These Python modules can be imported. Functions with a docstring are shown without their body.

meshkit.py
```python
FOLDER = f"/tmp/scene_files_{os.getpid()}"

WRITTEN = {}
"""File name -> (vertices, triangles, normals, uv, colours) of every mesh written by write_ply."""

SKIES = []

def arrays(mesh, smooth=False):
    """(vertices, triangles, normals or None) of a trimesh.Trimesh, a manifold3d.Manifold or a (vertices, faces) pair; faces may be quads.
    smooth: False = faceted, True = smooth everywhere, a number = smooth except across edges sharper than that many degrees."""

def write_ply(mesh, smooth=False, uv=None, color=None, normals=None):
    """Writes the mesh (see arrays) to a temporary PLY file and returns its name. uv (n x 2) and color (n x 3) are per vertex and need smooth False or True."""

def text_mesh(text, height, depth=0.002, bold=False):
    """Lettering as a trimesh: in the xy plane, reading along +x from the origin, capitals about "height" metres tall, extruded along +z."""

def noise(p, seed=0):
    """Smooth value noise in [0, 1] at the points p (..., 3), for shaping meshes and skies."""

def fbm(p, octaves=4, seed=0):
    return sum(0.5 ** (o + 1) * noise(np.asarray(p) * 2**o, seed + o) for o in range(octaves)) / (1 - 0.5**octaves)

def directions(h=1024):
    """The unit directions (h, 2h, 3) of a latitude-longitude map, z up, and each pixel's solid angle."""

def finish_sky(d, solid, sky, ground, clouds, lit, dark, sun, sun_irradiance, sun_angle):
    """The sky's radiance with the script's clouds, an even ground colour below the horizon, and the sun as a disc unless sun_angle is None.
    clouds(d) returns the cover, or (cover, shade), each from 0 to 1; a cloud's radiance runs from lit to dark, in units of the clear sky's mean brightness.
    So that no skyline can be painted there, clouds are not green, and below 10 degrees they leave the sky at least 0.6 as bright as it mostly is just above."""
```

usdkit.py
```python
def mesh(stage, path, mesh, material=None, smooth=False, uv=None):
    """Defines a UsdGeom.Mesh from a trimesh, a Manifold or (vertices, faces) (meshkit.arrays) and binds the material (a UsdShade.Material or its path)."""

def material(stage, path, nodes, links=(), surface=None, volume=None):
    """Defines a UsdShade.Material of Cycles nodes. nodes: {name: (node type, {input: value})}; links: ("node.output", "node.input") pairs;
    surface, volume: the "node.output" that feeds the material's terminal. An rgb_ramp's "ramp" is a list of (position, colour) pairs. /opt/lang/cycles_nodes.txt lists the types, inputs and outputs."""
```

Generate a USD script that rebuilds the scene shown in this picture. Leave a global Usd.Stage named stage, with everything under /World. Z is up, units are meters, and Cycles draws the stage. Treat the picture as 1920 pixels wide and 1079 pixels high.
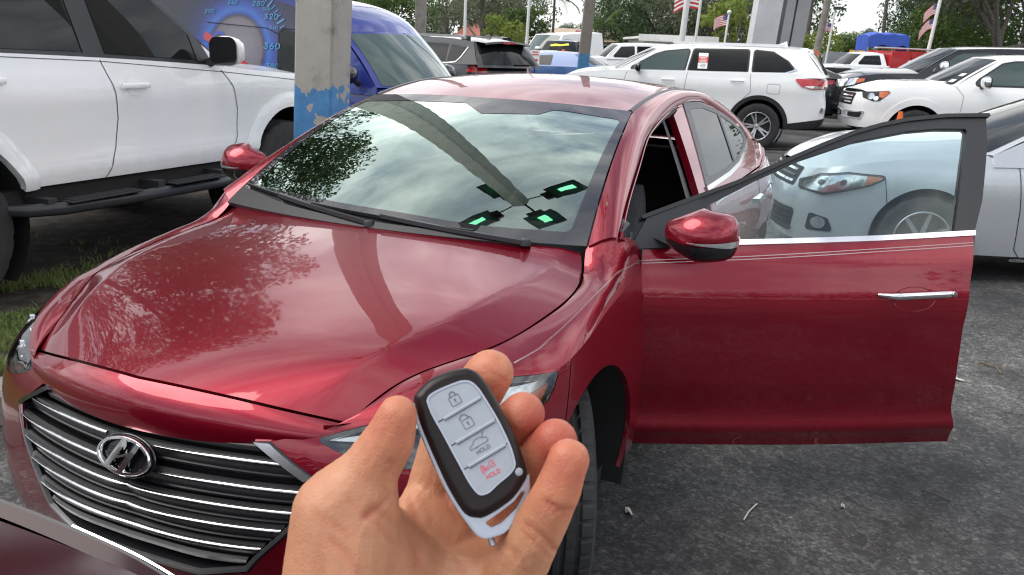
import math, random
import numpy as np, trimesh, usdkit, meshkit
import shapely, shapely.affinity as saff
from shapely.geometry import Polygon, LineString, Point, box as sbox, MultiPolygon
from scipy.interpolate import RectBivariateSpline, PchipInterpolator, CubicSpline
from scipy.spatial import Delaunay
import manifold3d as m3
from pxr import Usd, UsdGeom, UsdLux, UsdShade, Gf, Sdf, Vt

stage = Usd.Stage.CreateInMemory()
UsdGeom.SetStageUpAxis(stage, 'Z')
UsdGeom.Xform.Define(stage, '/World')
# ---------------------------------------------------------------- camera
CAM = np.array([2.308, 1.627, 1.574]); YAW, PITCH, ROLL, FPX = 3.55793, -.259611, .03967, 1706.37
_f = np.array([math.cos(YAW)*math.cos(PITCH), math.sin(YAW)*math.cos(PITCH), math.sin(PITCH)])
_r = np.cross(_f, [0, 0, 1]); _r /= np.linalg.norm(_r); _u = np.cross(_r, _f)
_c, _s = math.cos(ROLL), math.sin(ROLL)
C_R, C_U, C_F = _c*_r+_s*_u, -_s*_r+_c*_u, _f
cam = UsdGeom.Camera.Define(stage, '/World/camera')
mt = Gf.Matrix4d(*C_R, 0, *C_U, 0, *(-C_F), 0, *CAM, 1)
cam.AddTransformOp().Set(mt)
cam.CreateHorizontalApertureAttr(36.0); cam.CreateVerticalApertureAttr(36.0*1079/1920)
cam.CreateFocalLengthAttr(FPX/1920*36.0)
cam.CreateClippingRangeAttr((0.03, 5000.0))
cam.CreateFStopAttr(40.0); cam.CreateFocusDistanceAttr(.9)
cam.CreateExposureAttr(0.78)
# ---------------------------------------------------------------- sky and sun (bright broken cloud)
SUN_EL, SUN_AZ = math.radians(54), math.radians(148)     # towards the sun: rotation = atan2(x, y)
SKY_STRENGTH = .1
dome = UsdLux.DomeLight.Define(stage, '/World/sky')
dome.GetPrim().SetCustomDataByKey('kind', 'structure')
skym = usdkit.material(stage, '/World/Looks/sky_look', {
    'sky': ('sky_texture', dict(sky_type='single_scattering', sun_disc=False, sun_elevation=SUN_EL, sun_rotation=SUN_AZ, altitude=5.0, air_density=1.0, aerosol_density=1.6)),
    'tc': ('texture_coordinate', {}),
    'mp': ('mapping', dict(mapping_type='point', scale=(1.0, 1.0, 1.9), location=(3.1, 1.7, 0.4))),
    'n1': ('noise_texture', dict(scale=2.1, detail=8.0, roughness=.58, distortion=.5)),
    'n2': ('noise_texture', dict(scale=3.0, detail=7.0, roughness=.55, distortion=.3)),
    'cov': ('rgb_ramp', dict(ramp=[(0, (.15, .15, .15)), (.40, (.25, .25, .25)), (.50, (.78, .78, .78)), (.58, (1, 1, 1)), (1, (1, 1, 1))])),
    'shade': ('rgb_ramp', dict(ramp=[(0, (4.2, 4.5, 5.0)), (.38, (5.4, 5.7, 6.2)), (.50, (8.4, 8.6, 8.9)), (.60, (12.5, 12.4, 12.2)), (1, (14.5, 14.3, 14.0))])),
    'mix': ('mix_color', dict(blend_type='mix', use_clamp=False)),
    'bg': ('background_shader', dict(strength=SKY_STRENGTH)),
}, [('tc.generated', 'mp.vector'), ('mp.vector', 'n1.vector'), ('mp.vector', 'n2.vector'), ('n1.fac', 'cov.fac'), ('n2.fac', 'shade.fac'),
    ('cov.color', 'mix.fac'), ('sky.color', 'mix.a'), ('shade.color', 'mix.b'), ('mix.result', 'bg.color')], surface='bg.background')
UsdShade.MaterialBindingAPI.Apply(dome.GetPrim()).Bind(skym)
sun = UsdLux.DistantLight.Define(stage, '/World/sun')
sun.CreateNormalizeAttr(True); sun.CreateIntensityAttr(.42); sun.CreateAngleAttr(48.0); sun.CreateColorAttr(Gf.Vec3f(1, .95, .88))
_sd = Gf.Vec3d(math.sin(SUN_AZ)*math.cos(SUN_EL), math.cos(SUN_AZ)*math.cos(SUN_EL), math.sin(SUN_EL))
sun.AddTransformOp().Set(Gf.Matrix4d(Gf.Rotation(Gf.Vec3d(0, 0, 1), _sd), Gf.Vec3d(0, 0, 0)))
# ---------------------------------------------------------------- materials
L = '/World/Looks/'
_mats = {}
def look(name, nodes, links=(), surface='p.BSDF', **k):
    m = usdkit.material(stage, L+name, nodes, list(links), surface=surface, **k); _mats[name] = m; return m
def plain(name, col, rough=.5, metal=0., var=0., vs=8., coat=0., bump=0., bs=80., bd=.002, coord='object', rvar=0., **extra):
    col = np.array(col, float)
    n = {'p': ('principled_bsdf', dict(base_color=col, roughness=rough, metallic=metal, coat_weight=coat, coat_roughness=.02, **extra))}; l = []
    if var or bump or rvar:
        n['tc'] = ('texture_coordinate', {})
    if var:
        n['n'] = ('noise_texture', dict(scale=vs, detail=5.0, roughness=.6)); n['r'] = ('rgb_ramp', dict(ramp=[(.25, np.clip(col*(1-var), 0, 1)), (.75, np.clip(col*(1+var), 0, 1))]))
        l += [('tc.'+coord, 'n.vector'), ('n.fac', 'r.fac'), ('r.color', 'p.base_color')]
    if rvar:
        n['rn'] = ('noise_texture', dict(scale=vs*2.3, detail=4.0)); n['rm'] = ('map_range', dict(from_min=.3, from_max=.7, to_min=max(0, rough-rvar), to_max=rough+rvar))
        l += [('tc.'+coord, 'rn.vector'), ('rn.fac', 'rm.value'), ('rm.result', 'p.roughness')]
    if bump:
        n['bn'] = ('noise_texture', dict(scale=bs, detail=4.0)); n['b'] = ('bump', dict(strength=bump, distance=bd))
        l += [('tc.'+coord, 'bn.vector'), ('bn.fac', 'b.height'), ('b.normal', 'p.normal')]
    return look(name, n, l)
def paint(name, col, metal=.0, rough=.32, dust=.04, spec=.25):
    col = np.array(col, float)
    return look(name, {'tc': ('texture_coordinate', {}), 'n': ('noise_texture', dict(scale=3.0, detail=6.0, roughness=.65)),
        'r': ('rgb_ramp', dict(ramp=[(.3, col*(1-dust)), (.7, np.clip(col*(1+dust), 0, 1))])), 'rr': ('map_range', dict(from_min=.35, from_max=.75, to_min=.015, to_max=.05)),
        'p': ('principled_bsdf', dict(base_color=col, metallic=metal, roughness=rough, specular_ior_level=spec, coat_weight=1.0, coat_roughness=.02, coat_ior=1.5))},
        [('tc.object', 'n.vector'), ('n.fac', 'r.fac'), ('r.color', 'p.base_color'), ('n.fac', 'rr.value'), ('rr.result', 'p.coat_roughness')])
def pane(name, tint, refl=1.9, rcol=(.9, 1, .95)):
    return look(name, {'t': ('transparent_bsdf', dict(color=tint)), 'g': ('glossy_bsdf', dict(color=rcol, roughness=0.0)), 'f': ('fresnel', dict(IOR=1.5)),
        'm': ('math', dict(math_type='multiply', value2=refl, use_clamp=True)), 'p': ('mix_closure', {})},
        [('f.fac', 'm.value1'), ('m.value', 'p.fac'), ('t.BSDF', 'p.closure1'), ('g.BSDF', 'p.closure2')], surface='p.closure')
RED = paint('red_paint', (.215, .0026, .0150), metal=.80, rough=.31, spec=.3)
MAROON = plain('maroon_paint', (.020, .0022, .004), .12, var=.1, vs=5, specular_ior_level=.22)
WHITE = paint('white_paint', (.80, .81, .81), dust=.015)
SILVER = paint('silver_paint', (.48, .50, .53), metal=.45, rough=.35)
BLACK = paint('black_paint', (.008, .008, .010))
BLUE = paint('blue_paint', (.018, .030, .19), metal=.1)
STEELB = paint('steel_blue_paint', (.05, .11, .27), metal=.2)
NAVY = paint('navy_paint', (.010, .016, .09))
GREYP = paint('grey_paint', (.22, .23, .25), metal=.3)
TRUCKRED = paint('truck_red_paint', (.45, .03, .035))
YELLOWP = plain('yellow_paint', (.62, .40, .03), .5, var=.2, vs=6)
CLEAR = pane('clear_glass', (.70, .86, .88), 1.6, (.92, 1, .98))
SHIELD = pane('windshield_glass', (.66, .78, .73), 4.6, (.80, .96, .88))
PRIV = plain('privacy_glass', (.006, .009, .008), .0, specular_ior_level=.22)
TINT = plain('tinted_glass', (.004, .005, .005), .0, specular_ior_level=.34)
TINTG = plain('green_tinted_glass', (.045, .07, .065), .0, specular_ior_level=.7)
LENS = pane('lamp_lens', (.93, .95, .95), 1.6, (1, 1, 1))
PLASTIC = plain('black_plastic', (.014, .014, .016), .42, var=.25, vs=40)
GLOSSB = plain('gloss_black', (.006, .006, .007), .06, coat=.6)
SATIN = plain('satin_black', (.020, .020, .024), .35)
RUBBER = plain('tyre_rubber', (.017, .017, .018), .72, var=.35, vs=14, bump=.25, bs=120)
CHROME = plain('chrome', (.80, .80, .82), .06, metal=1.0)
BRUSHED = plain('worn_chrome', (.42, .42, .43), .22, metal=1.0, var=.3, vs=60, rvar=.08)
ALLOY = plain('alloy', (.55, .56, .58), .28, metal=.9)
DARKM = plain('dark_metal', (.05, .05, .055), .45, metal=.6)
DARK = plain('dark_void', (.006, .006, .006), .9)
SEAM = plain('panel_gap', (.008, .007, .007), .8)
FABRIC = plain('seat_fabric', (.075, .075, .08), .85, var=.3, vs=60, bump=.3, bs=300)
TRIMG = plain('grey_trim', (.15, .15, .155), .55)
SATCHR = plain('satin_chrome', (.72, .73, .75), .30, metal=1.0)
PINS = plain('pinstripe_grey', (.42, .34, .34), .4)
LAMPRED = plain('red_lamp', (.45, .012, .014), .12, coat=1.0)
AMBER = plain('amber_lamp', (.62, .13, .02), .15, coat=1.0)
LAMPW = plain('lamp_reflector', (.62, .64, .66), .12, metal=.85, var=.35, vs=25)
PAPERW = plain('white_print', (.78, .78, .77), .6)
PAPERR = plain('red_print', (.62, .05, .05), .6)
ORANGE = plain('orange_plastic', (.72, .13, .02), .5, var=.15)
# ---------------------------------------------------------------- writing the scene
_taken = {}
def numbered(parent, name):
    k = (str(parent), name); n = _taken.get(k, 0); _taken[k] = n+1
    return name if n == 0 else '%s_%03d' % (name, n)
def tag(prim, label=None, cat=None, group=None, kind=None):
    for k, v in (('label', label), ('category', cat), ('group', group), ('kind', kind)):
        if v: prim.SetCustomDataByKey(k, v)
    return prim
def thing(name, label, cat, loc=(0, 0, 0), rz=0., group=None, M4=None):
    x = UsdGeom.Xform.Define(stage, '/World/'+numbered('/World', name))
    if M4 is not None: x.AddTransformOp().Set(Gf.Matrix4d(*np.asarray(M4, float).T.ravel()))
    else:
        x.AddTranslateOp().Set(Gf.Vec3d(*map(float, loc))); x.AddRotateZOp().Set(float(rz))
    return tag(x.GetPrim(), label, cat, group)
def cat_meshes(ms):
    ms = [m for m in ms if m is not None]
    if len(ms) == 1: return ms[0]
    return trimesh.util.concatenate([trimesh.Trimesh(*meshkit.arrays(m)[:2], process=False) if not isinstance(m, trimesh.Trimesh) else m for m in ms])
def part(parent, name, mesh, mat, smooth=40, label=None):
    p = parent.GetPath() if hasattr(parent, 'GetPath') else parent
    if isinstance(mesh, list): mesh = cat_meshes(mesh)
    m = usdkit.mesh(stage, '%s/%s' % (p, numbered(p, name)), mesh, mat, smooth=smooth)
    if label: m.GetPrim().SetCustomDataByKey('label', label)
    return m.GetPrim()
def solo(name, mesh, mat, label, cat, smooth=40, group=None):
    return tag(part('/World', name, mesh, mat, smooth), label, cat, group)
def ground_part(name, mesh, mat, smooth=False, kind='structure'):
    return tag(part('/World', name, mesh, mat, smooth), kind=kind)
def copy_of(src, name, label, cat, loc, rz=0., group=None, scale=1.0):
    x = UsdGeom.Xform.Define(stage, '/World/'+numbered('/World', name))
    x.AddTranslateOp().Set(Gf.Vec3d(*map(float, loc))); x.AddRotateZOp().Set(float(rz)); x.AddScaleOp().Set(Gf.Vec3f(*(np.ones(3)*scale).tolist()))
    x.GetPrim().GetReferences().AddInternalReference(src); x.GetPrim().SetInstanceable(True)
    return tag(x.GetPrim(), label, cat, group)
_classes = {}
def klass(name, build):
    """A class prim whose children are parts; things refer to it."""
    if name not in _classes:
        p = '/Class_'+name; pr = stage.CreateClassPrim(p); build(pr); _classes[name] = p
    return _classes[name]
# ---------------------------------------------------------------- mesh helpers
def loft(P, closed=False, caps=False):
    """Grid of rows (n, m, 3) -> mesh."""
    P = np.asarray(P, float); n, m = P.shape[:2]; F = []
    mm = m if closed else m-1
    i, j = np.meshgrid(np.arange(n-1), np.arange(mm), indexing='ij'); i = i.ravel(); j = j.ravel(); k = (j+1) % m
    F = np.stack([i*m+j, i*m+k, (i+1)*m+k, (i+1)*m+j], 1)
    V = P.reshape(-1, 3); T = np.vstack([F[:, [0, 1, 2]], F[:, [0, 2, 3]]])
    if caps and closed:
        c0, c1 = len(V), len(V)+1; V = np.vstack([V, P[0].mean(0), P[-1].mean(0)]); a = np.arange(m); b = (a+1) % m
        T = np.vstack([T, np.stack([0*a+c0, b, a], 1), np.stack([0*a+c1, (n-1)*m+a, (n-1)*m+b], 1)])
    return trimesh.Trimesh(V, T, process=False)
def tube(pts, r, n=8, caps=True):
    pts = np.asarray(pts, float); r = np.ones(len(pts))*r if np.ndim(r) == 0 else np.asarray(r, float)
    T = np.gradient(pts, axis=0); T /= np.linalg.norm(T, axis=1, keepdims=True)
    ref = np.array([0, 0, 1.]) if abs(T[:, 2]).mean() < .8 else np.array([1., 0, 0])
    A = np.cross(T, ref); A /= np.linalg.norm(A, axis=1, keepdims=True); B = np.cross(T, A)
    a = np.linspace(0, 2*np.pi, n, endpoint=False)
    return loft(pts[:, None]+r[:, None, None]*(np.cos(a)[None, :, None]*A[:, None]+np.sin(a)[None, :, None]*B[:, None]), True, caps)
def bx(x0, x1, y0, y1, z0, z1, r=0.):
    if r <= 0:
        m = trimesh.creation.box((x1-x0, y1-y0, z1-z0)); m.apply_translation(((x0+x1)/2, (y0+y1)/2, (z0+z1)/2)); return m
    P = [(x, y, z) for x in (x0, x1) for y in (y0, y1) for z in (z0, z1)]; Q = []
    c = np.array([(x0+x1)/2, (y0+y1)/2, (z0+z1)/2])
    for p in P:
        s = np.sign(c-np.array(p))*r
        for d in ((1, .3, .3), (.3, 1, .3), (.3, .3, 1)):
            Q.append(np.array(p)+s*(1-np.array(d)) if False else np.array(p)+s*np.array(d)*np.array([1, 1, 1]))
    return trimesh.convex.convex_hull(np.array(Q))
def xf(m, M):
    m = m.copy(); m.apply_transform(M); return m
def mv(m, x=0, y=0, z=0): m = m.copy(); m.apply_translation((x, y, z)); return m
def rot(deg, ax, pt=(0, 0, 0)): return trimesh.transformations.rotation_matrix(np.radians(deg), ax, pt)
def frame(o, X, Y, Z):
    M = np.eye(4); M[:3, 0], M[:3, 1], M[:3, 2], M[:3, 3] = X, Y, Z, o; return M
def lathe(prof, n=48, axis='z'):
    prof = np.asarray(prof, float); a = np.linspace(0, 2*np.pi, n, endpoint=False)
    P = np.stack([prof[:, 0, None]*np.cos(a), prof[:, 0, None]*np.sin(a), np.broadcast_to(prof[:, 1, None], (len(prof), n))], -1)
    m = loft(P, True)
    if axis == 'y': m.apply_transform(rot(-90, (1, 0, 0)))
    return m
def extr(poly, h, z=0.):
    gs = getattr(poly, 'geoms', [poly])
    m = trimesh.util.concatenate([trimesh.creation.extrude_polygon(g, h, engine='earcut') for g in gs if g.area > 1e-9]); m.apply_translation((0, 0, z)); return m
def ring_pts(c, h):
    c = np.asarray(c.coords)[:-1]; out = []
    for a, b in zip(c, np.roll(c, -1, 0)):
        k = max(1, int(math.ceil(np.linalg.norm(b-a)/h)))
        out.append(a+(b-a)*np.linspace(0, 1, k, endpoint=False)[:, None])
    return np.vstack(out)
def patch(poly, func, h=.05, off=0., flange=0., out=None, aspect=1.0):
    """A sheet over a polygon of the parameter plane; func maps (n,2) to points. flange folds its rim inwards."""
    if hasattr(poly, 'geoms'): return trimesh.util.concatenate([patch(g, func, h, off, flange, out, aspect) for g in poly.geoms if g.area > 1e-7])
    P2 = saff.scale(poly, aspect, 1, origin=(0, 0)) if aspect != 1 else poly
    rings = [ring_pts(P2.exterior, h)]+[ring_pts(i, h) for i in P2.interiors]
    x0, y0, x1, y1 = P2.bounds
    g = np.stack(np.meshgrid(np.arange(x0+h/2, x1, h), np.arange(y0+h/2, y1, h)), -1).reshape(-1, 2)
    if len(g):
        inner = P2.buffer(-.45*h); g = g[shapely.contains_xy(inner, g[:, 0], g[:, 1])] if not inner.is_empty else g[:0]
    Q = np.vstack(rings+[g]); rng = np.random.default_rng(1)
    T = Delaunay(Q+rng.normal(0, h*1e-4, Q.shape)).simplices
    c = Q[T].mean(1); T = T[shapely.contains_xy(P2, c[:, 0], c[:, 1])]
    a = Q[T]; ar = np.abs((a[:, 1, 0]-a[:, 0, 0])*(a[:, 2, 1]-a[:, 0, 1])-(a[:, 1, 1]-a[:, 0, 1])*(a[:, 2, 0]-a[:, 0, 0])); T = T[ar > 1e-5*h*h]
    a = Q[T]; sgn = ((a[:, 1, 0]-a[:, 0, 0])*(a[:, 2, 1]-a[:, 0, 1])-(a[:, 1, 1]-a[:, 0, 1])*(a[:, 2, 0]-a[:, 0, 0])) < 0; T[sgn] = T[sgn][:, ::-1]
    S = Q/np.array([aspect, 1]); e = h*.02
    def nrm(S):
        n = np.cross(func(S+[e, 0])-func(S-[e, 0]), func(S+[0, e])-func(S-[0, e])); return n/np.maximum(np.linalg.norm(n, axis=1, keepdims=True), 1e-12)
    V = func(S)
    flip = False
    if off or flange or out is not None:
        N = nrm(S)
        if out is not None and (N.mean(0)@np.asarray(out)) < 0: N = -N; flip = True
        V = V+off*N
    if flip: T = T[:, ::-1]
    if flange:
        k0 = 0; Vs = [V]; Ts = [T]; nv = len(V)
        for r in rings:
            m = len(r); i = np.arange(m); j = (i+1) % m
            B = V[k0:k0+m]-flange*N[k0:k0+m]; rim = np.vstack([V[k0:k0+m], B])
            Vs.append(rim); q = np.stack([nv+i, nv+j, nv+m+j, nv+m+i], 1); Ts.append(np.vstack([q[:, [0, 1, 2]], q[:, [0, 2, 3]]])); nv += 2*m; k0 += m
        V = np.vstack(Vs); T = np.vstack(Ts)
    return trimesh.Trimesh(V, T, process=False)
def rpoly(pts, r=0.):
    p = Polygon(pts)
    if not p.is_valid: p = p.buffer(0)
    return p.buffer(-r, join_style=1).buffer(r, join_style=1, quad_segs=5) if r else p
def strip(pts, w): return LineString(pts).buffer(w/2, cap_style=2, join_style=2)
def smoothline(pts, n=24):
    pts = np.asarray(pts, float); d = np.r_[0, np.cumsum(np.linalg.norm(np.diff(pts, axis=0), axis=1))]
    return PchipInterpolator(d/d[-1], pts)(np.linspace(0, 1, n))
def slab(poly, h, r=.002, steps=4):
    """A flat piece with rounded rims: poly in xy, from z=0 to z=h (convex outlines)."""
    L_ = []
    for t in np.linspace(0, np.pi/2, steps):
        q = np.asarray(poly.buffer(-r*(1-math.sin(t))).exterior.coords)[:-1]
        for z in (r*(1-math.cos(t)), h-r*(1-math.cos(t))): L_.append(np.column_stack([q, np.full(len(q), z)]))
    return trimesh.convex.convex_hull(np.vstack(L_))
# ================================================================ the red sedan
HP = '/World/red_sedan'
hero = thing('red_sedan', 'glossy red sedan with its driver door swung open, grille facing the viewer', 'car')
# -- surfaces of the body, in metres: x forward from the front axle, y to the driver's side, z up
AK = [0, .2, .35, .5, .65, .8, .9, 1.0]; ZL = [.16, .26, .36, .50, .60, .70, .80, .90]
SH = np.array([[(.76,0),(.75,.2),(.73,.35),(.68,.55),(.585,.725),(.35,.84),(0,.855),(-.51,.835)], [(.83,0),(.82,.2),(.79,.34),(.73,.545),(.62,.745),(.37,.855),(0,.875),(-.51,.853)], [(.865,0),(.855,.2),(.822,.335),(.745,.54),(.63,.75),(.37,.86),(0,.888),(-.51,.865)], [(.862,0),(.85,.2),(.80,.40),(.73,.57),(.62,.755),(.355,.865),(0,.895),(-.51,.872)], [(.85,0),(.835,.2),(.79,.40),(.725,.56),(.61,.745),(.335,.866),(0,.893),(-.51,.872)], [(.825,0),(.81,.2),(.765,.38),(.695,.53),(.575,.72),(.29,.860),(0,.885),(-.51,.866)], [(.74,0),(.725,.2),(.68,.38),(.57,.555),(.45,.69),(.215,.842),(0,.864),(-.51,.856)], [(.60,0),(.585,.2),(.55,.36),(.42,.53),(.30,.64),(.10,.80),(-.05,.84),(-.51,.838)]])
_fx = RectBivariateSpline(ZL, AK, SH[:, :, 0], kx=3, ky=3); _fy = RectBivariateSpline(ZL, AK, SH[:, :, 1], kx=3, ky=3)
def shell(q):
    q = np.atleast_2d(q); a = np.abs(q[:, 0]); sg = np.where(q[:, 0] < 0, -1, 1)
    return np.stack([_fx.ev(q[:, 1], a), sg*_fy.ev(q[:, 1], a), q[:, 1]], 1)
def curve(P):
    P = np.array(P, float); d = np.r_[0, np.cumsum(np.linalg.norm(np.diff(P, axis=0), axis=1))]; return CubicSpline(d/d[-1], P)
EC = np.array([(.673, .507, .718), (.61, .53, .752), (.53, .565, .785), (.40, .64, .812), (.28, .705, .832), (.10, .742, .855), (-.035, .755, .872), (-.17, .748, .89), (-.27, .722, .912), (-.34, .69, .957)])
ECf = curve(EC); CCf = curve([(.806, 0, .777), (.70, 0, .812), (.5, 0, .862), (.25, 0, .912), (0, 0, .95), (-.21, 0, .977)])
_hsc = PchipInterpolator([0, .2, .35, .57, .76, .93, 1], [.83, .825, .80, .81, .845, .90, .92]); _hzk = PchipInterpolator([0, .12, .3, .55, .8, 1], [.016, .030, .046, .050, .036, .014])
def hood(q):
    q = np.atleast_2d(q); t, b = q[:, 0], q[:, 1]; s = np.abs(b); E = ECf(t); Cn = CCf(t)
    x = Cn[:, 0]+(E[:, 0]-Cn[:, 0])*(.25*s+.75*s**2.2)
    sc = _hsc(np.clip(t, 0, 1)); zK = E[:, 2]+_hzk(np.clip(t, 0, 1)); a = Cn[:, 2]-(Cn[:, 2]-zK)*(s/sc)**2.1; b2 = E[:, 2]+(zK-E[:, 2])*(1-s)/(1-sc); k = .0016
    z = np.minimum(a, b2)-k*np.log1p(np.exp(-np.abs(a-b2)/k))
    return np.stack([x, b*E[:, 1], z], 1)
def nose(q):
    q = np.atleast_2d(q); b, v = q[:, 0], q[:, 1]; top = hood(np.stack([0*b, b], 1)); y = b*(.507*(1-v)+.372*v)
    G = np.stack([.843-.52*y**2, y, .660+.08*y**2], 1); P = top*(1-v)[:, None]+G*v[:, None]
    P[:, 0] += .018*4*v*(1-v); P[:, 2] += .006*4*v*(1-v); return P
WB0, WCC, WKB, WKT = .028, -.45, .125, .091
def wind(q):
    q = np.atleast_2d(q); u, v = q[:, 0], q[:, 1]
    B = np.stack([-.21-WKB*u*u, .709*u, .977-.003*u*u], 1); T = np.stack([-1.05-WKT*u*u, .582*u, 1.368-.022*u*u], 1)
    return B*(1-v)[:, None]+T*v[:, None]+np.array([.42, 0, .907])*(WB0*(1-WCC*u*u)*4*v*(1-v))[:, None]
def gy(z): z = np.asarray(z, float); return .835-.50*(z-.93)-.12*np.maximum(z-.93, 0)**2
_dpr = PchipInterpolator([.2, .27, .315, .36, .5, .66, .75, .80, .86, .93, .96, 1.2, 1.5], [-.085, -.05, -.022, -.028, .0, .022, .030, .026, .012, -.006, -.02, -.135, -.30])
TH = np.radians(59.5); HX, HY = -.515, .847
DN = np.array([np.sin(TH), np.cos(TH), 0]); DD = np.array([-np.cos(TH), np.sin(TH), 0])
def door(q):
    q = np.atleast_2d(q); u, z = q[:, 0], q[:, 1]; P = np.array([HX, HY, 0])+u[:, None]*DD+(_dpr(z)+.02*np.sin(np.pi*np.clip(u/1.15, 0, 1)))[:, None]*DN; P[:, 2] = z; return P
def sside(q):      # lower side, (x, z)
    q = np.atleast_2d(q); x, z = q[:, 0], q[:, 1]; t = np.clip((-2.75-x)/1.0, 0, 1)
    y = .852+_dpr(z)+.012*np.exp(-((x+2.7)/.5)**2)-.16*t**2.2
    return np.stack([x, y, z], 1)
def gside(q):      # upper side
    q = np.atleast_2d(q); x, z = q[:, 0], q[:, 1]; t = np.clip((-2.75-x)/1.0, 0, 1)
    return np.stack([x, gy(z)-.10*t**2, z], 1)
MIR = np.diag([1., -1, 1, 1])
def both(m): return [m, trimesh.Trimesh(m.vertices*[1, -1, 1], m.faces[:, ::-1], process=False)]
def flipy(m): return trimesh.Trimesh(m.vertices*[1, -1, 1], m.faces[:, ::-1], process=False)
# -- hood, nose, bumper
part(hero, 'hood', patch(sbox(.004, -.996, .992, .996), hood, .017, flange=.02, out=(0, 0, 1)), RED, 50)
part(hero, 'front_nose', patch(sbox(-.995, .03, .995, 1.0), nose, .04, flange=.02, out=(1, 0, .3)), RED, 50)
part(hero, 'hood_gap', patch(sbox(-1, -.03, 1, .06), nose, .04, off=-.012, out=(1, 0, .3)), SEAM, 50)
HEX = [(-.322, .678), (-.441, .600), (-.335, .365), (-.2, .330), (.2, .330), (.340, .362), (.418, .606), (.333, .678)]
HLP = [(.427, .691), (.515, .719), (.60, .757), (.67, .777), (.725, .784), (.804, .770), (.800, .735), (.791, .712), (.72, .662), (.62, .630), (.54, .640), (.484, .663)]
hexp = Polygon(HEX); hlp = rpoly(HLP, .006); hlm = saff.scale(hlp, -1, 1, origin=(0, 0))
def ztop(a): return np.interp(a, [0, .30, .333, .43, .515, .60, .67, .725, .804, .9, 1.0], [.680, .680, .684, .700, .722, .760, .780, .787, .775, .815, .875])
aa = np.linspace(.83, 0, 40)
ARCHC = (0.0, .33); ARCHR = .372
bump_poly = Polygon([(.83, .16), (0, .16)]+[(0, .672)]+[(.30, .674), (.333, .68)]+[(a, ztop(a)) for a in np.linspace(.36, .83, 24)])
# wheel arch in shell coordinates
def a_of(x, z):
    g = np.linspace(.7, 1.0, 200); xs = shell(np.column_stack([g, np.full(200, z)]))[:, 0]; return np.interp(-x, -xs, g)
arch = [(a_of(ARCHC[0]+ARCHR*np.cos(t), ARCHC[1]+ARCHR*np.sin(t)), ARCHC[1]+ARCHR*np.sin(t)) for t in np.linspace(np.pi*1.12, -.12*np.pi, 40)]
archp = Polygon(arch+[(arch[-1][0], .05), (arch[0][0], .05)]).buffer(0)
bl = bump_poly.difference(hexp.buffer(.004)).difference(hlp).difference(archp)
bp = patch(bl, shell, .022, flange=.006, out=(1, .4, 0), aspect=1.0)
part(hero, 'bumper_panel', bp, RED, 50); part(hero, 'bumper_panel', flipy(bp), RED, 50)
fend_poly = Polygon([(.832, .16)]+[(1.0, .26), (1.0, .875)]+[(a, ztop(a)) for a in np.linspace(1, .832, 12)]).difference(archp)
fs = patch(fend_poly, shell, .022, flange=.015, out=(0, 1, 0))
part(hero, 'fender', fs, RED, 50); part(hero, 'fender', flipy(fs), RED, 50)
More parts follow.
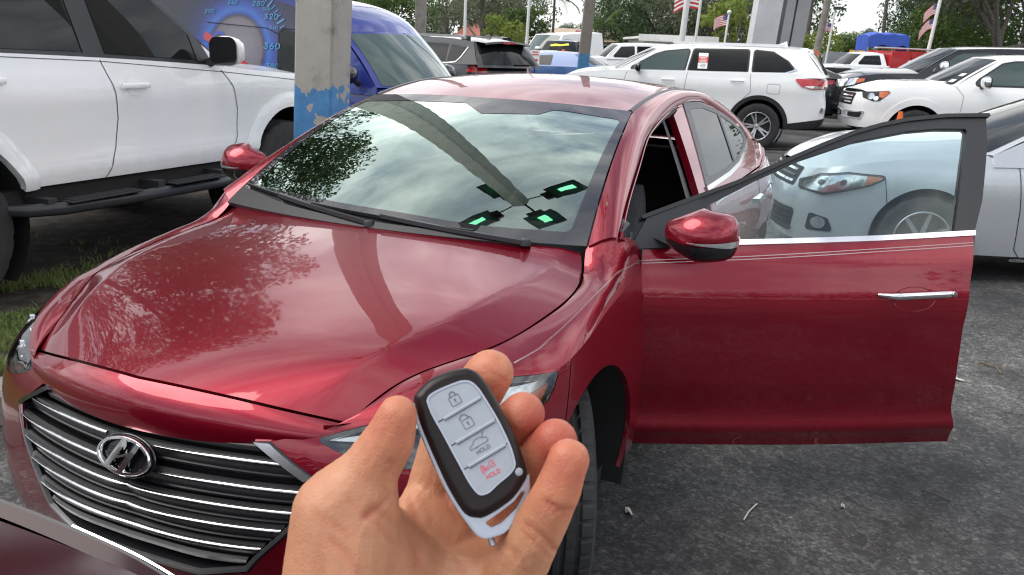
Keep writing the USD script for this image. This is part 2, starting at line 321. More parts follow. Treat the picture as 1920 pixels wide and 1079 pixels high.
# fender top between the hood gap and the shoulder
_In = (lambda P: PchipInterpolator(np.r_[0, np.cumsum(np.linalg.norm(np.diff(np.array(P), axis=0), axis=1))]/np.linalg.norm(np.diff(np.array(P), axis=0), axis=1).sum(), np.array(P)))([(.46, .608, .800), (.40, .645, .812), (.28, .71, .832), (.10, .747, .855), (-.035, .760, .872), (-.17, .753, .89), (-.27, .727, .912), (-.340, .706, .971), (-.372, .750, .998), (-.42, .790, 1.000), (-.51, .81, .975)])
_Oa = np.linspace(.675, 1.0, 40); _On = curve([shell([a, ztop(a)])[0] for a in _Oa])
def fendtop(q):
    q = np.atleast_2d(q); t, v = q[:, 0], q[:, 1:2]; I = _In(t); O = _On(np.clip(t, 0, 1)); K = I*.32+O*.68+np.array([0, .0, 1])*(.018+.045*np.clip((t-.15)*1.3, 0, 1))[:, None]
    return I*(1-v)**2+2*v*(1-v)*K+O*v*v
ft = patch(sbox(.0, 0, 1, 1), fendtop, .025, flange=.006, out=(0, .5, 1))
part(hero, 'fender_top', ft, RED, 50); part(hero, 'fender_top', flipy(ft), RED, 50)
PSL = [(.14, .60), (.231, .445), (.312, .395), (.425, .392), (.546, .435), (.677, .56), (.778, .68), (.897, .735), (.99, .76)]
for dv in (0, .020):
    s_ = patch(LineString(smoothline(np.array(PSL)+[0, dv], 40)).buffer(.0022, cap_style=2), fendtop, .012, off=.0012, out=(0, .5, 1))
    part(hero, 'pinstripe', s_, PINS); part(hero, 'pinstripe', flipy(s_), PINS)
# filler between bonnet edge and headlamp top
def lampfill(q):
    q = np.atleast_2d(q); t, v = q[:, 0], q[:, 1:2]; I = ECf(.36*t)*[1, 1.006, 1]; a = np.interp(t, [0, .3, .62, 1], [.43, .515, .62, .70]); O = shell(np.column_stack([a, ztop(a)])); return I*(1-v)+O*v+np.array([.2, .3, .9])*.008*4*v*(1-v)
lf = patch(sbox(0, 0, 1, 1), lampfill, .06, flange=.012, out=(.3, .3, 1)); part(hero, 'lamp_filler', lf, RED, 60); part(hero, 'lamp_filler', flipy(lf), RED, 60)
# -- grille
part(hero, 'grille_backing', patch(hexp.buffer(.02), shell, .04, off=-.055, out=(1, 0, 0)), DARK, 50)
rimd = patch(hexp.buffer(.003).difference(hexp.buffer(-.001)), shell, .02, off=-.002, flange=.055, out=(1, 0, 0)); part(hero, 'grille_rim', rimd, SATIN, 40)
ghe = Polygon(HEX)
def grow(off, poly): return poly.buffer(off, join_style=2)
fr = grow(-.002, hexp).difference(grow(-.011, hexp)); frame_side = fr.intersection(sbox(-1, 0, 1, .612))
for fs_ in getattr(frame_side, 'geoms', [frame_side]): part(hero, 'grille_chrome_frame', patch(fs_, shell, .015, off=.004, flange=.012, out=(1, 0, 0)), SATCHR, 30)
part(hero, 'grille_chrome_wing', patch(Polygon([(.333, .677), (.302, .677), (.395, .600), (.419, .604)]), shell, .015, off=.006, flange=.015, out=(1, 0, 0)), SATCHR, 30)
part(hero, 'grille_chrome_wing', patch(Polygon([(-.322, .677), (-.300, .677), (-.425, .594), (-.441, .599)]), shell, .015, off=.006, flange=.015, out=(1, 0, 0)), GLOSSB, 30)
def xlim(z):
    c = ghe.intersection(LineString([(-1, z), (1, z)])).bounds; return c[0]+.012, c[2]-.012
def sshell(a, z, off):
    P = shell(np.column_stack([a, np.full(len(a), z)])); e = 1e-3
    n = np.cross(shell(np.column_stack([a+e, np.full(len(a), z)]))-shell(np.column_stack([a-e, np.full(len(a), z)])), shell(np.column_stack([a, np.full(len(a), z+e)]))-shell(np.column_stack([a, np.full(len(a), z-e)])))
    n /= np.linalg.norm(n, axis=1, keepdims=True); n *= np.sign(n[:, :1]); return P+n*off
for k, zc in enumerate((.634, .572, .520, .473, .423)):
    lo, hi = xlim(zc); a = np.linspace(lo, hi, 60)
    prof = [(.0, -.05), (.012, -.012), (.008, -.004), (-.002, -.001), (-.014, -.006), (-.030, -.020), (-.036, -.05)]
    part(hero, 'grille_bar', loft([sshell(a, zc+dz, o) for dz, o in prof]), PLASTIC, 35)
    segs = [(lo+.01, -.095), (.10, hi-.002)] if k == 0 else ([(lo+.006, -.088), (.098, hi-.002)] if k == 1 else [(lo+.006, hi-.002)])
    for s0, s1 in segs:
        a = np.linspace(s0, s1, 60); w = np.clip((a-s0)/.14, .30, 1)*np.where(k < 0, 1, 1)
        pr = []
        for dz, o in [(-.0044, .001), (-.0039, .0042), (-.0008, .0042), (.0034, .001), (.0044, -.004)]:
            P = sshell(a, zc+.001, o); P[:, 2] += dz*w; pr.append(P)
        part(hero, 'grille_chrome_strip', loft(pr), BRUSHED, 60)
    # thin dark rib between two bars
    if k < 4:
        zr = zc-.032; lo, hi = xlim(zr); a = np.linspace(lo, hi, 50)
        part(hero, 'grille_rib', loft([sshell(a, zr+dz, o) for dz, o in [(.008, -.05), (.007, -.022), (0, -.016), (-.007, -.022), (-.008, -.05)]]), SATIN, 35)
part(hero, 'grille_bar', loft([sshell(np.linspace(-.325, .33, 50), .384+dz, o) for dz, o in [(.014, -.05), (.010, -.012), (.004, -.006), (-.012, -.012), (-.022, -.05)]]), PLASTIC, 35)
part(hero, 'grille_top_bar', loft([sshell(np.linspace(-.31, .32, 50), .668+dz, o) for dz, o in [(.012, -.05), (.010, -.008), (0, -.003), (-.012, -.012), (-.014, -.05)]]), PLASTIC, 35)
# emblem: a slanted H in an oval ring
EM = frame((.866, 0.004, .600), (0, 1, 0), (-.30, 0, .954), (.954, 0, .30))
th = np.linspace(0, 2*np.pi, 60, endpoint=False); ell = lambda a, b: Polygon(np.column_stack([a*np.cos(th), b*np.sin(th)]))
em = hero
ringm = []
for a_, b_, z_ in [(.084, .047, 0), (.084, .047, .006), (.081, .044, .010), (.075, .038, .010), (.072, .035, .006), (.072, .035, 0)]: ringm.append(np.column_stack([a_*np.cos(th), b_*np.sin(th), np.full(60, z_)]))
emb = part(hero, 'emblem', xf(loft(ringm, True), EM), CHROME, 40)
hl = Polygon([(-.050, -.037), (-.030, -.040), (-.022, -.010), (.0, -.003), (.016, .004), (.012, -.040), (.030, -.039), (.046, .037), (.030, .040), (.022, .010), (0, .003), (-.016, -.004), (-.012, .040), (-.030, .039)]).buffer(.001)
part(emb, 'emblem_letter', xf(extr(saff.affine_transform(hl, [.80, .42, 0, 1, 0, 0]).intersection(ell(.078, .041)), .011), EM), CHROME, 30)
part(emb, 'emblem_backing', xf(slab(ell(.090, .052), .006, .003), EM@trimesh.transformations.translation_matrix((0, 0, -.010))), GLOSSB, 40)
# -- headlights
for sgn, hp, nm in ((1, hlp, 'l'), (-1, hlm, 'r')):
    inn = (lambda q: shell(q))
    o = (.5, sgn*.6, .2)
    hl_ = part(hero, 'headlight', patch(hp.buffer(.003), shell, .03, off=-.050, out=o), GLOSSB, 50)
    part(hl_, 'housing_rim', patch(hp.buffer(.002).difference(hp.buffer(-.010)), shell, .02, off=-.004, flange=.045, out=o), GLOSSB, 40)
    part(hl_, 'lens', patch(hp.buffer(-.001), shell, .02, off=-.001, out=o), LENS, 60)
    S2 = lambda P: Polygon([(sgn*a, z) for a, z in P])
    part(hl_, 'running_light', patch(S2([(.45, .690), (.515, .704), (.60, .735), (.64, .735), (.53, .690), (.515, .668), (.50, .668), (.508, .690)]), shell, .015, off=-.018, flange=.01, out=o), LAMPW, 40)
    for (ca, cz, rr) in ((.575, .690, .030), (.66, .722, .028)):
        c0 = shell([sgn*ca, cz])[0]; dirv = np.array([.86, sgn*.5, 0])
        bowl = lathe([(rr, .0), (rr*.93, -.012), (rr*.6, -.026), (.004, -.03)], 28); ball = lathe([(rr*.72, -.022), (rr*.66, -.006), (rr*.4, .006), (.001, .011)], 24)
        Mx = trimesh.geometry.align_vectors([0, 0, 1], dirv); Mx[:3, 3] = c0-dirv*.012
        part(hl_, 'reflector', xf(bowl, Mx), LAMPW, 40); part(hl_, 'projector', xf(ball, Mx), GLOSSB, 60)
    part(hl_, 'side_reflector', patch(S2([(.70, .772), (.795, .762), (.785, .722), (.71, .690), (.69, .73)]), shell, .015, off=-.020, flange=.012, out=o), LAMPW, 40)
    part(hl_, 'amber_reflector', patch(S2([(.745, .735), (.795, .752), (.787, .722), (.74, .695)]), shell, .015, off=-.012, flange=.008, out=o), AMBER, 40)
# -- wheels
def tyre_mesh(R, W, rr, tread=True, n=120):
    pr = [(rr, -W*.40), (rr+.01, -W*.46), (R*.80, -W*.5), (R*.93, -W*.485), (R*.975, -W*.44), (R*.992, -W*.37)]
    g = [(-.30, 0), (-.27, 1), (-.235, 1), (-.205, 0), (-.115, 0), (-.085, 1), (-.06, 1), (-.03, 0), (.03, 0), (.06, 1), (.085, 1), (.115, 0), (.205, 0), (.235, 1), (.27, 1), (.30, 0)]
    pr += [(R-.010*d if d else R-.0, W*y) for y, d in g] if tread else [(R, -W*.2), (R, W*.2)]
    pr += [(r, -y) for r, y in reversed(pr[:6])]
    pr = np.array(pr); a = np.linspace(0, 2*np.pi, n, endpoint=False)
    r = np.broadcast_to(pr[:, 0, None], (len(pr), n)).copy(); y = np.broadcast_to(pr[:, 1, None], (len(pr), n)).copy()
    if tread:
        k = np.arange(n); cut = (k % 5 == 0)
        sh = (np.abs(pr[:, 1]) > W*.29) & (pr[:, 0] > R*.96); r[np.ix_(sh, cut)] -= .008
        mid = (np.abs(pr[:, 1]) < W*.22) & (pr[:, 0] > R-.002); r[np.ix_(mid, k % 5 == 2)] -= .003
    P = np.stack([r*np.cos(a), y, r*np.sin(a)], -1); return loft(P, True)
def rim_meshes(rr, W, spokes=5, sw=.045, double=False, face=.36, dish=.03):
    barrel = lathe([(rr, W*.42), (rr*.97, W*.44), (rr*.93, W*.42), (rr*.92, W*.1), (rr*.90, -W*.42), (rr, -W*.42)], 48, 'y')
    # spokes point outward along +y face
    sp = []
    for k in range(spokes):
        for s in ((-.16, .16) if double else (0,)):
            ang = 2*np.pi*k/spokes
            p = Polygon([(rr*.14, -sw*.55), (rr*.94, -sw*.38), (rr*.94, sw*.38), (rr*.14, sw*.55)])
            m = extr(p, .03); v = m.vertices.copy(); v[:, 2] = v[:, 2]-.03+W*face-dish*(1-np.clip(v[:, 0]/rr, 0, 1))**1.0
            q = np.column_stack([v[:, 0], v[:, 2], v[:, 1]+ (s*v[:, 0])]); ca, sa = np.cos(ang), np.sin(ang)
            sp.append(trimesh.Trimesh(np.column_stack([q[:, 0]*ca-q[:, 2]*sa, q[:, 1], q[:, 0]*sa+q[:, 2]*ca]), m.faces, process=False))
    hub = lathe([(.001, W*face-dish+.012), (rr*.16, W*face-dish+.008), (rr*.21, W*face-dish-.012), (rr*.21, -.02)], 24, 'y')
    disc = lathe([(.001, -.01), (rr*.72, -.01), (rr*.72, -.03), (.001, -.03)], 32, 'y')
    back = lathe([(.001, -.05), (rr*.93, -.05)], 32, 'y')
    return barrel, sp, hub, disc, back
def wheel(parent, c, R, W, rr, side=1, steer=0., spokes=5, sw=.045, double=False, rimmat=None, tread=True, n=120, name='wheel', face=.36, dish=.03):
    """side=+1: outer face towards +y."""
    M_ = trimesh.transformations.translation_matrix(c)@rot(steer, (0, 0, 1))@(np.eye(4) if side > 0 else rot(180, (0, 0, 1)))
    w = part(parent, name, xf(tyre_mesh(R, W, rr, tread, n), M_), RUBBER, 35)
    b, sp, hub, disc, back = rim_meshes(rr, W, spokes, sw, double, face, dish); rm = rimmat or ALLOY
    part(w, 'rim', xf(cat_meshes([b, hub]), M_), rm, 35)
    for s in sp: part(w, 'spoke', xf(s, M_), rm, 30)
    part(w, 'brake_disc', xf(cat_meshes([disc, back]), M_), DARKM, 30); return w
wheel(hero, (-.005, .745, .316), .318, .215, .205, 1, 27.0, spokes=5, sw=.05, double=True, n=200)
wheel(hero, (0, -.745, .316), .318, .215, .205, -1, 27.0, spokes=5, sw=.05, double=True)
wheel(hero, (-2.70, .755, .316), .318, .215, .205, 1, 0, spokes=5, sw=.05, double=True)
wheel(hero, (-2.70, -.755, .316), .318, .215, .205, -1, 0, spokes=5, sw=.05, double=True)
def well(parent, cx, cz, R, y0, y1, mat=None, a0=-.22, a1=1.22, name='wheel_well', lips=True):
    a = np.linspace(a0*np.pi, a1*np.pi, 30); rows = [np.column_stack([cx+R*np.cos(a), np.full(30, y), cz+R*np.sin(a)]) for y in (y0, (y0+y1)/2, y1)]
    part(parent, name, loft(rows), mat or PLASTIC, 50)
for s in (1, -1):
    well(hero, 0, .33, ARCHR+.002, s*.872, s*.45, DARK, a0=-.13, a1=1.12); well(hero, -2.70, .33, .372, s*.862, s*.45, DARK)
# -- windshield and its black border
part(hero, 'windshield', patch(sbox(-.995, .005, .995, .995), wind, .05, out=(1, 0, 1)), SHIELD, True)
fin = rpoly([(-.935, .115), (-.44, .105), (.09, .09), (.51, .065), (.915, .065), (.955, .88), (.60, .92), (.52, .92), (.45, .865), (.08, .83), (-.10, .925), (-.6, .915), (-.95, .89)], .03)
part(hero, 'windshield_border', patch(sbox(-.997, .003, .997, .997).difference(fin), wind, .04, off=.0012, out=(1, 0, 1)), look('frit_black', {'p': ('principled_bsdf', dict(base_color=(.018, .017, .020), roughness=.015, specular_ior_level=1.0))}), True)
cw = Polygon([(-.99, -.015), (-.99, .085), (-.80, .065), (-.55, .035), (-.3, .020), (.2, .015), (.72, .0), (.72, -.015)])
part(hero, 'cowl_panel', patch(cw, wind, .03, off=.008, flange=.02, out=(1, 0, 1)), PLASTIC, 40)
def wpt(u, v, off): 
    q = np.array([[u, v]]); e = 1e-3; n = np.cross(wind(q+[e, 0])-wind(q-[e, 0]), wind(q+[0, e])-wind(q-[0, e]))[0]; n /= np.linalg.norm(n); n *= np.sign(n[2]); return wind(q)[0]+n*off
def wiper(p0, p1, b0, b1, pv):
    w = part(hero, 'wiper_arm', loft([np.array([wpt(*(np.array(p0)*(1-t)+np.array(p1)*t), h)+np.array([dx, 0, dz]) for t in np.linspace(0, 1, 12)]) for dx, dz, h in ((-.012, -.004, .010), (-.009, .006, .014), (.009, .006, .014), (.012, -.004, .010))]), SATIN, 40)
    part(w, 'wiper_blade', loft([np.array([wpt(*(np.array(b0)*(1-t)+np.array(b1)*t), h)+np.array([dx, 0, 0]) for t in np.linspace(0, 1, 14)]) for dx, h in ((-.008, .004), (-.005, .017), (.005, .017), (.008, .004), (-.008, .004))]), PLASTIC, 40)
    part(w, 'wiper_pivot', mv(lathe([(.001, .022), (.014, .021), (.018, .015), (.019, 0)], 20), *wpt(*pv, 0)), SATIN, 40)
wiper((.74, -.012), (.02, .048), (.50, .022), (-.41, .062), (.74, -.012)); wiper((-.02, .005), (-.66, .075), (-.40, .055), (-.955, .10), (-.02, .0))
# -- pillars, roof, rear
_AI = [tuple(wind([1, v])[0]) for v in (0, .25, .5, .75, 1)]+[(-1.30, .580, 1.374), (-1.5, .577, 1.398), (-1.75, .573, 1.410), (-2.1, .573, 1.40), (-2.41, .59, 1.362), (-2.75, .625, 1.278), (-2.98, .662, 1.197), (-3.25, .72, 1.07)]
_AO = [(-.40, .788, 1.000), (-.597, .748, 1.083), (-.85, .702, 1.169), (-1.127, .654, 1.259), (-1.30, .636, 1.292), (-1.49, .622, 1.320), (-1.724, .611, 1.343), (-1.95, .607, 1.353), (-2.143, .608, 1.347), (-2.40, .63, 1.305), (-2.62, .655, 1.252), (-2.78, .685, 1.195), (-2.90, .72, 1.12)]
_k = np.array([0, .06, .13, .20, .27, .33, .40, .48, .58, .68, .79, .88, 1.0])
AIf, AOf = PchipInterpolator(_k, np.array(_AI)), PchipInterpolator(_k, np.array(_AO))
def rail(q):
    q = np.atleast_2d(q); t, v = q[:, 0], q[:, 1:2]; I, O = AIf(t), AOf(t); n = np.array([.12, .62, .78])
    return I*(1-v)+O*v+n*.020*4*v*(1-v)
rl = patch(sbox(0, .03, 1, .97), rail, .03, flange=.018, out=(0, .6, .8), aspect=2.0)
part(hero, 'pillar_and_roof_rail', rl, RED, 60); part(hero, 'pillar_and_roof_rail', flipy(rl), RED, 60)
_rz = PchipInterpolator([-2.75, -2.6, -2.4, -2.1, -1.75, -1.5, -1.25, -1.05], [1.315, 1.362, 1.408, 1.440, 1.452, 1.441, 1.410, 1.367]); _ry = PchipInterpolator([-2.75, -2.41, -2.1, -1.75, -1.5, -1.15], [.615, .583, .567, .567, .571, .575])
_re = PchipInterpolator([-2.75, -2.41, -2.1, -1.75, -1.5, -1.30, -1.141], [1.278, 1.362, 1.40, 1.410, 1.398, 1.374, 1.346])
def roof(q):
    q = np.atleast_2d(q); t, u = q[:, 0], q[:, 1]; xF = -1.05-WKT*u*u; xR = -2.6-.10*u*u; x = xF+(xR-xF)*t; y = u*_ry(np.clip(x, -2.75, -1.15))
    c = _rz(np.clip(x+WKT*u*u*(1-t), -2.75, -1.05)); e = _re(np.clip(x, -2.75, -1.141)); return np.stack([x, y, c+(e-c)*np.abs(u)**2.3], 1)
part(hero, 'roof', patch(sbox(.002, -.985, 1, .985), roof, .045, flange=.012, out=(0, 0, 1)), RED, 60)
for s in (1, -1):
    part(hero, 'roof_moulding', loft([np.array([roof([t, s*.985])[0]+np.array([0, s*dy, dz]) for t in np.linspace(0, 1, 30)]) for dy, dz in ((-.004, .0), (.0, .004), (.012, .004), (.017, -.004))]), SATIN, 40)
def rglass(q):
    q = np.atleast_2d(q); u, v = q[:, 0], q[:, 1]; A = roof(np.column_stack([0*u+1, u])); B = np.stack([-3.30+.06*u*u, .70*u, 1.055-.0*u], 1); return A*(1-v)[:, None]+B*v[:, None]+np.array([-.3, 0, .95])*(.03*4*v*(1-v))[:, None]
part(hero, 'rear_window', patch(sbox(-.96, .02, .96, .98), rglass, .06, out=(-.3, 0, 1)), TINT, True)
def deck(q):
    q = np.atleast_2d(q); u, v = q[:, 0], q[:, 1]; return np.stack([-3.28-.44*v+.06*u*u, u*(.74-.10*v), 1.055-.03*v-.05*u*u+.012*np.sin(np.pi*v)], 1)
part(hero, 'boot_lid', patch(sbox(-1, 0, 1, 1), deck, .06, flange=.02, out=(0, 0, 1)), RED, 50)
def tail(q):
    q = np.atleast_2d(q); u, v = q[:, 0], q[:, 1]; return np.stack([-3.72-.05*np.sin(np.pi*v)+.10*np.abs(u)**3+.10*v**2, u*(.64+.12*np.sin(np.pi*v*.8)), 1.02-.80*v], 1)
part(hero, 'rear_bumper', patch(sbox(-1, 0, 1, 1), tail, .06, out=(-1, 0, 0)), RED, 50)
# side below the belt: driver's side with the door opening, far side closed
rarch = Point(-2.70, .33).buffer(.372, quad_segs=24)
low = Polygon([(-.515, .22), (-3.45, .26), (-3.72, .40), (-3.74, 1.0), (-3.30, 1.045), (-2.9, .99), (-.515, .95)]).difference(rarch).difference(sbox(-2.9, 0, -2.5, .4))
openl = rpoly([(-.515, .31), (-1.47, .31), (-1.50, .6), (-1.53, 1.05), (-.515, 1.05)], 0)
sl = patch(low.difference(openl), sside, .05, flange=.015, out=(0, 1, 0)); sr = flipy(patch(low, sside, .05, flange=.015, out=(0, 1, 0)))
part(hero, 'body_side', sl, RED, 50); part(hero, 'body_side', sr, RED, 50)
up = Polygon([(x, z) for x, y, z in [AOf(t) for t in np.linspace(0, 1, 50)]]+[(-3.25, 1.07), (-3.30, 1.04), (-2.9, .985), (-.515, .945)])
ophole = Polygon([(-.40, .90), (-.44, 1.02)]+[(AOf(t)[0], AOf(t)[2]-.004) for t in np.linspace(.03, .415, 20)]+[(-1.60, 1.31), (-1.46, 1.0), (-1.45, .90)])
gsl = patch(up.difference(ophole), gside, .05, flange=.03, out=(0, 1, .3)); gsr = flipy(patch(up, gside, .05, out=(0, 1, .3)))
part(hero, 'side_upper', gsl, RED, 50); part(hero, 'side_upper', gsr, RED, 50)
trim = rpoly([(-1.83, 1.350), (-1.95, 1.352), (-2.143, 1.343), (-2.40, 1.300), (-2.62, 1.247), (-2.79, 1.18), (-2.80, 1.14), (-2.70, 1.10), (-2.38, 1.043), (-2.1, 1.022), (-1.61, 1.012)], .01)
gls = rpoly([(-1.90, 1.322), (-2.148, 1.316), (-2.40, 1.276), (-2.60, 1.222), (-2.735, 1.165), (-2.735, 1.135), (-2.66, 1.105), (-2.36, 1.062), (-2.1, 1.048), (-1.70, 1.045)], .015)
for s in (1, -1):
    f_ = (lambda m: m) if s > 0 else flipy
    part(hero, 'rear_door_window_frame', f_(patch(trim.difference(gls), gside, .03, off=.004, flange=.004, out=(0, 1, 0))), TRIMG if s > 0 else SATIN, 40)
    part(hero, 'rear_door_window', f_(patch(gls, gside, .06, off=.002, out=(0, 1, 0))), PRIV, True)
    part(hero, 'quarter_window_bar', f_(patch(strip([(-2.40, 1.275), (-2.30, 1.06)], .03), gside, .03, off=.006, out=(0, 1, 0))), SATIN)
    part(hero, 'window_chrome', f_(patch(LineString([(-1.60, 1.008), (-2.1, 1.019), (-2.38, 1.038), (-2.70, 1.095), (-2.80, 1.14), (-2.795, 1.18), (-2.76, 1.205)]).buffer(.009, cap_style=2), gside, .02, off=.009, flange=.008, out=(0, 1, 0))), CHROME, 40)
    part(hero, 'rear_door_gap', f_(patch(LineString([(-1.56, .34), (-1.565, .9)]).buffer(.004), sside, .03, off=.0015, out=(0, 1, 0))), SEAM)
    part(hero, 'rear_door_gap', f_(patch(LineString([(-2.22, .34), (-2.30, .50), (-2.52, .78), (-2.60, .95)]).buffer(.004), sside, .03, off=.0015, out=(0, 1, 0))), SEAM)
    hm = trimesh.convex.convex_hull(np.array([(x, .885+o, z) for x, z, o in [(-2.28, .862, 0), (-2.28, .885, 0), (-2.50, .865, 0), (-2.50, .885, 0), (-2.31, .864, .035), (-2.31, .884, .035), (-2.47, .866, .035), (-2.47, .884, .035)]]))
    part(hero, 'rear_door_handle', f_(hm), CHROME, 30)
part(hero, 'rear_door_pinstripe', patch(LineString([(-1.62, .945), (-3.5, 1.0)]).buffer(.003), sside, .03, off=.0012, out=(0, 1, 0)), PAPERW)
part(hero, 'door_jamb', patch(Polygon([(-1.47, .33), (-1.40, .33), (-1.42, 1.0), (-1.56, 1.30), (-1.60, 1.31), (-1.49, 1.0)]), lambda q: gside(q) if False else np.column_stack([q[:, 0], np.where(q[:, 1] > .93, gy(q[:, 1]), .835)-.05, q[:, 1]]), .04, out=(0, 1, 0)), TRIMG)
part(hero, 'door_seal', loft([np.array([AOf(t)*[1, 1, 1]+np.array([0, dy, dz]) for t in np.linspace(.02, .42, 30)]) for dy, dz in ((.004, -.004), (-.004, -.022), (-.03, -.028), (-.045, -.012))]), TRIMG, 40)
for s in (1, -1):
    qw = np.array([(-.44, s*.790, 1.012), (-.505, s*.798, .960), (-.515, s*.79, 1.03), (-.50, s*.772, 1.045)])
    part(hero, 'pillar_corner_trim', trimesh.convex.convex_hull(np.vstack([qw, qw-[0, s*.03, 0]])), SATIN, 30)
# -- cabin
part(hero, 'cabin_floor', bx(-3.5, .55, -.80, .80, .19, .24), DARK)
part(hero, 'firewall', bx(-.46, -.42, -.70, .70, .24, .90), DARK)
part(hero, 'far_door_lining', loft([[(x, -.80+dy, z) for x in (-.45, -2.6)] for z, dy in ((.24, 0), (.90, .02))]), FABRIC)
def dash(q):
    q = np.atleast_2d(q); u, v = q[:, 0], q[:, 1]; return np.stack([-.30-.125*u*u-.50*v, .68*u, .955-.015*v-.02*v**4+.02*np.exp(-((u-.52)/.22)**2-((v-.8)/.3)**2)], 1)
part(hero, 'dashboard', patch(sbox(-1, .0, 1, 1), dash, .06, flange=.22, out=(0, 0, 1)), plain('dash_vinyl', (.055, .057, .06), .55, var=.1), 50)
def seat(px, py, nm='front_seat'):
    prof = [(-.02, .40), (.0, .50), (.10, .535), (.45, .55), (.52, .50), (.50, .40)]
    cu = trimesh.convex.convex_hull(np.array([(px-.05+a, py+y, z*.92) for a, z in prof for y in (-.24, .24)]))
    bk = []
    for v in np.linspace(0, 1, 9):
        w = .24*(1-.28*v**3); t = np.linspace(0, 2*np.pi, 20, endpoint=False); cx = px-.03-.25*v
        bk.append(np.column_stack([cx+np.sign(np.cos(t))*np.abs(np.cos(t))**.7*(.075-.02*v), py+np.sign(np.sin(t))*np.abs(np.sin(t))**.5*w, np.full(20, .47+.56*v+(-.02 if v == 1 else 0))]))
    s = part(hero, nm, cu, FABRIC, 40); part(s, 'seat_back', loft(bk, True, True), FABRIC, 60)
    hr = []
    for v in np.linspace(-1, 1, 9):
        k = math.sqrt(max(.05, 1-v*v*.92)); t = np.linspace(0, 2*np.pi, 20, endpoint=False)
        hr.append(np.column_stack([px-.315+.052*k*np.cos(t), py+.125*k**.5*np.sign(np.sin(t))*np.abs(np.sin(t))**.6, np.full(20, 1.135+.085*v)]))
    part(s, 'headrest', loft(hr, True, True), FABRIC, 60)
    for dy in (-.05, .05): part(s, 'headrest_post', tube([(px-.295, py+dy, 1.0), (px-.31, py+dy, 1.09)], .006), CHROME)
seat(-1.22, .37); seat(-1.22, -.37)
rb = [np.column_stack([-2.42-.20*v+np.array([.08, .08, -.08, -.08]), np.array([-.62, .62, .62, -.62]), np.full(4, .45+.62*v)]) for v in (0, .5, 1)]
part(hero, 'rear_bench', [bx(-2.45, -1.95, -.62, .62, .30, .50), loft(rb, True, True)], FABRIC)
sw = part(hero, 'steering_wheel', xf(trimesh.creation.torus(.18, .016, major_sections=40, minor_sections=10), frame((-.86, .37, .94), (0, 1, 0), (-.42, 0, .91), (-.91, 0, -.42))), PLASTIC, 60)
part(sw, 'steering_hub', trimesh.convex.convex_hull(np.array([(-.83+dx, .37+dy, .93+dz) for dx in (0, -.05) for dy, dz in ((-.08, .05), (.08, .05), (.05, -.06), (-.05, -.06))])), PLASTIC, 30)
part(sw, 'steering_spoke', tube([(-.865, .20, .94), (-.84, .37, .93), (-.865, .54, .94)], .014), PLASTIC)
rm = part(hero, 'interior_mirror', xf(slab(sbox(-.12, -.03, .12, .03).buffer(.012), .03, .01), frame((-.98, .02, 1.285), (0, 1, 0), (-.3, 0, .95), (-.95, 0, -.3))), PLASTIC, 40)
part(rm, 'mirror_stem', tube([(-.965, .02, 1.29), (-.94, .02, 1.325)], .012), PLASTIC)
# -- the open driver's door
dr = part(hero, 'driver_door', patch(Polygon([(-.05, .905), (-.035, .84), (-.022, .79), (-.012, .60), (-.010, .45), (.0, .33), (.012, .236), (.6, .231), (1.211, .228), (1.19, .32), (1.173, .38), (1.146, .55), (1.128, .70), (1.135, .85), (1.150, .96), (1.157, 1.012), (.79, .992), (.30, .972), (.10, .955), (-.02, .945)]), door, .016, flange=.03, out=DN), RED, 50)
inn = Polygon([(-.03, .9), (.0, .34), (.02, .25), (1.19, .242), (1.16, .4), (1.115, .70), (1.14, 1.0), (.1, .95)])
part(dr, 'door_lining', patch(inn, door, .08, off=-.085, out=DN), FABRIC, 50)
part(dr, 'door_edge', patch(inn.buffer(.004).difference(inn.buffer(-.002)), door, .04, off=-.02, flange=.066, out=DN), RED, 50)
fo = [(-.02, .945), (-.045, .955), (-.019, .992), (.011, 1.042), (.153, 1.098), (.318, 1.156), (.509, 1.235), (.63, 1.283), (.748, 1.325), (.85, 1.352), (.952, 1.372), (1.10, 1.387), (1.256, 1.393), (1.245, 1.30), (1.20, 1.12), (1.158, 1.014), (.79, .992), (.3, .972)]
gl = rpoly([(.30, .975), (.79, .994), (1.082, 1.012), (1.178, 1.352), (1.06, 1.350), (.947, 1.339), (.745, 1.301), (.547, 1.239), (.393, 1.174), (.235, 1.098), (.205, 1.075), (.200, .972)], .008)
part(dr, 'window_frame', patch(Polygon(fo).difference(gl), door, .03, off=.003, flange=.03, out=DN), SATIN, 40)
part(dr, 'window_frame_edge', patch(LineString([(.0, 1.045), (.153, 1.101), (.318, 1.159), (.509, 1.238), (.63, 1.286), (.748, 1.328), (.85, 1.355), (.952, 1.375), (1.10, 1.391), (1.262, 1.397)]).buffer(.006), door, .03, off=.012, flange=.05, out=DN), PLASTIC, 40)
part(dr, 'door_window', patch(gl.buffer(.004), door, .08, off=-.006, out=DN), CLEAR, True)
part(dr, 'window_chrome', patch(Polygon([(.29, .966), (.80, .987), (1.158, 1.006), (1.159, 1.022), (.80, 1.003), (.29, .982)]), door, .02, off=.010, flange=.012, out=DN), CHROME, 50)
part(dr, 'mirror_sail', patch(Polygon([(-.05, .945), (-.035, .97), (.011, 1.040), (.153, 1.095), (.192, 1.108), (.198, .972), (.1, .955)]), door, .03, off=.009, flange=.012, out=DN), SATIN, 50)
for dz in (0, .009):
    part(dr, 'pinstripe', patch(LineString([(-.045, .902+dz), (.35, .925+dz), (.75, .951+dz), (1.152, .975+dz)]).buffer(.0012), door, .03, off=.0015, out=DN), PINS)
cup = [np.column_stack([.93+.078*k*np.cos(th), .800+.042*k*np.sin(th)]) for k in (1, .9, .7, .4, .05)]
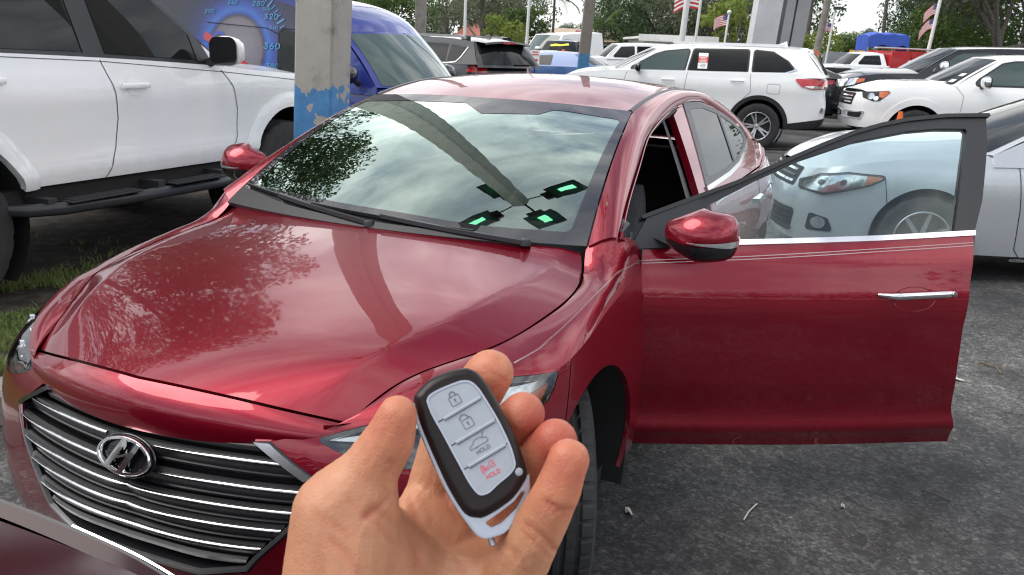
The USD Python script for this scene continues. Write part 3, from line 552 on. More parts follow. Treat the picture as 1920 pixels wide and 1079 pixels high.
part(dr, 'handle_cup', loft([door(c)+DN*o for c, o in zip(cup, (.0015, -.002, -.006, -.008, -.009))], True), RED, 60)
hx = np.linspace(.795, 1.068, 16); hz = .816+.010*(hx-.795)/.273
hr_ = []
for i, (h_, z_) in enumerate(zip(hx, hz)):
    f = min(1, .35+i*.22, .55+(15-i)*.3); lift = .034*min(1, i/3+.1, (15-i)/1.5+.5)
    a = np.linspace(0, 2*np.pi, 12, endpoint=False); c = door([h_, z_])[0]
    hr_.append(c+np.outer(lift+.010*np.cos(a)*f, DN)+np.outer(.0125*np.sin(a)*f, [0, 0, 1]))
part(dr, 'door_handle', loft(hr_, True, True), CHROME, 60)
part(dr, 'key_button', xf(lathe([(.001, .005), (.008, .004), (.009, 0)], 20), frame(door([1.052, .826])[0]+DN*.043, DD, (0, 0, 1), DN)), BRUSHED)
# door mirror: cap, black lower half, indicator
def mirror(parent, base, out, fwd, mats=(RED, GLOSSB)):
    """Shell with its rounded back facing fwd, standing off along out."""
    Z = np.array([0, 0, 1.]); P = []
    n, m = 26, 18
    la = np.linspace(-np.pi/2, np.pi/2, n); lo = np.linspace(-np.pi/2, np.pi/2, m)
    def pt(A, B):
        w = np.cos(B); zz = np.sin(B); x = np.sign(np.sin(A))*np.abs(np.sin(A))**.75
        hgt = .086*(1-.05*x)
        tip = np.where(x > 0, 1-.06*x, 1-.42*np.abs(x)**1.5)
        return base+np.multiply.outer(.118*x*np.sign(w)*np.abs(w)**.35+.0, out)+np.multiply.outer(.105*np.cos(A)*w**.9*tip, fwd)+np.multiply.outer(hgt*zz*tip, Z)
    def band(b0, b1):
        A, B = np.meshgrid(la, np.linspace(b0, b1, m), indexing='ij'); return loft(pt(A, B))
    mm = parent; part(parent, 'mirror_cap', band(-.22, np.pi/2), mats[0], 70)
    part(mm, 'mirror_lower', band(-np.pi/2, -.24), mats[1], 70)
    A, B = np.meshgrid(np.linspace(-.25, 1.45, 24), np.linspace(-.28, -.02, 6), indexing='ij')
    B = B+.13*np.linspace(1, 0, 24)[:, None]*np.linspace(-.6, 0, 6)[None]*0; w0 = np.clip(np.linspace(.1, 1.6, 24), 0, 1)[:, None]; B = -.12+(B+.12)*w0
    part(mm, 'mirror_indicator', loft(pt(A, B)+fwd*.003), LAMPW, 60)
    gb = np.array([base+out*.118*.93*c*1+Z*.068*s_*.93-fwd*.002 for c, s_ in zip(np.cos(th), np.sin(th))])
    part(mm, 'mirror_glass', trimesh.Trimesh(np.vstack([gb, gb.mean(0)]), [(i, (i+1) % 60, 60) for i in range(60)], process=False), CHROME)
    part(mm, 'mirror_rim', loft([base+out*.118*k*c_*1+Z*.074*k*s_-fwd*d for k, d in ((1, -.004),)for c_, s_ in ((0, 0),)]) if False else loft([np.array([base+out*.118*k*c+Z*.074*k*s_-fwd*d for c, s_ in zip(np.cos(th), np.sin(th))]) for k, d in ((.93, .0), (.93, .004), (.88, .006))], True), mats[1], 40)
    return mm
mb = door([.150, 1.022])[0]+DN*.145
mm_ = mirror(dr, mb, DN*.28+DD*.96 if False else (DD*.93+DN*.36), DN*.93-DD*.36)
part(mm_, 'mirror_arm', trimesh.convex.convex_hull(np.vstack([door([[.03, .985], [.10, .965], [.12, 1.02]])+DN*.01, mb-(DD*.93+DN*.36)*.09+np.array([0, 0, -.045]), mb-(DD*.93+DN*.36)*.06+np.array([0, 0, .01]), mb-(DD*.93+DN*.36)*.07+DN*(-.05)])), SATIN, 30)
mirror(hero, np.array([-.74, -.955, 1.055]), np.array([-.12, -.99, 0.]), np.array([.99, -.12, 0.]))
part(hero, 'mirror_arm', trimesh.convex.convex_hull(np.array([(-.55, -.79, 1.0), (-.66, -.79, 1.0), (-.60, -.79, 1.05), (-.70, -.86, 1.01), (-.75, -.87, 1.04), (-.72, -.86, 1.06)])), SATIN, 30)
for z_ in (.45, .74): part(hero, 'door_hinge', bx(-.55, -.49, .80, .86, z_, z_+.065), RED)
part(hero, 'sill_trim', loft([[(-.52, .84, .31), (-1.47, .84, .31)], [(-.52, .70, .33), (-1.47, .70, .33)], [(-.52, .66, .24), (-1.47, .66, .24)]]), SATIN)
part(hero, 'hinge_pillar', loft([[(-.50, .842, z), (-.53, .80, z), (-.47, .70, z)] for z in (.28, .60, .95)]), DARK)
part(hero, 'underbody', bx(-3.4, .60, -.66, .66, .15, .20), DARK)
# ================================================================ ground and setting
def at(px, d, z=0.):
    """Ground point at camera depth d in the direction of column px."""
    a = (px-960)/FPX; v = C_F+a*C_R-(C_F[2]+a*C_R[2])/C_U[2]*C_U; p = CAM[:2]+v[:2]*d; return np.array([p[0], p[1], z])
asph = look('asphalt_look', {
    'g': ('geometry', {}), 'v': ('voronoi_texture', dict(scale=95.0, feature='f1')), 'v2': ('voronoi_texture', dict(scale=42.0, feature='f1')), 'bw': ('rgb_to_bw', {}), 'bw2': ('rgb_to_bw', {}),
    'mm': ('math', dict(math_type='multiply_add', value2=.6, value3=0.0)), 'av': ('math', dict(math_type='multiply_add', value2=.4)),
    'st': ('rgb_ramp', dict(ramp=[(0, (.010, .0105, .011)), (.35, (.025, .026, .027)), (.60, (.047, .048, .049)), (.82, (.095, .095, .093)), (1, (.18, .18, .17))])),
    'n1': ('noise_texture', dict(scale=.8, detail=7.0, roughness=.65)), 'r1': ('rgb_ramp', dict(ramp=[(.36, (.48, .49, .52)), (.46, (.92, .92, .92)), (.53, (1.45, 1.42, 1.36)), (.64, (2.5, 2.38, 2.22))])), 'm1': ('mix_color', dict(blend_type='multiply', fac=1.0)),
    'n2': ('noise_texture', dict(scale=1.5, detail=4.0)), 'r2': ('rgb_ramp', dict(ramp=[(.55, (1, 1, 1)), (.66, (.45, .42, .40))])), 'm2': ('mix_color', dict(blend_type='multiply', fac=.9)),
    'bn': ('bump', dict(strength=.55, distance=.006)), 'rr': ('map_range', dict(from_min=.3, from_max=.7, to_min=.95, to_max=.62)), 'p': ('principled_bsdf', {})},
    [('g.position', 'v.vector'), ('g.position', 'v2.vector'), ('g.position', 'n1.vector'), ('g.position', 'n2.vector'), ('v.color', 'bw.color'), ('v2.color', 'bw2.color'), ('bw.val', 'mm.value1'), ('bw2.val', 'av.value1'), ('mm.value', 'av.value3'),
     ('av.value', 'st.fac'), ('st.color', 'm1.a'), ('n1.fac', 'r1.fac'), ('r1.color', 'm1.b'), ('m1.result', 'm2.a'), ('n2.fac', 'r2.fac'), ('r2.color', 'm2.b'), ('m2.result', 'p.base_color'), ('av.value', 'bn.height'), ('bn.normal', 'p.normal'), ('n1.fac', 'rr.value'), ('rr.result', 'p.roughness')])
ground_part('ground', trimesh.Trimesh([(-700, -700, 0), (700, -700, 0), (700, 700, 0), (-700, 700, 0)], [(0, 1, 2), (0, 2, 3)], process=False), asph)
concrete = plain('kerb_concrete', (.27, .26, .24), .85, var=.35, vs=5, bump=.5, bs=60, bd=.004, coord='object')
KY = -1.74
def kerb_profile(y, dx=0): return [(y+.10, 0), (y+.085, .11), (y+.06, .132), (y-.06, .135), (y-.07, .12)]
for k in range(5):
    x0 = -9.0+2.4*k
    part('/World', 'kerb', loft([[(x0+.01, y, z), (x0+2.39, y, z)] for y, z in kerb_profile(KY)]), concrete, 30).SetCustomDataByKey('kind', 'structure')
rng = np.random.default_rng(7)
soil = look('soil_look', {'g': ('geometry', {}), 'n': ('noise_texture', dict(scale=9.0, detail=8.0, roughness=.7)), 'r': ('rgb_ramp', dict(ramp=[(.3, (.014, .011, .009)), (.5, (.036, .028, .022)), (.66, (.085, .066, .05)), (.78, (.20, .17, .15))])),
    'b': ('bump', dict(strength=.9, distance=.03)), 'p': ('principled_bsdf', dict(roughness=.95))}, [('g.position', 'n.vector'), ('n.fac', 'r.fac'), ('r.color', 'p.base_color'), ('n.fac', 'b.height'), ('b.normal', 'p.normal')])
gx, gyy = np.meshgrid(np.linspace(-14, 3, 120), np.linspace(-8.5, KY-.065, 60), indexing='ij')
gz = .118+.03*meshkit.fbm(np.column_stack([gx.ravel()*1.3, gyy.ravel()*1.3, 0*gx.ravel()])).reshape(gx.shape)
ground_part('soil_bed', loft(np.stack([gx, gyy, gz], -1)), soil, 60)
def soil_z(x, y): return .118+.03*meshkit.fbm(np.column_stack([x*1.3, y*1.3, 0*x]))
LEAFV = dict(g=('geometry', {}))
def leafmat(name, dark, mid, light, trans=.48):
    dark, mid, light = [tuple(1.65*np.array(c)) for c in (dark, mid, light)]
    return look(name, {'g': ('geometry', {}), 'oi': ('object_info', {}), 'r': ('rgb_ramp', dict(ramp=[(0, dark), (.5, mid), (1, light)])), 'h': ('hsv', dict(saturation=1.0)), 'hv': ('map_range', dict(to_min=.75, to_max=1.25)),
        'd': ('principled_bsdf', dict(roughness=.5, specular_ior_level=.35)), 't': ('translucent_bsdf', {}), 'p': ('mix_closure', dict(fac=trans))},
        [('g.random_per_island', 'r.fac'), ('oi.random', 'hv.value'), ('hv.result', 'h.value'), ('r.color', 'h.color'), ('h.color', 'd.base_color'), ('h.color', 't.color'), ('d.BSDF', 'p.closure1'), ('t.BSDF', 'p.closure2')], surface='p.closure')
GRASS = leafmat('grass_look', (.10, .13, .04), (.20, .24, .08), (.34, .32, .17), .35)
def blades(pos, h, w, seed=1):
    r = np.random.default_rng(seed); n = len(pos); a = r.uniform(0, 2*np.pi, n); hh = h*r.uniform(.5, 1.3, n); le = r.normal(0, .55, (n, 2))*hh[:, None]
    d = np.column_stack([np.cos(a), np.sin(a), 0*a])*w/2
    mid = pos+np.column_stack([le*.4, hh*.65]); tip = pos+np.column_stack([le, hh])
    V = np.stack([pos-d, pos+d, mid+d*.7, mid-d*.7, tip], 1).reshape(-1, 3); k = np.arange(n)[:, None]*5
    T = np.concatenate([k+[0, 1, 2], k+[0, 2, 3], k+[3, 2, 4]], 1).reshape(-1, 3); return trimesh.Trimesh(V, T, process=False)
n = 60000; X = rng.uniform(-6.5, 1.5, n); Y = KY-.08-rng.beta(1.1, 1.2, n)*1.5
keep = (meshkit.fbm(np.column_stack([X*2.2, Y*2.2, 0*X+3])) > .40)&(Y > -3.15+np.maximum(0, -1.0-X)*.45+.10*np.sin(X*5)); X, Y = X[keep], Y[keep]
tag(part('/World', 'grass', blades(np.column_stack([X, Y, soil_z(X, Y)-.01]), .055, .009, 3), GRASS, False), 'patchy short grass strip between the kerb and the bare soil', 'grass', kind='stuff')
n = 1500; X = rng.uniform(-4.5, -.8, n); Y = rng.uniform(-4.4, -2.7, n); keep = meshkit.fbm(np.column_stack([X*1.7, Y*1.7, 0*X+9])) > .55; X, Y = X[keep], Y[keep]
tag(part('/World', 'weeds', blades(np.column_stack([X, Y, soil_z(X, Y)-.01]), .05, .010, 5), GRASS, False), 'sparse weeds growing out of the dark soil under the white vehicle', 'weeds', kind='stuff')
DRY = plain('dry_leaf', (.20, .13, .07), .8, var=.4, vs=30); PALE = plain('pale_litter', (.52, .50, .45), .7, var=.15, vs=40)
def scrap(x, y, L_, W_, a, mat, lab, z=0., seed=0, cat='litter', name='litter'):
    r = np.random.default_rng(seed); t = np.linspace(0, 2*np.pi, 12, endpoint=False); q = np.column_stack([np.cos(t)*L_/2, np.sin(t)*W_/2])*(1+r.normal(0, .16, (12, 1)))
    zz = .008+.007*r.normal(0, 1, 12)+.006*np.cos(2*t); c, s = math.cos(a), math.sin(a)
    top = np.column_stack([x+q[:, 0]*c-q[:, 1]*s, y+q[:, 0]*s+q[:, 1]*c, z+np.abs(zz)+.002]); V = np.vstack([top, [(x, y, z+.012)], top-[0, 0, .002], [(x, y, z+.010)]])
    i = np.arange(12); j = (i+1) % 12; T = np.vstack([np.column_stack([i, j, 0*i+12]), np.column_stack([13+j, 13+i, 0*i+25]), np.column_stack([i, 13+i, j]), np.column_stack([j, 13+i, 13+j])])
    solo(name, trimesh.Trimesh(V, T, process=False), mat, lab, cat, smooth=30)
scrap(-.52, .86, .055, .022, .6, PALE, 'small crumpled pale paper scrap on the asphalt beside the front tyre', seed=1)
scrap(-.93, 1.54, .030, .014, .3, PALE, 'tiny cream paper chip lying on open asphalt below the open door', seed=2)
scrap(-2.67, 1.95, .055, .035, 1.0, PALE, 'folded white paper scrap on the asphalt behind the open door', seed=3)
scrap(-1.9, 1.52, .075, .022, .9, DRY, 'brown withered leaf lying in the shade under the door', seed=4, cat='leaf', name='fallen_leaf')
scrap(-.45, 1.63, .022, .016, .2, DRY, 'small round tan leaf on the asphalt far below the door handle', seed=5, cat='leaf', name='fallen_leaf')
solo('twig', tube([(-.80, 1.255, .006), (-.72, 1.24, .010), (-.66, 1.235, .006)], .0028, 6), PALE, 'thin pale twig lying on the asphalt under the open door', 'twig')
solo('twig', tube([(-1.22, 1.80, .006), (-1.20, 1.84, .011), (-1.18, 1.90, .006)], .003, 6), DARKM, 'short dark twig on the asphalt toward the pale car', 'twig')
solo('twig', tube([(-3.05, 2.06, .006), (-2.98, 2.14, .012), (-2.90, 2.16, .006)], .003, 6), DRY, 'bent brown twig on the asphalt near the pale car front wheel', 'twig')
# yellow wheel stop
ws_a, ws_b = np.array([-9.35, .06]), np.array([-11.2, .75]); dv = (ws_b-ws_a)/np.linalg.norm(ws_b-ws_a); nv = np.array([-dv[1], dv[0]])
rows = []
for o, z in ((-.10, 0), (-.085, .10), (-.05, .125), (.05, .125), (.085, .10), (.10, 0)): rows.append([np.r_[ws_a+dv*t+nv*o*k, z*k] for t, k in ((0, .02), (0, 1), (1.9, 1), (1.9, .02))])
solo('wheel_stop', loft(rows), YELLOWP, 'yellow painted concrete wheel stop seen through the open door window', 'wheel stop', 30)
stripe = plain('faded_line', (.40, .40, .38), .8, var=.5, vs=12)
def line_on_ground(a, b, w, name='parking_line'):
    a, b = np.array(a), np.array(b); d = (b-a)/np.linalg.norm(b-a); m = np.array([-d[1], d[0]])*w/2
    ground_part(name, trimesh.Trimesh([(*(a-m), .004), (*(b-m), .004), (*(b+m), .004), (*(a+m), .004)], [(0, 1, 2), (0, 2, 3)], process=False), stripe)
line_on_ground((-15.3, .35), (-12.6, -2.6), .11); line_on_ground((-12.5, 2.0), (-9.7, -1.0), .11)
# -- painted concrete light pole with four floodlights
def painted(name, top, grey=(.285, .27, .245), blue=(.045, .17, .36)):
    return look(name, {'g': ('geometry', {}), 'sz': ('separate_xyz', {}), 'n': ('noise_texture', dict(scale=5.5, detail=6.0, roughness=.6)), 'a': ('math', dict(math_type='multiply_add', value2=.55)), 'lt': ('math', dict(math_type='less_than', value2=top+.275)),
        'n2': ('noise_texture', dict(scale=3.1, detail=5.0, roughness=.62)), 'pe': ('math', dict(math_type='less_than', value2=.60)), 'mk': ('math', dict(math_type='multiply')),
        'n3': ('noise_texture', dict(scale=7.0, detail=8.0, roughness=.7)), 'rg': ('rgb_ramp', dict(ramp=[(.25, tuple(.45*np.array(grey))), (.45, grey), (.75, tuple(1.18*np.array(grey)))])), 'rb': ('rgb_ramp', dict(ramp=[(.3, tuple(.75*np.array(blue))), (.7, tuple(1.35*np.array(blue)))])),
        'm': ('mix_color', {}), 'bh': ('math', dict(math_type='multiply_add', value2=.4)), 'b': ('bump', dict(strength=.5, distance=.006)), 'p': ('principled_bsdf', dict(roughness=.72))},
        [('g.position', 'sz.vector'), ('g.position', 'n.vector'), ('g.position', 'n2.vector'), ('g.position', 'n3.vector'), ('n.fac', 'a.value1'), ('sz.z', 'a.value3'), ('a.value', 'lt.value1'), ('n2.fac', 'pe.value1'), ('lt.value', 'mk.value1'), ('pe.value', 'mk.value2'),
         ('n3.fac', 'rg.fac'), ('n3.fac', 'rb.fac'), ('rg.color', 'm.a'), ('rb.color', 'm.b'), ('mk.value', 'm.fac'), ('m.result', 'p.base_color'), ('n3.fac', 'bh.value1'), ('mk.value', 'bh.value3'), ('bh.value', 'b.height'), ('b.normal', 'p.normal')])
def sq_pole(s0, s1, h, z0=0.):
    rows = []
    for t in np.linspace(0, 1, 12):
        s = (s0+(s1-s0)*t)/2; c = .12*s; q = [(s-c, -s), (s, -s+c), (s, s-c), (s-c, s), (-s+c, s), (-s, s-c), (-s, -s+c), (-s+c, -s)]
        rows.append([(x, y, z0+(h-z0)*t) for x, y in q])
    return loft(rows, True, True)
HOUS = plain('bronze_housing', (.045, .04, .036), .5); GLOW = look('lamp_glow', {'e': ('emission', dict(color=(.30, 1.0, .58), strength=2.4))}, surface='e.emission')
LP = np.array([-2.87, -2.17]); LPH = 9.3
lp = thing('light_pole', 'square concrete light pole with peeling blue paint at its foot', 'light pole', (LP[0], LP[1], 0), 0)
PM = rot(8, (0, 0, 1)); LEAN = np.eye(4); LEAN[0, 2], LEAN[1, 2] = -.020, .030
part(lp, 'pole', xf(sq_pole(.285, .27, LPH), LEAN@PM), painted('pole_paint', 1.24), 20)
tp = (LEAN@np.array([0, 0, LPH, 1]))[:3]
for k in range(4):
    a = math.radians(8+45+90*k); d = np.array([math.cos(a), math.sin(a), 0]); s = np.array([-d[1], d[0], 0])
    arm = part(lp, 'lamp_arm', tube([tp+d*.05+[0, 0, -.15], tp+d*.42+[0, 0, -.06], tp+d*.72+[0, 0, -.02]], .028, 8), HOUS, 60)
    Mh = frame(tp+d*1.06+np.array([0, 0, .02]), d, s, (0, 0, 1))@rot(12, (0, 1, 0))@np.diag([1.55, 1.55, 1.3, 1])
    hb = trimesh.convex.convex_hull(np.array([(x*sx, y*sx, z) for sx, z in ((1, -.07), (1, .0), (.82, .10), (.55, .14)) for x in (-.25, .25) for y in (-.20, .20)]))
    hd_ = part(arm, 'floodlight', xf(hb, Mh), HOUS, 30)
    part(arm, 'floodlight_box', xf(bx(-.36, -.24, -.11, .11, -.05, .09), Mh), HOUS, 30)
    part(arm, 'floodlight_lens', xf(bx(-.215, .215, -.17, .17, -.078, -.072), Mh), plain('flood_glass', (.05, .22, .13), .12, coat=1.0) if k == 0 else _mats['flood_glass'], 30)
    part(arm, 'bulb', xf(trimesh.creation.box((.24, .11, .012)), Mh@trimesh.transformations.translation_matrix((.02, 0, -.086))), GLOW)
# -- trees
def leaf_cloud(centres, radii, n, size, seed, flat=.75):
    r = np.random.default_rng(seed); w = np.array(radii)**2.2; k = r.choice(len(centres), n, p=w/w.sum()); d = r.normal(size=(n, 3)); d /= np.linalg.norm(d, axis=1, keepdims=True)
    rad = np.array(radii)[k]*(.45+.6*r.random(n)**.55); P = np.array(centres)[k]+d*rad[:, None]*[1, 1, flat]
    nn = d*.8+r.normal(size=(n, 3))*.8+[0, 0, .35]; nn /= np.linalg.norm(nn, axis=1, keepdims=True); u = np.cross(nn, r.normal(size=(n, 3))); u /= np.linalg.norm(u, axis=1, keepdims=True); v = np.cross(nn, u)
    s = size*r.uniform(.6, 1.35, n)[:, None]; V = np.stack([P-u*s, P+v*s*.45, P+u*s, P-v*s*.45], 1).reshape(-1, 3); i = np.arange(n)[:, None]*4
    return trimesh.Trimesh(V, np.concatenate([i+[0, 1, 2], i+[0, 2, 3]], 1).reshape(-1, 3), process=False)
LEAFA = leafmat('leaf_dark', (.032, .055, .022), (.065, .10, .036), (.12, .165, .06)); LEAFB = leafmat('leaf_mid', (.06, .095, .026), (.12, .17, .05), (.20, .25, .085)); LEAFC = leafmat('leaf_grey', (.06, .07, .042), (.115, .128, .075), (.19, .20, .125)); LEAFD = leafmat('leaf_yellow', (.10, .13, .025), (.20, .25, .05), (.32, .36, .10))
BARK = plain('bark', (.13, .115, .10), .9, var=.45, vs=9, bump=.8, bs=25, bd=.03); BARKD = plain('bark_dark', (.055, .046, .04), .9, var=.4, vs=9, bump=.8, bs=25, bd=.03)
def limb(p0, p1, r0, r1, seed, n=7):
    r = np.random.default_rng(seed); t = np.linspace(0, 1, n)[:, None]; p0, p1 = np.array(p0, float), np.array(p1, float); L_ = np.linalg.norm(p1-p0)
    P = p0+(p1-p0)*t+np.cumsum(r.normal(0, .035*L_, (n, 3)), 0)*np.sin(np.pi*t)*.8; return tube(P, np.linspace(r0, r1, n), 8)
def tree_class(name, h, cr, seed, leaf, bark, n=5200, size=.20, trunk_h=.30, clumps=26, spread=1.0, flat=.75):
    def b(pr):
        r = np.random.default_rng(seed); th_ = h*trunk_h; cs, rs, L_ = [], [], [limb((0, 0, -.1), (r.normal(0, .1)*h*.3, r.normal(0, .1)*h*.3, th_), .035*h, .024*h, seed)]
        base = np.array([0, 0, th_])
        for k in range(clumps):
            a = r.uniform(0, 2*np.pi); e = r.random(); rr = cr*spread*math.sqrt(r.random())*(1-.55*max(0, e-.45)/.55); c = np.array([rr*math.cos(a), rr*math.sin(a), th_+(h-th_)*(.12+.80*e)])
            cs.append(c); rs.append(cr*r.uniform(.20, .42))
            if k < 9: L_.append(limb(base+[0, 0, -.15*th_*r.random()], c*[.85, .85, .95], .014*h, .004*h, seed*31+k))
        part(pr, 'crown', leaf_cloud(cs, rs, n, size, seed, flat), leaf, False); part(pr, 'trunk', cat_meshes(L_), bark, 60)
    return klass(name, b)
def palm_class(name, h, fl, seed, leaf, bark, fronds=17, droop=1.0, tr=.14):
    def b(pr):
        r = np.random.default_rng(seed); part(pr, 'trunk', tube([(0, 0, -.1), (.15, .05, h*.3), (.22, .1, h*.65), (.2, .1, h)], [tr*1.35, tr, tr*.9, tr*.8], 10), bark, 60)
        V, T = [], []; top = np.array([.2, .1, h])
        for k in range(fronds):
            a = 2*np.pi*k/fronds+r.normal(0, .15); e = r.uniform(-.15, 1.25); t = np.linspace(0, 1, 24)
            hd = np.array([math.cos(a), math.sin(a), 0]); el_ = e-1.9*droop*t*t*.7; ds = fl/23; P = top+np.cumsum(np.outer(np.cos(el_), hd)*ds+np.outer(np.sin(el_), [0, 0, 1])*ds, 0); sd = np.array([-hd[1], hd[0], 0])
            for i in range(2, 24):
                ll = fl*.30*math.sin(np.pi*min(1, .12+.88*t[i]))**.6
                for s in (1, -1):
                    tip = P[i]+sd*s*ll*.75+hd*ll*.45-np.array([0, 0, 1])*ll*(.35+.25*r.random()); n0 = sum(map(len, V)); w = .035*fl/2.4
                    V.append(np.array([P[i]-hd*w, P[i]+hd*w, tip])); T.append([n0, n0+1, n0+2])
            n0 = sum(map(len, V)); tb = tube(P, np.linspace(.03, .008, 24), 4); V.append(tb.vertices); T += (tb.faces+n0).tolist()
        part(pr, 'crown', trimesh.Trimesh(np.vstack(V), np.array(T), process=False), leaf, False)
    return klass(name, b)
oakA = tree_class('oak_a', 10, 4.6, 11, LEAFA, BARKD, n=9000, trunk_h=.14, clumps=36, size=.17); oakB = tree_class('oak_b', 9, 4.4, 12, LEAFB, BARK, n=9000, trunk_h=.12, clumps=36, size=.17); oakC = tree_class('oak_c', 9.5, 4.8, 13, LEAFC, BARK, spread=1.05, n=7000, trunk_h=.24, clumps=30, size=.16); oakD = tree_class('oak_d', 10, 5.0, 14, LEAFA, BARKD, n=9000, trunk_h=.12, clumps=38, size=.17)
airy = tree_class('airy_tree', 11, 3.2, 15, LEAFC, BARK, n=2600, size=.22, trunk_h=.25, clumps=18, flat=1.1); shrubA = tree_class('shrub_a', 3.6, 2.0, 16, LEAFD, BARK, n=1800, size=.13, trunk_h=.12, clumps=14); shrubB = tree_class('shrub_b', 4.2, 2.3, 17, LEAFB, BARK, n=2000, size=.15, trunk_h=.12, clumps=14)
palmA = palm_class('palm_a', 9, 3.3, 21, LEAFC, BARK, droop=1.15); palmB = palm_class('palm_b', 4.2, 2.6, 22, LEAFB, BARK, droop=.9); palmC = palm_class('palm_c', 6.5, 3.0, 23, LEAFB, BARK, droop=1.0)
near = tree_class('near_oak', 12.5, 4.2, 31, LEAFA, BARKD, n=36000, size=.10, trunk_h=.26, clumps=46)
copy_of(near, 'oak_tree', 'large leafy oak overhanging the white vehicle, mirrored in the red bonnet', 'tree', (-6.6, -12.3, .1), 40)
def tree(src, px, d, label, s=1.0, rz=0, name='oak_tree', cat='tree', group=None):
    copy_of(src, name, label, cat, at(px, d), rz, group, s)
tree(oakA, 690, 78, 'dark oak rising straight above the blue van roof', 1.0, 10)
tree(oakB, 725, 66, 'mid green oak just before the grey square pole behind the black vehicle', .60, 80)
tree(oakD, 815, 92, 'dark spreading oak filling the gap between the grey pole and the first white flagpole', .48, 150)
tree(airy, 835, 84, 'thin pale wispy tree standing against the sky above the red tiled roof', .72, 20, 'wispy_tree')
tree(palmB, 832, 62, 'low bushy palm in front of the red tiled roof', .85, 30, 'palm_tree', 'palm')
tree(oakC, 902, 58, 'grey barked tree with forked trunk over the black vehicle roof', .68, 200)
tree(shrubA, 942, 55, 'bright yellow green shrub before the red tiled roof', .95, 0, 'shrub', 'shrub')
tree(shrubB, 985, 56, 'leafy green bush over the white van roof', .95, 60, 'shrub', 'shrub')
tree(oakC, 950, 72, 'tall olive grey tree behind the flagpole over the white van', .75, 300)
tree(palmC, 1032, 74, 'slender palm leaning beside the stop sign', .85, 50, 'palm_tree', 'palm')
tree(oakA, 1060, 100, 'dark round tree behind the stop sign', .42, 33)
tree(oakD, 1162, 82, 'dense dark tree directly beside the blue footed square pole', .70, 75)
tree(oakB, 1112, 100, 'low mid green tree behind the beige roofed house', .5, 120)
tree(palmB, 1128, 70, 'small light green palm under the dense dark tree', .8, 10, 'palm_tree', 'palm')
tree(oakC, 1215, 84, 'brownish oak crown over the low flat roofed building', .64, 250)
tree(oakA, 1270, 72, 'large dark oak behind the pair of flagpoles', .98, 190)
tree(oakC, 1325, 64, 'shaggy olive oak between the flagpoles and the tall sign columns', .82, 20)
tree(shrubA, 1382, 58, 'yellow green bush beside the rust streaked sign column', 1.5, 40, 'shrub', 'shrub')
tree(oakD, 1418, 76, 'dark oak mostly hidden behind the sign columns', 1.1, 280)
tree(palmC, 1508, 66, 'feathery palm rising beside the leaning concrete pole', 1.15, 0, 'palm_tree', 'palm')
tree(shrubA, 1535, 60, 'bright green bush below the small flag on the lamp post', .95, 100, 'shrub', 'shrub')
tree(oakB, 1590, 92, 'mid green round tree behind the blue canopy', .48, 45)
tree(oakA, 1625, 110, 'dark distant tree just over the blue canopy', .52, 145)
tree(palmA, 1652, 66, 'tall wind bent palm against the sky above the blue canopy', 1.0, 200, 'palm_tree', 'palm')
tree(shrubB, 1597, 64, 'low green bush before the blue canopy', .7, 10, 'shrub', 'shrub')
tree(oakD, 1735, 84, 'dark tree behind the ragged pair of flags', .85, 15)
tree(oakB, 1772, 62, 'broad green oak behind the black truck cab', .95, 260)
tree(oakA, 1812, 72, 'dark oak above the windshield of the black truck', 1.0, 100)
tree(oakC, 1868, 52, 'olive oak with dark leaning trunk above the white pickup', 1.12, 310)
tree(oakB, 1925, 58, 'green oak at the very edge of view over the white pickup roof', 1.2, 170)
tree(oakA, 640, 95, 'dark oak half hidden by the blue painted light pole', 1.05, 210)
tree(oakB, 1470, 105, 'pale green tree behind the gap of the sign columns', .5, 200)
tree(oakD, 1655, 120, 'distant dark tree low behind the red utility truck', .42, 260)
tag(part('/World', 'hedge', leaf_cloud([at(x, 40+.0*x)+[0, 0, .55] for x in np.linspace(1000, 1180, 26)], [.55]*26, 5000, .06, 77), leafmat('hedge_leaf', (.05, .045, .012), (.09, .085, .02), (.16, .12, .04)), False), 'low clipped hedge along the road behind the red car roof', 'hedge')
# belts of woods closing the horizon all round the lot
cs, rs = [], []
for k in range(230):
    a = 2*np.pi*k/230; fwd = math.cos(a-YAW) > .72; d = (120+12*math.sin(k*.7)) if fwd else (58+6*math.sin(k*.9)); hgt = 1.2+.8*math.sin(k*1.3) if fwd else 3.4+1.6*math.sin(k*1.1)
    p_ = CAM[:2]+d*np.array([math.cos(a), math.sin(a)])
    for q_ in range(1 if fwd else 2): cs.append([p_[0], p_[1], hgt+3.2*q_]); rs.append((2.9 if fwd else 3.9)+1.0*math.sin(k*.83+q_))
tag(part('/World', 'distant_woods', leaf_cloud(cs, rs, 46000, .42, 88), LEAFA, False), 'belt of distant woods closing the horizon', 'woods', kind='stuff')
# -- poles and flags
WOODC = plain('weathered_post', (.20, .185, .165), .85, var=.35, vs=5, bump=.4, bs=30); WPOLE = plain('white_pole', (.62, .62, .60), .45, var=.08, vs=3)
FLB = plain('flag_blue', (.03, .035, .16), .8); FLR = plain('flag_red', (.42, .03, .04), .8); FLW = plain('flag_white', (.66, .65, .64), .8)
def simple_pole(px, d, r0, h, label, mat, name='pole', sq=False, lean=(0, 0), r1=None, cat='pole'):
    p = at(px, d); r1 = r0 if r1 is None else r1
    m = sq_pole(2*r0, 2*r1, h) if sq else tube([(0, 0, 0), (lean[0]*h, lean[1]*h, h)], [r0, r1], 12)
    if sq: S_ = np.eye(4); S_[0, 2], S_[1, 2] = lean; m = xf(m, S_@rot(24, (0, 0, 1)))
    t = thing(name, label, cat, p); part(t, 'shaft', m, mat, 30); return t, p
rv = lambda k: (float(C_R[0]*k), float(C_R[1]*k))       # leaning to the right of the view by k
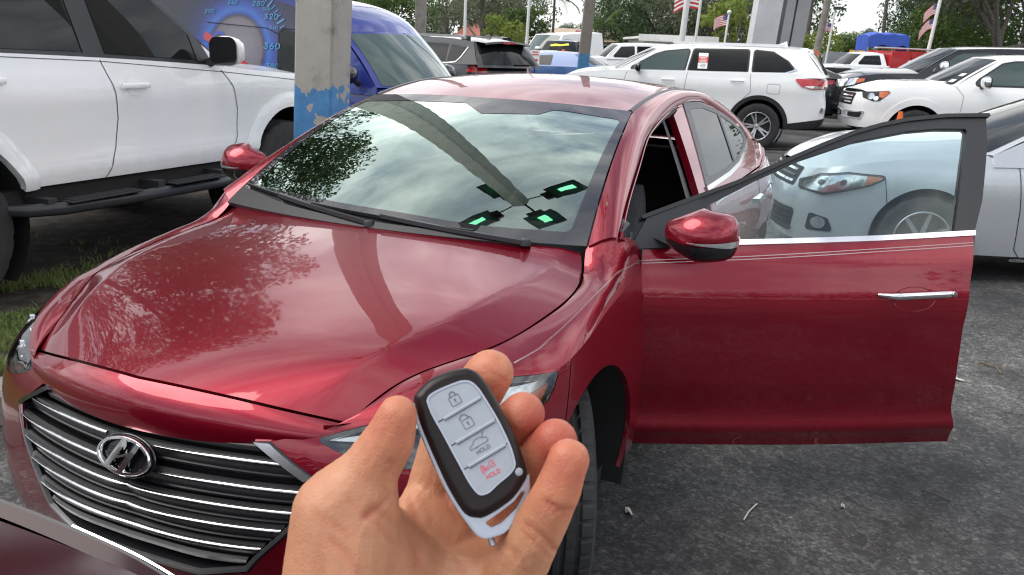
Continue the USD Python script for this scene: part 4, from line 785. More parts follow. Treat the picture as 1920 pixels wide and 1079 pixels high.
simple_pole(787, 28, .165, 10, 'square grey concrete pole behind the black vehicle roof', WOODC, 'concrete_pole', True, rv(.01), .15)
t_, p_ = simple_pole(1091, 27, .165, 10, 'square weathered pole with a blue painted foot beside the stop sign', painted('pole_paint_far', 1.45, (.17, .15, .13), (.045, .16, .30)), 'concrete_pole', True, rv(.055), .14)
simple_pole(1520, 30, .12, 9, 'leaning round concrete pole behind the tailgate of the pale crossover', WOODC, 'concrete_pole', False, rv(.10), .11)
def flag(t, z0, L_, Hh, dirv, seed, droop=.12):
    """Wavy flag of thirteen stripes and a starred canton, hung from the pole at its top corner."""
    f = part(t, 'flag', trimesh.Trimesh([(0, 0, z0), (.001, 0, z0), (0, 0, z0+.001)], [(0, 1, 2)]), FLW) if False else None
    def sv(q):
        q = np.atleast_2d(q); u, v = q[:, 0], q[:, 1]; w = .10*L_*np.sin(u*7+seed+v*1.5)*np.sqrt(u+1e-6); perp = np.array([-dirv[1], dirv[0], 0])
        return np.outer(u*L_*.93, dirv)+np.outer(w, perp)+np.outer(z0-v*Hh-droop*L_*u*u-.05*L_*np.sin(u*5+seed), [0, 0, 1])
    for k in range(13):
        x0 = .40 if k < 7 else 0.; P = np.stack([sv(np.column_stack([np.linspace(x0, 1, 16), np.full(16, v)])) for v in (k/13, (k+1)/13)]); part(t, 'flag_stripe', loft(P), FLR if k % 2 == 0 else FLW, True)
    P = np.stack([sv(np.column_stack([np.linspace(0, .40, 8), np.full(8, v)])) for v in np.linspace(0, 7/13, 5)]); c = part(t, 'flag_canton', loft(P), FLB, True)
    st = []
    for i in range(5):
        for j in range(4):
            q0 = np.array([.04+.08*i, (.9+1.6*j)/13]); a = np.linspace(0, 2*np.pi, 10, endpoint=False)+.3; rr = np.where(np.arange(10) % 2 == 0, .022, .010); q = sv(np.column_stack([q0[0]+rr*np.cos(a), q0[1]+rr*np.sin(a)*1.3])); n_ = np.cross(q[3]-q[0], q[6]-q[0]); n_ /= np.linalg.norm(n_)
            for s_ in (1, -1): V = np.vstack([q, q.mean(0)])+n_*s_*.006; st.append(trimesh.Trimesh(V, [(k, (k+1) % 10, 10) for k in range(10)], process=False))
    part(t, 'flag_stars', st, FLW, False)
def flagpole(px, d, r, h, label, flags=(), lean=.03, name='flagpole'):
    t, p = simple_pole(px, d, r, h, label, WPOLE, name, False, rv(lean), r*.8, 'flagpole'); part(t, 'finial', mv(trimesh.creation.icosphere(2, r*1.8), *(np.array([*rv(lean), 1])*h)), WPOLE)
    for z0, L_, Hh, sg, sd, dr_ in flags:
        v = C_R*sg+C_F*.35; v[2] = 0; v /= np.linalg.norm(v); g0 = len(_taken); o = np.array([*rv(lean), 0])*z0
        t2 = t; flag_off(t2, o, z0, L_, Hh, v, sd, dr_)
    return t
def flag_off(t, o, z0, L_, Hh, v, sd, dr_):
    g = UsdGeom.Xform.Define(stage, str(t.GetPath())+'/'+numbered(t.GetPath(), 'national_flag')); g.AddTranslateOp().Set(Gf.Vec3d(*map(float, o))); flag(g.GetPrim(), z0, L_, Hh, v, sd, dr_)
flagpole(871, 42, .07, 7.5, 'plain white flagpole beside the forked grey tree', lean=.0)
flagpole(986, 44, .075, 9, 'white flagpole with a flag cut by the frame above the white van', [(4.65, 1.4, .8, -1, 1.0, .1)], lean=.02)
flagpole(1270, 24, .085, 8, 'stout light grey flagpole before the large dark oak', lean=.05)
flagpole(1297, 36, .06, 8, 'thin flagpole flying a big striped flag over the crossover roof', [(4.3, 1.15, 1.05, -1, 2.0, .15)], lean=.05)
flagpole(1352, 46, .06, 3.6, 'short flagpole with a small striped flag beside the sign column', [(3.55, .75, .55, -1, .4, .45)], lean=.06)
flagpole(1729, 38, .075, 8, 'weathered flagpole with two ragged flags over the black truck bonnet', [(3.9, .55, .42, -1, 3.0, .6), (3.35, .6, .40, -1, 1.5, .9)], lean=.09)
t_, p_ = simple_pole(1546, 48, .055, 4.1, 'slim lamp post with a small flag and shoebox lamp', WPOLE, 'lamp_post', False, rv(.06), .05, 'lamp post')
part(t_, 'lamp_head', mv(bx(-.22, .22, -.16, .16, -.07, .07), *(np.array([*rv(.08), 1])*4.1)), DARKM); flag_off(t_, np.array([*rv(.06), 0])*3.4, 3.35, .62, .42, -C_R*[1, 1, 0], 2.2, .1)
# -- sign pylon of two steel columns
py = thing('sign_columns', 'pair of tall grey steel sign columns with rust streak, leaning slightly', 'sign', at(1432, 26)); GREYST = plain('grey_steel', (.50, .50, .51), .5, var=.12, vs=2); GREYD = plain('grey_steel_dark', (.27, .27, .28), .5, var=.15, vs=2); RUST = plain('rust', (.085, .035, .016), .9, var=.5, vs=10)
SK = np.eye(4); SK[0, 2], SK[1, 2] = C_R[0]*.075, C_R[1]*.075; RC = frame((0, 0, 0), (C_R[0], C_R[1], 0)/np.linalg.norm(C_R[:2]), (-C_R[1], C_R[0], 0)/np.linalg.norm(C_R[:2]), (0, 0, 1))
part(py, 'column', xf(bx(-.60, .08, -.3, .3, 0, 9), SK@RC), GREYST); part(py, 'column', xf(bx(.20, .44, -.3, .3, 0, 9), SK@RC), GREYD); part(py, 'column', xf(bx(.50, .86, -.28, .32, 0, 9), SK@RC), GREYD)
rs_ = Polygon([(-.20, 0), (-.13, 0), (-.10, 1.5), (-.10, 2.62), (-.04, 2.75), (-.03, 2.95), (-.14, 3.05), (-.28, 2.96), (-.27, 2.75), (-.20, 2.64), (-.21, 1.2)])
part(py, 'rust_streak', xf(xf(extr(rs_, .012), rot(90, (1, 0, 0))), SK@RC@trimesh.transformations.translation_matrix((0, .313, 0))), RUST); part(py, 'cable_bracket', xf(trimesh.creation.torus(.13, .035), SK@RC@trimesh.transformations.translation_matrix((-.155, .34, 2.86))@rot(90, (1, 0, 0))), RUST)
# -- street signs and barriers
ss = thing('stop_sign', 'red octagonal stop sign half hidden behind the square pole', 'stop sign', at(1083, 53)); oc = Polygon([(.40*math.cos(a), .40*math.sin(a)) for a in np.pi/8+np.arange(8)*np.pi/4])
FC = frame((0, 0, 0), (C_R[0], C_R[1], 0)/np.linalg.norm(C_R[:2]), (0, 0, 1), -np.cross((0, 0, 1), (C_R[0], C_R[1], 0)/np.linalg.norm(C_R[:2]))); 
if FC[:3, 2]@(CAM-at(1083, 53)) < 0: FC[:3, 2] *= -1
SGN = trimesh.transformations.translation_matrix
part(ss, 'post', tube([(0, 0, 0), (0, 0, 2.6)], .03), DARKM); pl = part(ss, 'plate', xf(extr(oc, .01), SGN((0, 0, 2.22))@FC@SGN((0, 0, .035))), PAPERW); part(pl, 'red_face', xf(extr(oc.buffer(-.025), .004), SGN((0, 0, 2.22))@FC@SGN((0, 0, .046))), FLR)
tx = meshkit.text_mesh('STOP', .25, .004, True); tx.apply_translation((-tx.bounds[:, 0].mean(), -.125, 0)); part(pl, 'lettering', xf(tx, SGN((0, 0, 2.22))@FC@SGN((0, 0, .051))), PAPERW)
bn = thing('banner_sign', 'small white upright sign with red print beside the black vehicle', 'sign', at(1004, 26)); part(bn, 'panel', xf(bx(-.13, .13, 0, .46, -.02, .02), SGN((0, 0, 1.02))@FC), PAPERW); part(bn, 'leg', tube([(0, 0, 0), (0, 0, 1.05)], .02), DARKM)
for k, (z, w, h_) in enumerate(((.40, .17, .03), (.33, .20, .03), (.18, .16, .06), (.06, .19, .02))): part(bn, 'print_bar', xf(bx(-w/2, w/2, z-h_/2, z+h_/2, .021, .024), SGN((0, 0, 1.02))@FC), PAPERR)
ob = thing('barrier_sign', 'orange barrier board with a round warning lamp before the dark truck', 'barrier', at(1057, 36)); part(ob, 'board', xf(bx(-.16, .16, .0, .36, -.03, .03), SGN((0, 0, .95))@FC), ORANGE); part(ob, 'leg', xf(bx(-.14, -.09, 0, 1.0, -.03, .03), FC), ORANGE); part(ob, 'leg', xf(bx(.09, .14, 0, 1.0, -.03, .03), FC), ORANGE); part(ob, 'warning_lamp', mv(xf(lathe([(.001, .05), (.07, .045), (.085, .0), (.07, -.045), (.001, -.05)], 20), FC), 0, 0, 1.42), ORANGE)
def cone(px, d, h, label, z=0.):
    t = thing('traffic_cone', label, 'traffic cone', at(px, d, z)); part(t, 'cone', lathe([(.001, h), (.03, h), (.036, h-.02), (.135, .03), (.14, .025)], 28), ORANGE, 40); part(t, 'base', bx(-.19, .19, -.19, .19, 0, .035, .012), ORANGE); part(t, 'white_band', lathe([(.0705, h*.66), (.093, h*.47)], 28), PAPERW)
    return t
cone(1703, 14.6, .78, 'orange traffic cone between the white pickup wheel and the pale car bonnet')
# -- buildings
STUC = plain('stucco', (.50, .46, .38), .9, var=.12, vs=1.5); STUCW = plain('stucco_white', (.62, .61, .58), .9, var=.1, vs=1.5); TILE = plain('roof_tile', (.36, .13, .09), .85, var=.3, vs=2.5); ROOFB = plain('beige_roof', (.42, .33, .24), .9, var=.15, vs=1.2); DGL = plain('dark_window', (.02, .025, .03), .05, coat=.5)
def house(px0, px1, d, zw, zr, label, wallm, roofm, depth=9, name='house', nwin=4, flat=False):
    a, b = at(px0, d), at(px1, d); X = (b-a); L_ = np.linalg.norm(X); X /= L_; Y = np.cross((0, 0, 1), X)
    if Y@(a-CAM) < 0: Y = -Y
    Mh = frame((a+b)/2, X, Y, (0, 0, 1)); h = thing(name, label, 'building' if flat else 'house', M4=Mh); part(h, 'wall', bx(-L_/2, L_/2, 0, depth, 0, zw), wallm)
    if flat: part(h, 'roof', bx(-L_/2-.3, L_/2+.3, -.5, depth+.3, zw, zw+.12), roofm); part(h, 'fascia', bx(-L_/2-.32, L_/2+.32, -.56, -.50, zw-.12, zr), wallm)
    else:
        e = .5; i_ = min(L_*.2, depth*.45); V = [(-L_/2-e, -e, zw), (L_/2+e, -e, zw), (L_/2+e, depth+e, zw), (-L_/2-e, depth+e, zw), (-L_/2+i_, depth/2, zr), (L_/2-i_, depth/2, zr)]
        part(h, 'roof', trimesh.convex.convex_hull(np.array(V)), roofm, 10)
    for k in range(nwin):
        x = -L_/2+L_*(k+.5)/nwin; w = part(h, 'window_frame', bx(x-.75, x+.75, -.05, .05, .85, min(zw-.25, 2.1)), PAPERW); part(w, 'window_pane', bx(x-.67, x+.67, -.07, .04, .93, min(zw-.33, 2.02)), DGL)
    return h
house(862, 964, 82, 2.3, 3.9, 'low house with a red tiled roof behind the black vehicle', STUC, TILE)
house(1005, 1190, 80, 2.2, 3.3, 'long low house with a beige roof behind the white van', STUC, ROOFB, nwin=5)
house(1205, 1330, 48, 2.2, 2.42, 'flat roofed white carport behind the crossover roof', STUCW, STUCW, 7, 'carport', 3, True)
tp_ = thing('covered_load', 'brown tarpaulin load tied over a trailer beside the carport', 'trailer', at(1198, 45)); part(tp_, 'tarpaulin', trimesh.convex.convex_hull(np.array([(x, y, z) for x, y, z in [(-.7, -.8, .5), (.7, -.8, .5), (-.6, .8, .5), (.7, .8, .5), (-.35, -.5, 1.75), (.5, -.5, 1.9), (.45, .5, 1.9), (-.3, .5, 1.7)]])), plain('brown_tarp', (.10, .055, .035), .8, var=.3, vs=4), 30); part(tp_, 'trailer_bed', bx(-.9, .9, -.9, .9, .35, .5), DARKM)
for s_ in (-.95, .95): part(tp_, 'wheel', xf(lathe([(.001, .08), (.30, .09), (.33, .05), (.33, -.05), (.30, -.09)], 20, 'y'), SGN((0, s_, .33))), RUBBER)
solo('blue_tarp', mv(cat_meshes([patch(sbox(-.9, -.6, .9, .6), lambda q: np.column_stack([q[:, 0], q[:, 1], 1.62+.16*np.sin(q[:, 0]*5)*np.cos(q[:, 1]*4)-.18*q[:, 0]**2]), .15, flange=.25, out=(0, 0, 1)), bx(-.85, .85, -.55, .55, 0, 1.38)]), *at(1224, 44)), plain('blue_tarp_cloth', (.03, .07, .32), .6, var=.3, vs=5), 'crumpled blue tarpaulin over a pallet beside the carport', 'tarpaulin')
# utility wires
for k, (z0, z1) in enumerate(((7.2, 3.6), (6.4, 3.1))):
    a, b = at(1120, 62, z0), at(780, 90, z1+2); t = np.linspace(0, 1, 14)[:, None]; solo('utility_wire', tube(a+(b-a)*t-np.array([0, 0, 1])*(1.2*4*t*(1-t)), .012, 5), DARKM, ('upper' if k == 0 else 'lower')+' thin utility wire sagging across the sky beside the square pole', 'wire')
# ================================================================ other vehicles: one builder, each with its own outline
class Car:
    """Local frame: x forward from the front axle, y to the vehicle's left, z up."""
    def __init__(s, name, label, cat, pos, head, paint_, S, group=None):
        s.S = S; s.t = thing(name, label, cat, pos, head, group); s.paint = paint_
        fo, ro, hw = S['fo'], S['ro'], S['hw']; fc, rc = S.get('fc', 1.), S.get('rc', 1.)
        pts = [(fo, 0), (fo-.02*fc, .35*hw), (fo-.09*fc, .66*hw), (fo-.24*fc, .86*hw), (fo-.50*fc, .955*hw), (fo-.95*fc, .99*hw), (fo-1.5, hw), ((fo+ro)/2, hw), (ro+1.2, .995*hw), (ro+.7*rc, .975*hw), (ro+.34*rc, .93*hw), (ro+.12*rc, .80*hw), (ro+.03*rc, .5*hw), (ro, 0)]
        pts = np.array(pts); d = np.r_[0, np.cumsum(np.linalg.norm(np.diff(pts, axis=0), axis=1))]; s.len = d[-1]; s.plan = PchipInterpolator(d, pts)
        g = np.linspace(0, s.len, 800); P = s.plan(g); s._sx = (-P[:, 0], g); s._sy = (P[:300, 1], g[:300])
        s.ky = PchipInterpolator(*np.array(S.get('ky', [(.2, .90), (.35, .955), (.55, .985), (.75, 1.0), (.92, .985), (1.1, .95), (1.3, .90)])).T)
        s.fx = PchipInterpolator(*np.array(S.get('fx', [(.2, -.10), (.4, .0), (.6, .0), (.8, -.05), (1.0, -.16), (1.3, -.4)])).T); s.rx = PchipInterpolator(*np.array(S.get('rx', [(.2, .12), (.45, 0), (.7, .02), (1.0, .08), (1.3, .16)])).T)
        s.zt = PchipInterpolator(*np.array(sorted(S['belt'])).T)
    def s_x(s, x): return np.interp(-np.asarray(x, float), *s._sx)
    def s_y(s, y): return np.interp(np.asarray(y, float), *s._sy)
    def body(s, q):          # (s, z)
        q = np.atleast_2d(q); a, z = q[:, 0], q[:, 1]; P = s.plan(np.clip(np.abs(a), 0, s.len)); y = P[:, 1]*s.ky(z)*np.where(a < 0, -1, 1); x = P[:, 0]
        fo, ro = s.S['fo'], s.S['ro']; wf = np.clip((x-(fo-1.0))/1.0, 0, 1)**2; wr = np.clip(((ro+.9)-x)/.9, 0, 1)**2
        return np.stack([x+wf*s.fx(z)+wr*s.rx(z), y, z], 1)
    def bx_(s, q): q = np.atleast_2d(q); return s.body(np.column_stack([s.s_x(q[:, 0]), q[:, 1]]))     # side features in (x, z)
    def by_(s, q): q = np.atleast_2d(q); return s.body(np.column_stack([s.s_y(np.abs(q[:, 0]))*np.where(q[:, 0] < 0, -1, 1), q[:, 1]]))   # front features in (y, z)
    def shell(s, h=.07, sides=(1, -1), clad=None):
        S = s.S; zb = S['zb']; g = np.linspace(0, s.len, 60); top = [(a, float(s.zt(s.plan(a)[0]))) for a in g]
        poly = Polygon([(0, zb)]+[(s.len, zb+.05)]+top[::-1])
        s.arches = []
        for x0 in (0, -S['wb']):
            R = S['ar']; sc = s.s_x(x0+S.get('dx', 0)); zc = S.get('az', S['wr']); s.arches.append((x0, zc, R)); w = S.get('flat', 0)
            ar = Point(sc, zc).buffer(R, quad_segs=16).union(sbox(sc-R*(1+w), 0, sc+R*(1+w), zc-R*.15) if w else sbox(sc-R*.97, 0, sc+R*.97, zc-.25*R)); poly = poly.difference(ar)
        poly = poly.buffer(0); m = patch(poly, s.body, h, flange=.025, out=(0, 1, 0))
        for sd in sides:
            part(s.t, 'body_side', m if sd > 0 else flipy(m), s.paint, 45)
            for (x0, zc, R) in s.arches: well(s.t, x0, zc, R+.003, sd*(S['hw']*.965), sd*(S['hw']-.42), DARK)
        part(s.t, 'underbody', bx(S['ro']+.3, S['fo']-.3, -S['hw']+.38, S['hw']-.38, zb-.02, float(s.zt(0))-.2), DARK)
        if clad:
            R = S['ar']
            for sd in sides:
                for x0 in (0, -S['wb']):
                    a = np.linspace(-.06*np.pi, 1.06*np.pi, 30); sc = s.s_x(x0); rg = Polygon([(sc+(R+clad)*np.cos(t), S.get('az', S['wr'])+(R+clad)*np.sin(t)) for t in a]+[(sc+R*np.cos(t), S.get('az', S['wr'])+R*np.sin(t)) for t in a[::-1]]); rg = rg.intersection(sbox(-9, zb, 99, 9))
                    mm = patch(rg, s.body, .05, off=.012, flange=.03, out=(0, 1, 0)); part(s.t, 'arch_trim', mm if sd > 0 else flipy(mm), PLASTIC if clad < .1 else s.paint, 40)
        return s
    def cap(s, x0, x1, crown, name, h=14, mat=None, drop=0., ridge=0.):
        """Bonnet or boot: from side edge to side edge between x0 (front) and x1 (rear)."""
        ss = np.linspace(s.s_x(x0) if x0 < s.S['fo']-.01 else 0.0, s.s_x(x1), 26); 
        if x0 <= s.S['ro']+.01: pass
        E = s.body(np.column_stack([ss, [float(s.zt(s.plan(a)[0])) for a in ss]])); b = np.linspace(-1, 1, 25)
        cr = np.array([crown(e[0]) for e in E]); P = np.stack([np.column_stack([E[:, 0]+0*bb, E[:, 1]*bb, E[:, 2]+cr*(1-np.abs(bb)**2.6)+ridge*np.exp(-((abs(bb)-.62)/.1)**2)*np.clip(cr*20, 0, 1)]) for bb in b], 1)
        P[..., 2] += drop; return part(s.t, name, loft(P), mat or s.paint, 60)
    def green(s, A0, A1, C1, C0, yb, yt, crown=.05, win=(), ws=TINT, rw=TINT, roofmat=None, bow=(.16, .10), rbow=.12, extra=(), sides=(1, -1), glassm=None, lo=None):
        """Cabin: A0 windshield foot, A1 windshield top, C1 rear top, C0 rear foot, each (x, z) at the pillars."""
        zr = max(A1[1], C1[1]); zb0 = min(A0[1], C0[1])
        s.gy = lambda z: yb+(yt-yb)*np.clip((np.asarray(z, float)-zb0)/(zr-zb0), -.2, 1.3)**1.25 if False else yb+(yt-yb)*((np.asarray(z, float)-zb0)/(zr-zb0))-.03*np.clip((np.asarray(z, float)-zb0)/(zr-zb0), 0, 1.2)**3+.03*np.clip((np.asarray(z, float)-zb0)/(zr-zb0), 0, 1)
        gf = s.gf = lambda q: np.stack([np.atleast_2d(q)[:, 0], s.gy(np.atleast_2d(q)[:, 1]), np.atleast_2d(q)[:, 1]], 1)
        tops = list(extra) or [(A1[0]+(C1[0]-A1[0])*t, A1[1]+(C1[1]-A1[1])*t+s.S.get('arc', .03)*4*t*(1-t)) for t in np.linspace(0, 1, 9)]
        bots = [(x, (lo or (lambda x: min(A0[1], C0[1])-.06))(x)) for x in np.linspace(C0[0], A0[0], 5)]
        side = Polygon([A0]+tops+[C0]+bots).buffer(0); s.side_poly = side; m = patch(side, gf, .10, flange=.03, out=(0, 1, .2))
        for sd in sides: part(s.t, 'cabin_side', m if sd > 0 else flipy(m), s.paint, 45)
        def wsf(q):
            q = np.atleast_2d(q); u, v = q[:, 0], q[:, 1]; z = A0[1]+(A1[1]-A0[1])*v; return np.stack([A0[0]+(A1[0]-A0[0])*v+(bow[0]*(1-v)+bow[1]*v)*(1-u*u)+.03*np.sin(np.pi*v), u*s.gy(z), z+.0*u+(crown*.5)*v*(1-u*u)], 1)
        def rwf(q):
            q = np.atleast_2d(q); u, v = q[:, 0], q[:, 1]; z = C0[1]+(C1[1]-C0[1])*v; return np.stack([C0[0]+(C1[0]-C0[0])*v-rbow*(1-u*u)-.02*np.sin(np.pi*v), u*s.gy(z), z+(crown*.5)*v*(1-u*u)], 1)
        s.wsf, s.rwf = wsf, rwf
        part(s.t, 'windshield_frame', patch(sbox(-1, 0, 1, 1), wsf, .12, out=(1, 0, 0)), s.paint, True); part(s.t, 'windshield', patch(rpoly([(-.93, .03), (.93, .03), (.92, .96), (-.92, .96)], .03), wsf, .12, off=.004, out=(1, 0, 0)), ws, True)
        part(s.t, 'tailgate_frame', patch(sbox(-1, 0, 1, 1), rwf, .12, out=(-1, 0, 0)), s.paint, True); part(s.t, 'rear_window', patch(rpoly([(-.86, .10), (.86, .10), (.84, .90), (-.84, .90)], .06), rwf, .12, off=.004, out=(-1, 0, 0)), rw, True)
        T = np.array(tops); tt = np.linspace(0, 1, len(T)); xs = PchipInterpolator(tt, T); b = np.linspace(-1, 1, 15); n = 18
        P = np.stack([np.column_stack([xs(np.linspace(0, 1, n))[:, 0]+bow[1]*(1-bb*bb)*(1-np.linspace(0, 1, n))-rbow*(1-bb*bb)*np.linspace(0, 1, n), bb*s.gy(xs(np.linspace(0, 1, n))[:, 1]), xs(np.linspace(0, 1, n))[:, 1]+crown*(1-np.abs(bb)**2.4)*np.clip(.5+4*np.minimum(np.linspace(0, 1, n), 1-np.linspace(0, 1, n)), 0, 1)]) for bb in b], 1)
        part(s.t, 'roof', loft(P), roofmat or s.paint, 60)
        for k, w in enumerate(win):
            pw = w if not isinstance(w, tuple) else w[0]; mt = (glassm or TINT) if not isinstance(w, tuple) else w[1]; pw = rpoly(pw, .025) if not hasattr(pw, 'exterior') else pw
            fm = patch(pw.buffer(.028), gf, .10, off=.003, out=(0, 1, 0)); gm = patch(pw, gf, .10, off=.007, out=(0, 1, 0))
            for sd in sides:
                f = part(s.t, 'side_window', gm if sd > 0 else flipy(gm), mt, True); part(f, 'window_surround', fm if sd > 0 else flipy(fm), SATIN, True)
        return s
    def both(s, name, poly, func, mat, off=.004, fl=0., h=.05, sides=(1, -1), smooth=40, out=(0, 1, 0), parent=None):
        m = patch(poly, func, h, off=off, flange=fl, out=out); r = None
        for sd in sides: r = part(parent or s.t, name, m if sd > 0 else flipy(m), mat, smooth)
        return r
    def gap(s, pts, func=None, w=.006, sides=(1, -1), name='panel_gap'): s.both(name, LineString(pts).buffer(w/2), func or s.bx_, SEAM, .002, h=.04, sides=sides)
    def handle(s, x, z, mat=None, L_=.22, sides=(1, -1)):
        for sd in sides:
            xs = np.linspace(x-L_/2, x+L_/2, 9); lift = .035*np.sin(np.pi*np.linspace(.08, .92, 9))**.4; a = np.linspace(0, 2*np.pi, 10, endpoint=False); c = s.bx_(np.column_stack([xs, np.full(9, z)]))
            P = [np.column_stack([np.full(10, p[0]), p[1]+l+.010*np.cos(a), p[2]+.017*np.sin(a)]) for p, l in zip(c, lift)]; m = loft(P, True, True); h_ = part(s.t, 'door_handle', m if sd > 0 else flipy(m), mat or s.paint, 60)
            m2 = patch(Point(x, z-.005).buffer(.055), s.bx_, .03, off=.002, out=(0, 1, 0)); part(h_, 'handle_recess', m2 if sd > 0 else flipy(m2), SATIN if mat else s.paint, 40)
    def wheels(s, **k):
        S = s.S
        for x0 in (0, -S['wb']):
            for sd in (1, -1): wheel(s.t, (x0, sd*(S['hw']-.125 if 'tin' not in S else S['hw']-S['tin']), S['wr']), S['wr'], S.get('tw', .24), S.get('rr', S['wr']*.62), sd, **k)
        return s
    def mirrors(s, x, z, mat, scale=1., cap2=GLOSSB, y=None, sides=(1, -1)):
        y = float(s.gy(z)) if y is None else y
        for sd in sides:
            P = []
            for u in np.linspace(0, 1, 12):
                k = math.sqrt(max(.02, 1-(2*u-1)**2))**.55; a = np.linspace(0, 2*np.pi, 16, endpoint=False); ca, sa = np.cos(a), np.sin(a)
                P.append(np.column_stack([x+scale*(.085*k*np.where(ca > 0, ca, .25*ca)), np.full(16, sd*(y+.06+scale*.22*u)), z+.04*scale+scale*.085*k*np.sign(sa)*np.abs(sa)**.8]))
            mr = part(s.t, 'mirror', loft(P, True, True), mat, 60); part(mr, 'mirror_glass', xf(slab(sbox(-.045*scale, -.030*scale, .045*scale, .030*scale).buffer(.05*scale), .006, .002), frame((x-.022*scale, sd*(y+.06+scale*.11), z+.04*scale), (0, sd, 0), (0, 0, 1), (-1, 0, 0))), CHROME if mat is SILVER else GLOSSB, 40)
            part(mr, 'mirror_foot', tube([(x+.02, sd*(y-.04), z-.06*scale), (x+.02, sd*(y+.09), z-.01)], .028*scale), SATIN)
# ---------------------------------------------------------------- white off-roader alongside
A = Car('white_off_roader', 'large white four door off-roader on chunky tyres with a tubular side step', 'car', (-3.2, -3.787, .12), 183.3, WHITE,
        dict(fo=1.10, ro=-3.95, hw=.955, zb=.58, wb=2.92, wr=.415, ar=.50, az=.44, tw=.275, rr=.225, tin=.16, belt=[(1.1, 1.10), (.5, 1.17), (0, 1.20), (-.6, 1.245), (-1.6, 1.295), (-2.6, 1.325), (-4, 1.34)],
             ky=[(.5, .945), (.58, .955), (.64, .990), (.675, .999), (.71, .990), (.80, .980), (.95, .985), (1.08, 1.0), (1.13, .998), (1.17, .985), (1.22, .965), (1.30, .94), (1.4, .91)], arc=.05))
# axles sit at x=+.22 and -2.70
A.S['dx'] = .0
A.t.GetAttribute('xformOp:translate').Set(Gf.Vec3d(-3.2+.22*math.cos(math.radians(183.3)), -3.787+.22*math.sin(math.radians(183.3)), .12))
sh_ = .22
def a_(pts): return [(x-sh_, z) for x, z in pts]
A.zt = PchipInterpolator(*np.array(sorted([(x-sh_, z) for x, z in A.S['belt']])).T); A.S['fo'] = .88; A.S['ro'] = -4.17
A.__init__.__func__ if False else None
for k_ in ('fo', 'ro'): pass
fo, ro, hw = .88, -4.17, .955
pts = np.array([(fo, 0), (fo-.02, .35*hw), (fo-.09, .66*hw), (fo-.24, .86*hw), (fo-.50, .955*hw), (fo-.95, .99*hw), (fo-1.5, hw), ((fo+ro)/2, hw), (ro+1.2, .995*hw), (ro+.7, .975*hw), (ro+.34, .93*hw), (ro+.12, .80*hw), (ro+.03, .5*hw), (ro, 0)])
d_ = np.r_[0, np.cumsum(np.linalg.norm(np.diff(pts, axis=0), axis=1))]; A.len = d_[-1]; A.plan = PchipInterpolator(d_, pts); g_ = np.linspace(0, A.len, 800); P_ = A.plan(g_); A._sx = (-P_[:, 0], g_); A._sy = (P_[:300, 1], g_[:300])
A.shell(.06)
for x0 in (0, -2.92):       # flared arches
    sc = A.s_x(x0); a = np.linspace(-.10*np.pi, 1.10*np.pi, 40); fl = Polygon([(sc+.61*np.cos(t), .44+.60*np.sin(t)) for t in a]+[(sc+.498*np.cos(t), .44+.498*np.sin(t)) for t in a[::-1]]).intersection(sbox(-9, .60, 99, 9))
    A.both('wheel_arch_flare', fl, lambda q: A.body(q)+np.column_stack([0*q[:, 0], np.where(q[:, 0] < 0, -1, 1)*.028*np.clip((.61-np.hypot(q[:, 0]-sc, q[:, 1]-.44))/.06, 0, 1), 0*q[:, 0]]), A.paint, .003, .03, .035)
A.cap(.80, -.95, lambda x: .055*np.clip((.9-x)/.6, 0, 1), 'bonnet', ridge=.01)
A.green(*a_([(-.42, 1.22), (-1.15, 1.74), (-3.55, 1.80), (-3.98, 1.32)]), .895, .68, .05, bow=(.22, .14), win=[
    (a_([(-.62, 1.275), (-.70, 1.40), (-1.02, 1.655), (-1.20, 1.695), (-1.54, 1.70), (-1.53, 1.315)]), TINT), (a_([(-1.70, 1.325), (-1.73, 1.71), (-2.5, 1.715), (-2.56, 1.345)]), TINT), (a_([(-2.68, 1.36), (-2.66, 1.71), (-3.35, 1.69), (-3.55, 1.38)]), TINT)], lo=lambda x: float(A.zt(x))-.05)
A.both('window_pillar', rpoly(a_([(-1.535, 1.30), (-1.56, 1.72), (-1.71, 1.725), (-1.69, 1.305)]), .01), A.gf, SATIN, .010)
A.both('window_pillar', rpoly(a_([(-.60, 1.262), (-.66, 1.38), (-.76, 1.45), (-.74, 1.27)]), .01), A.gf, SATIN, .011)
A.both('belt_moulding', LineString(a_([(-.50, 1.225), (-.77, 1.25), (-1.6, 1.298), (-2.6, 1.33)])).buffer(.016), lambda q: A.gf(q)+[0, .012, 0], SATIN, .006, .02)
A.gap(a_([(-.55, 1.215), (-.46, 1.10), (-.41, .95), (-.42, .76), (-.53, .60)])); A.gap(a_([(-1.60, 1.28), (-1.55, 1.10), (-1.53, .95), (-1.56, .78), (-1.65, .60)])); A.gap(a_([(-2.62, 1.30), (-2.60, 1.15), (-2.55, 1.0)])); A.gap(a_([(.55, 1.115), (.20, 1.145), (-.55, 1.205), (-1.6, 1.275), (-2.6, 1.31)]), w=.004, name='character_line')
A.handle(-1.40-sh_, 1.135); A.handle(-2.40-sh_, 1.18)
A.mirrors(-.66-sh_, 1.30, WHITE, 1.15)
A.wheels(spokes=6, sw=.06, rimmat=GLOSSB, n=96)
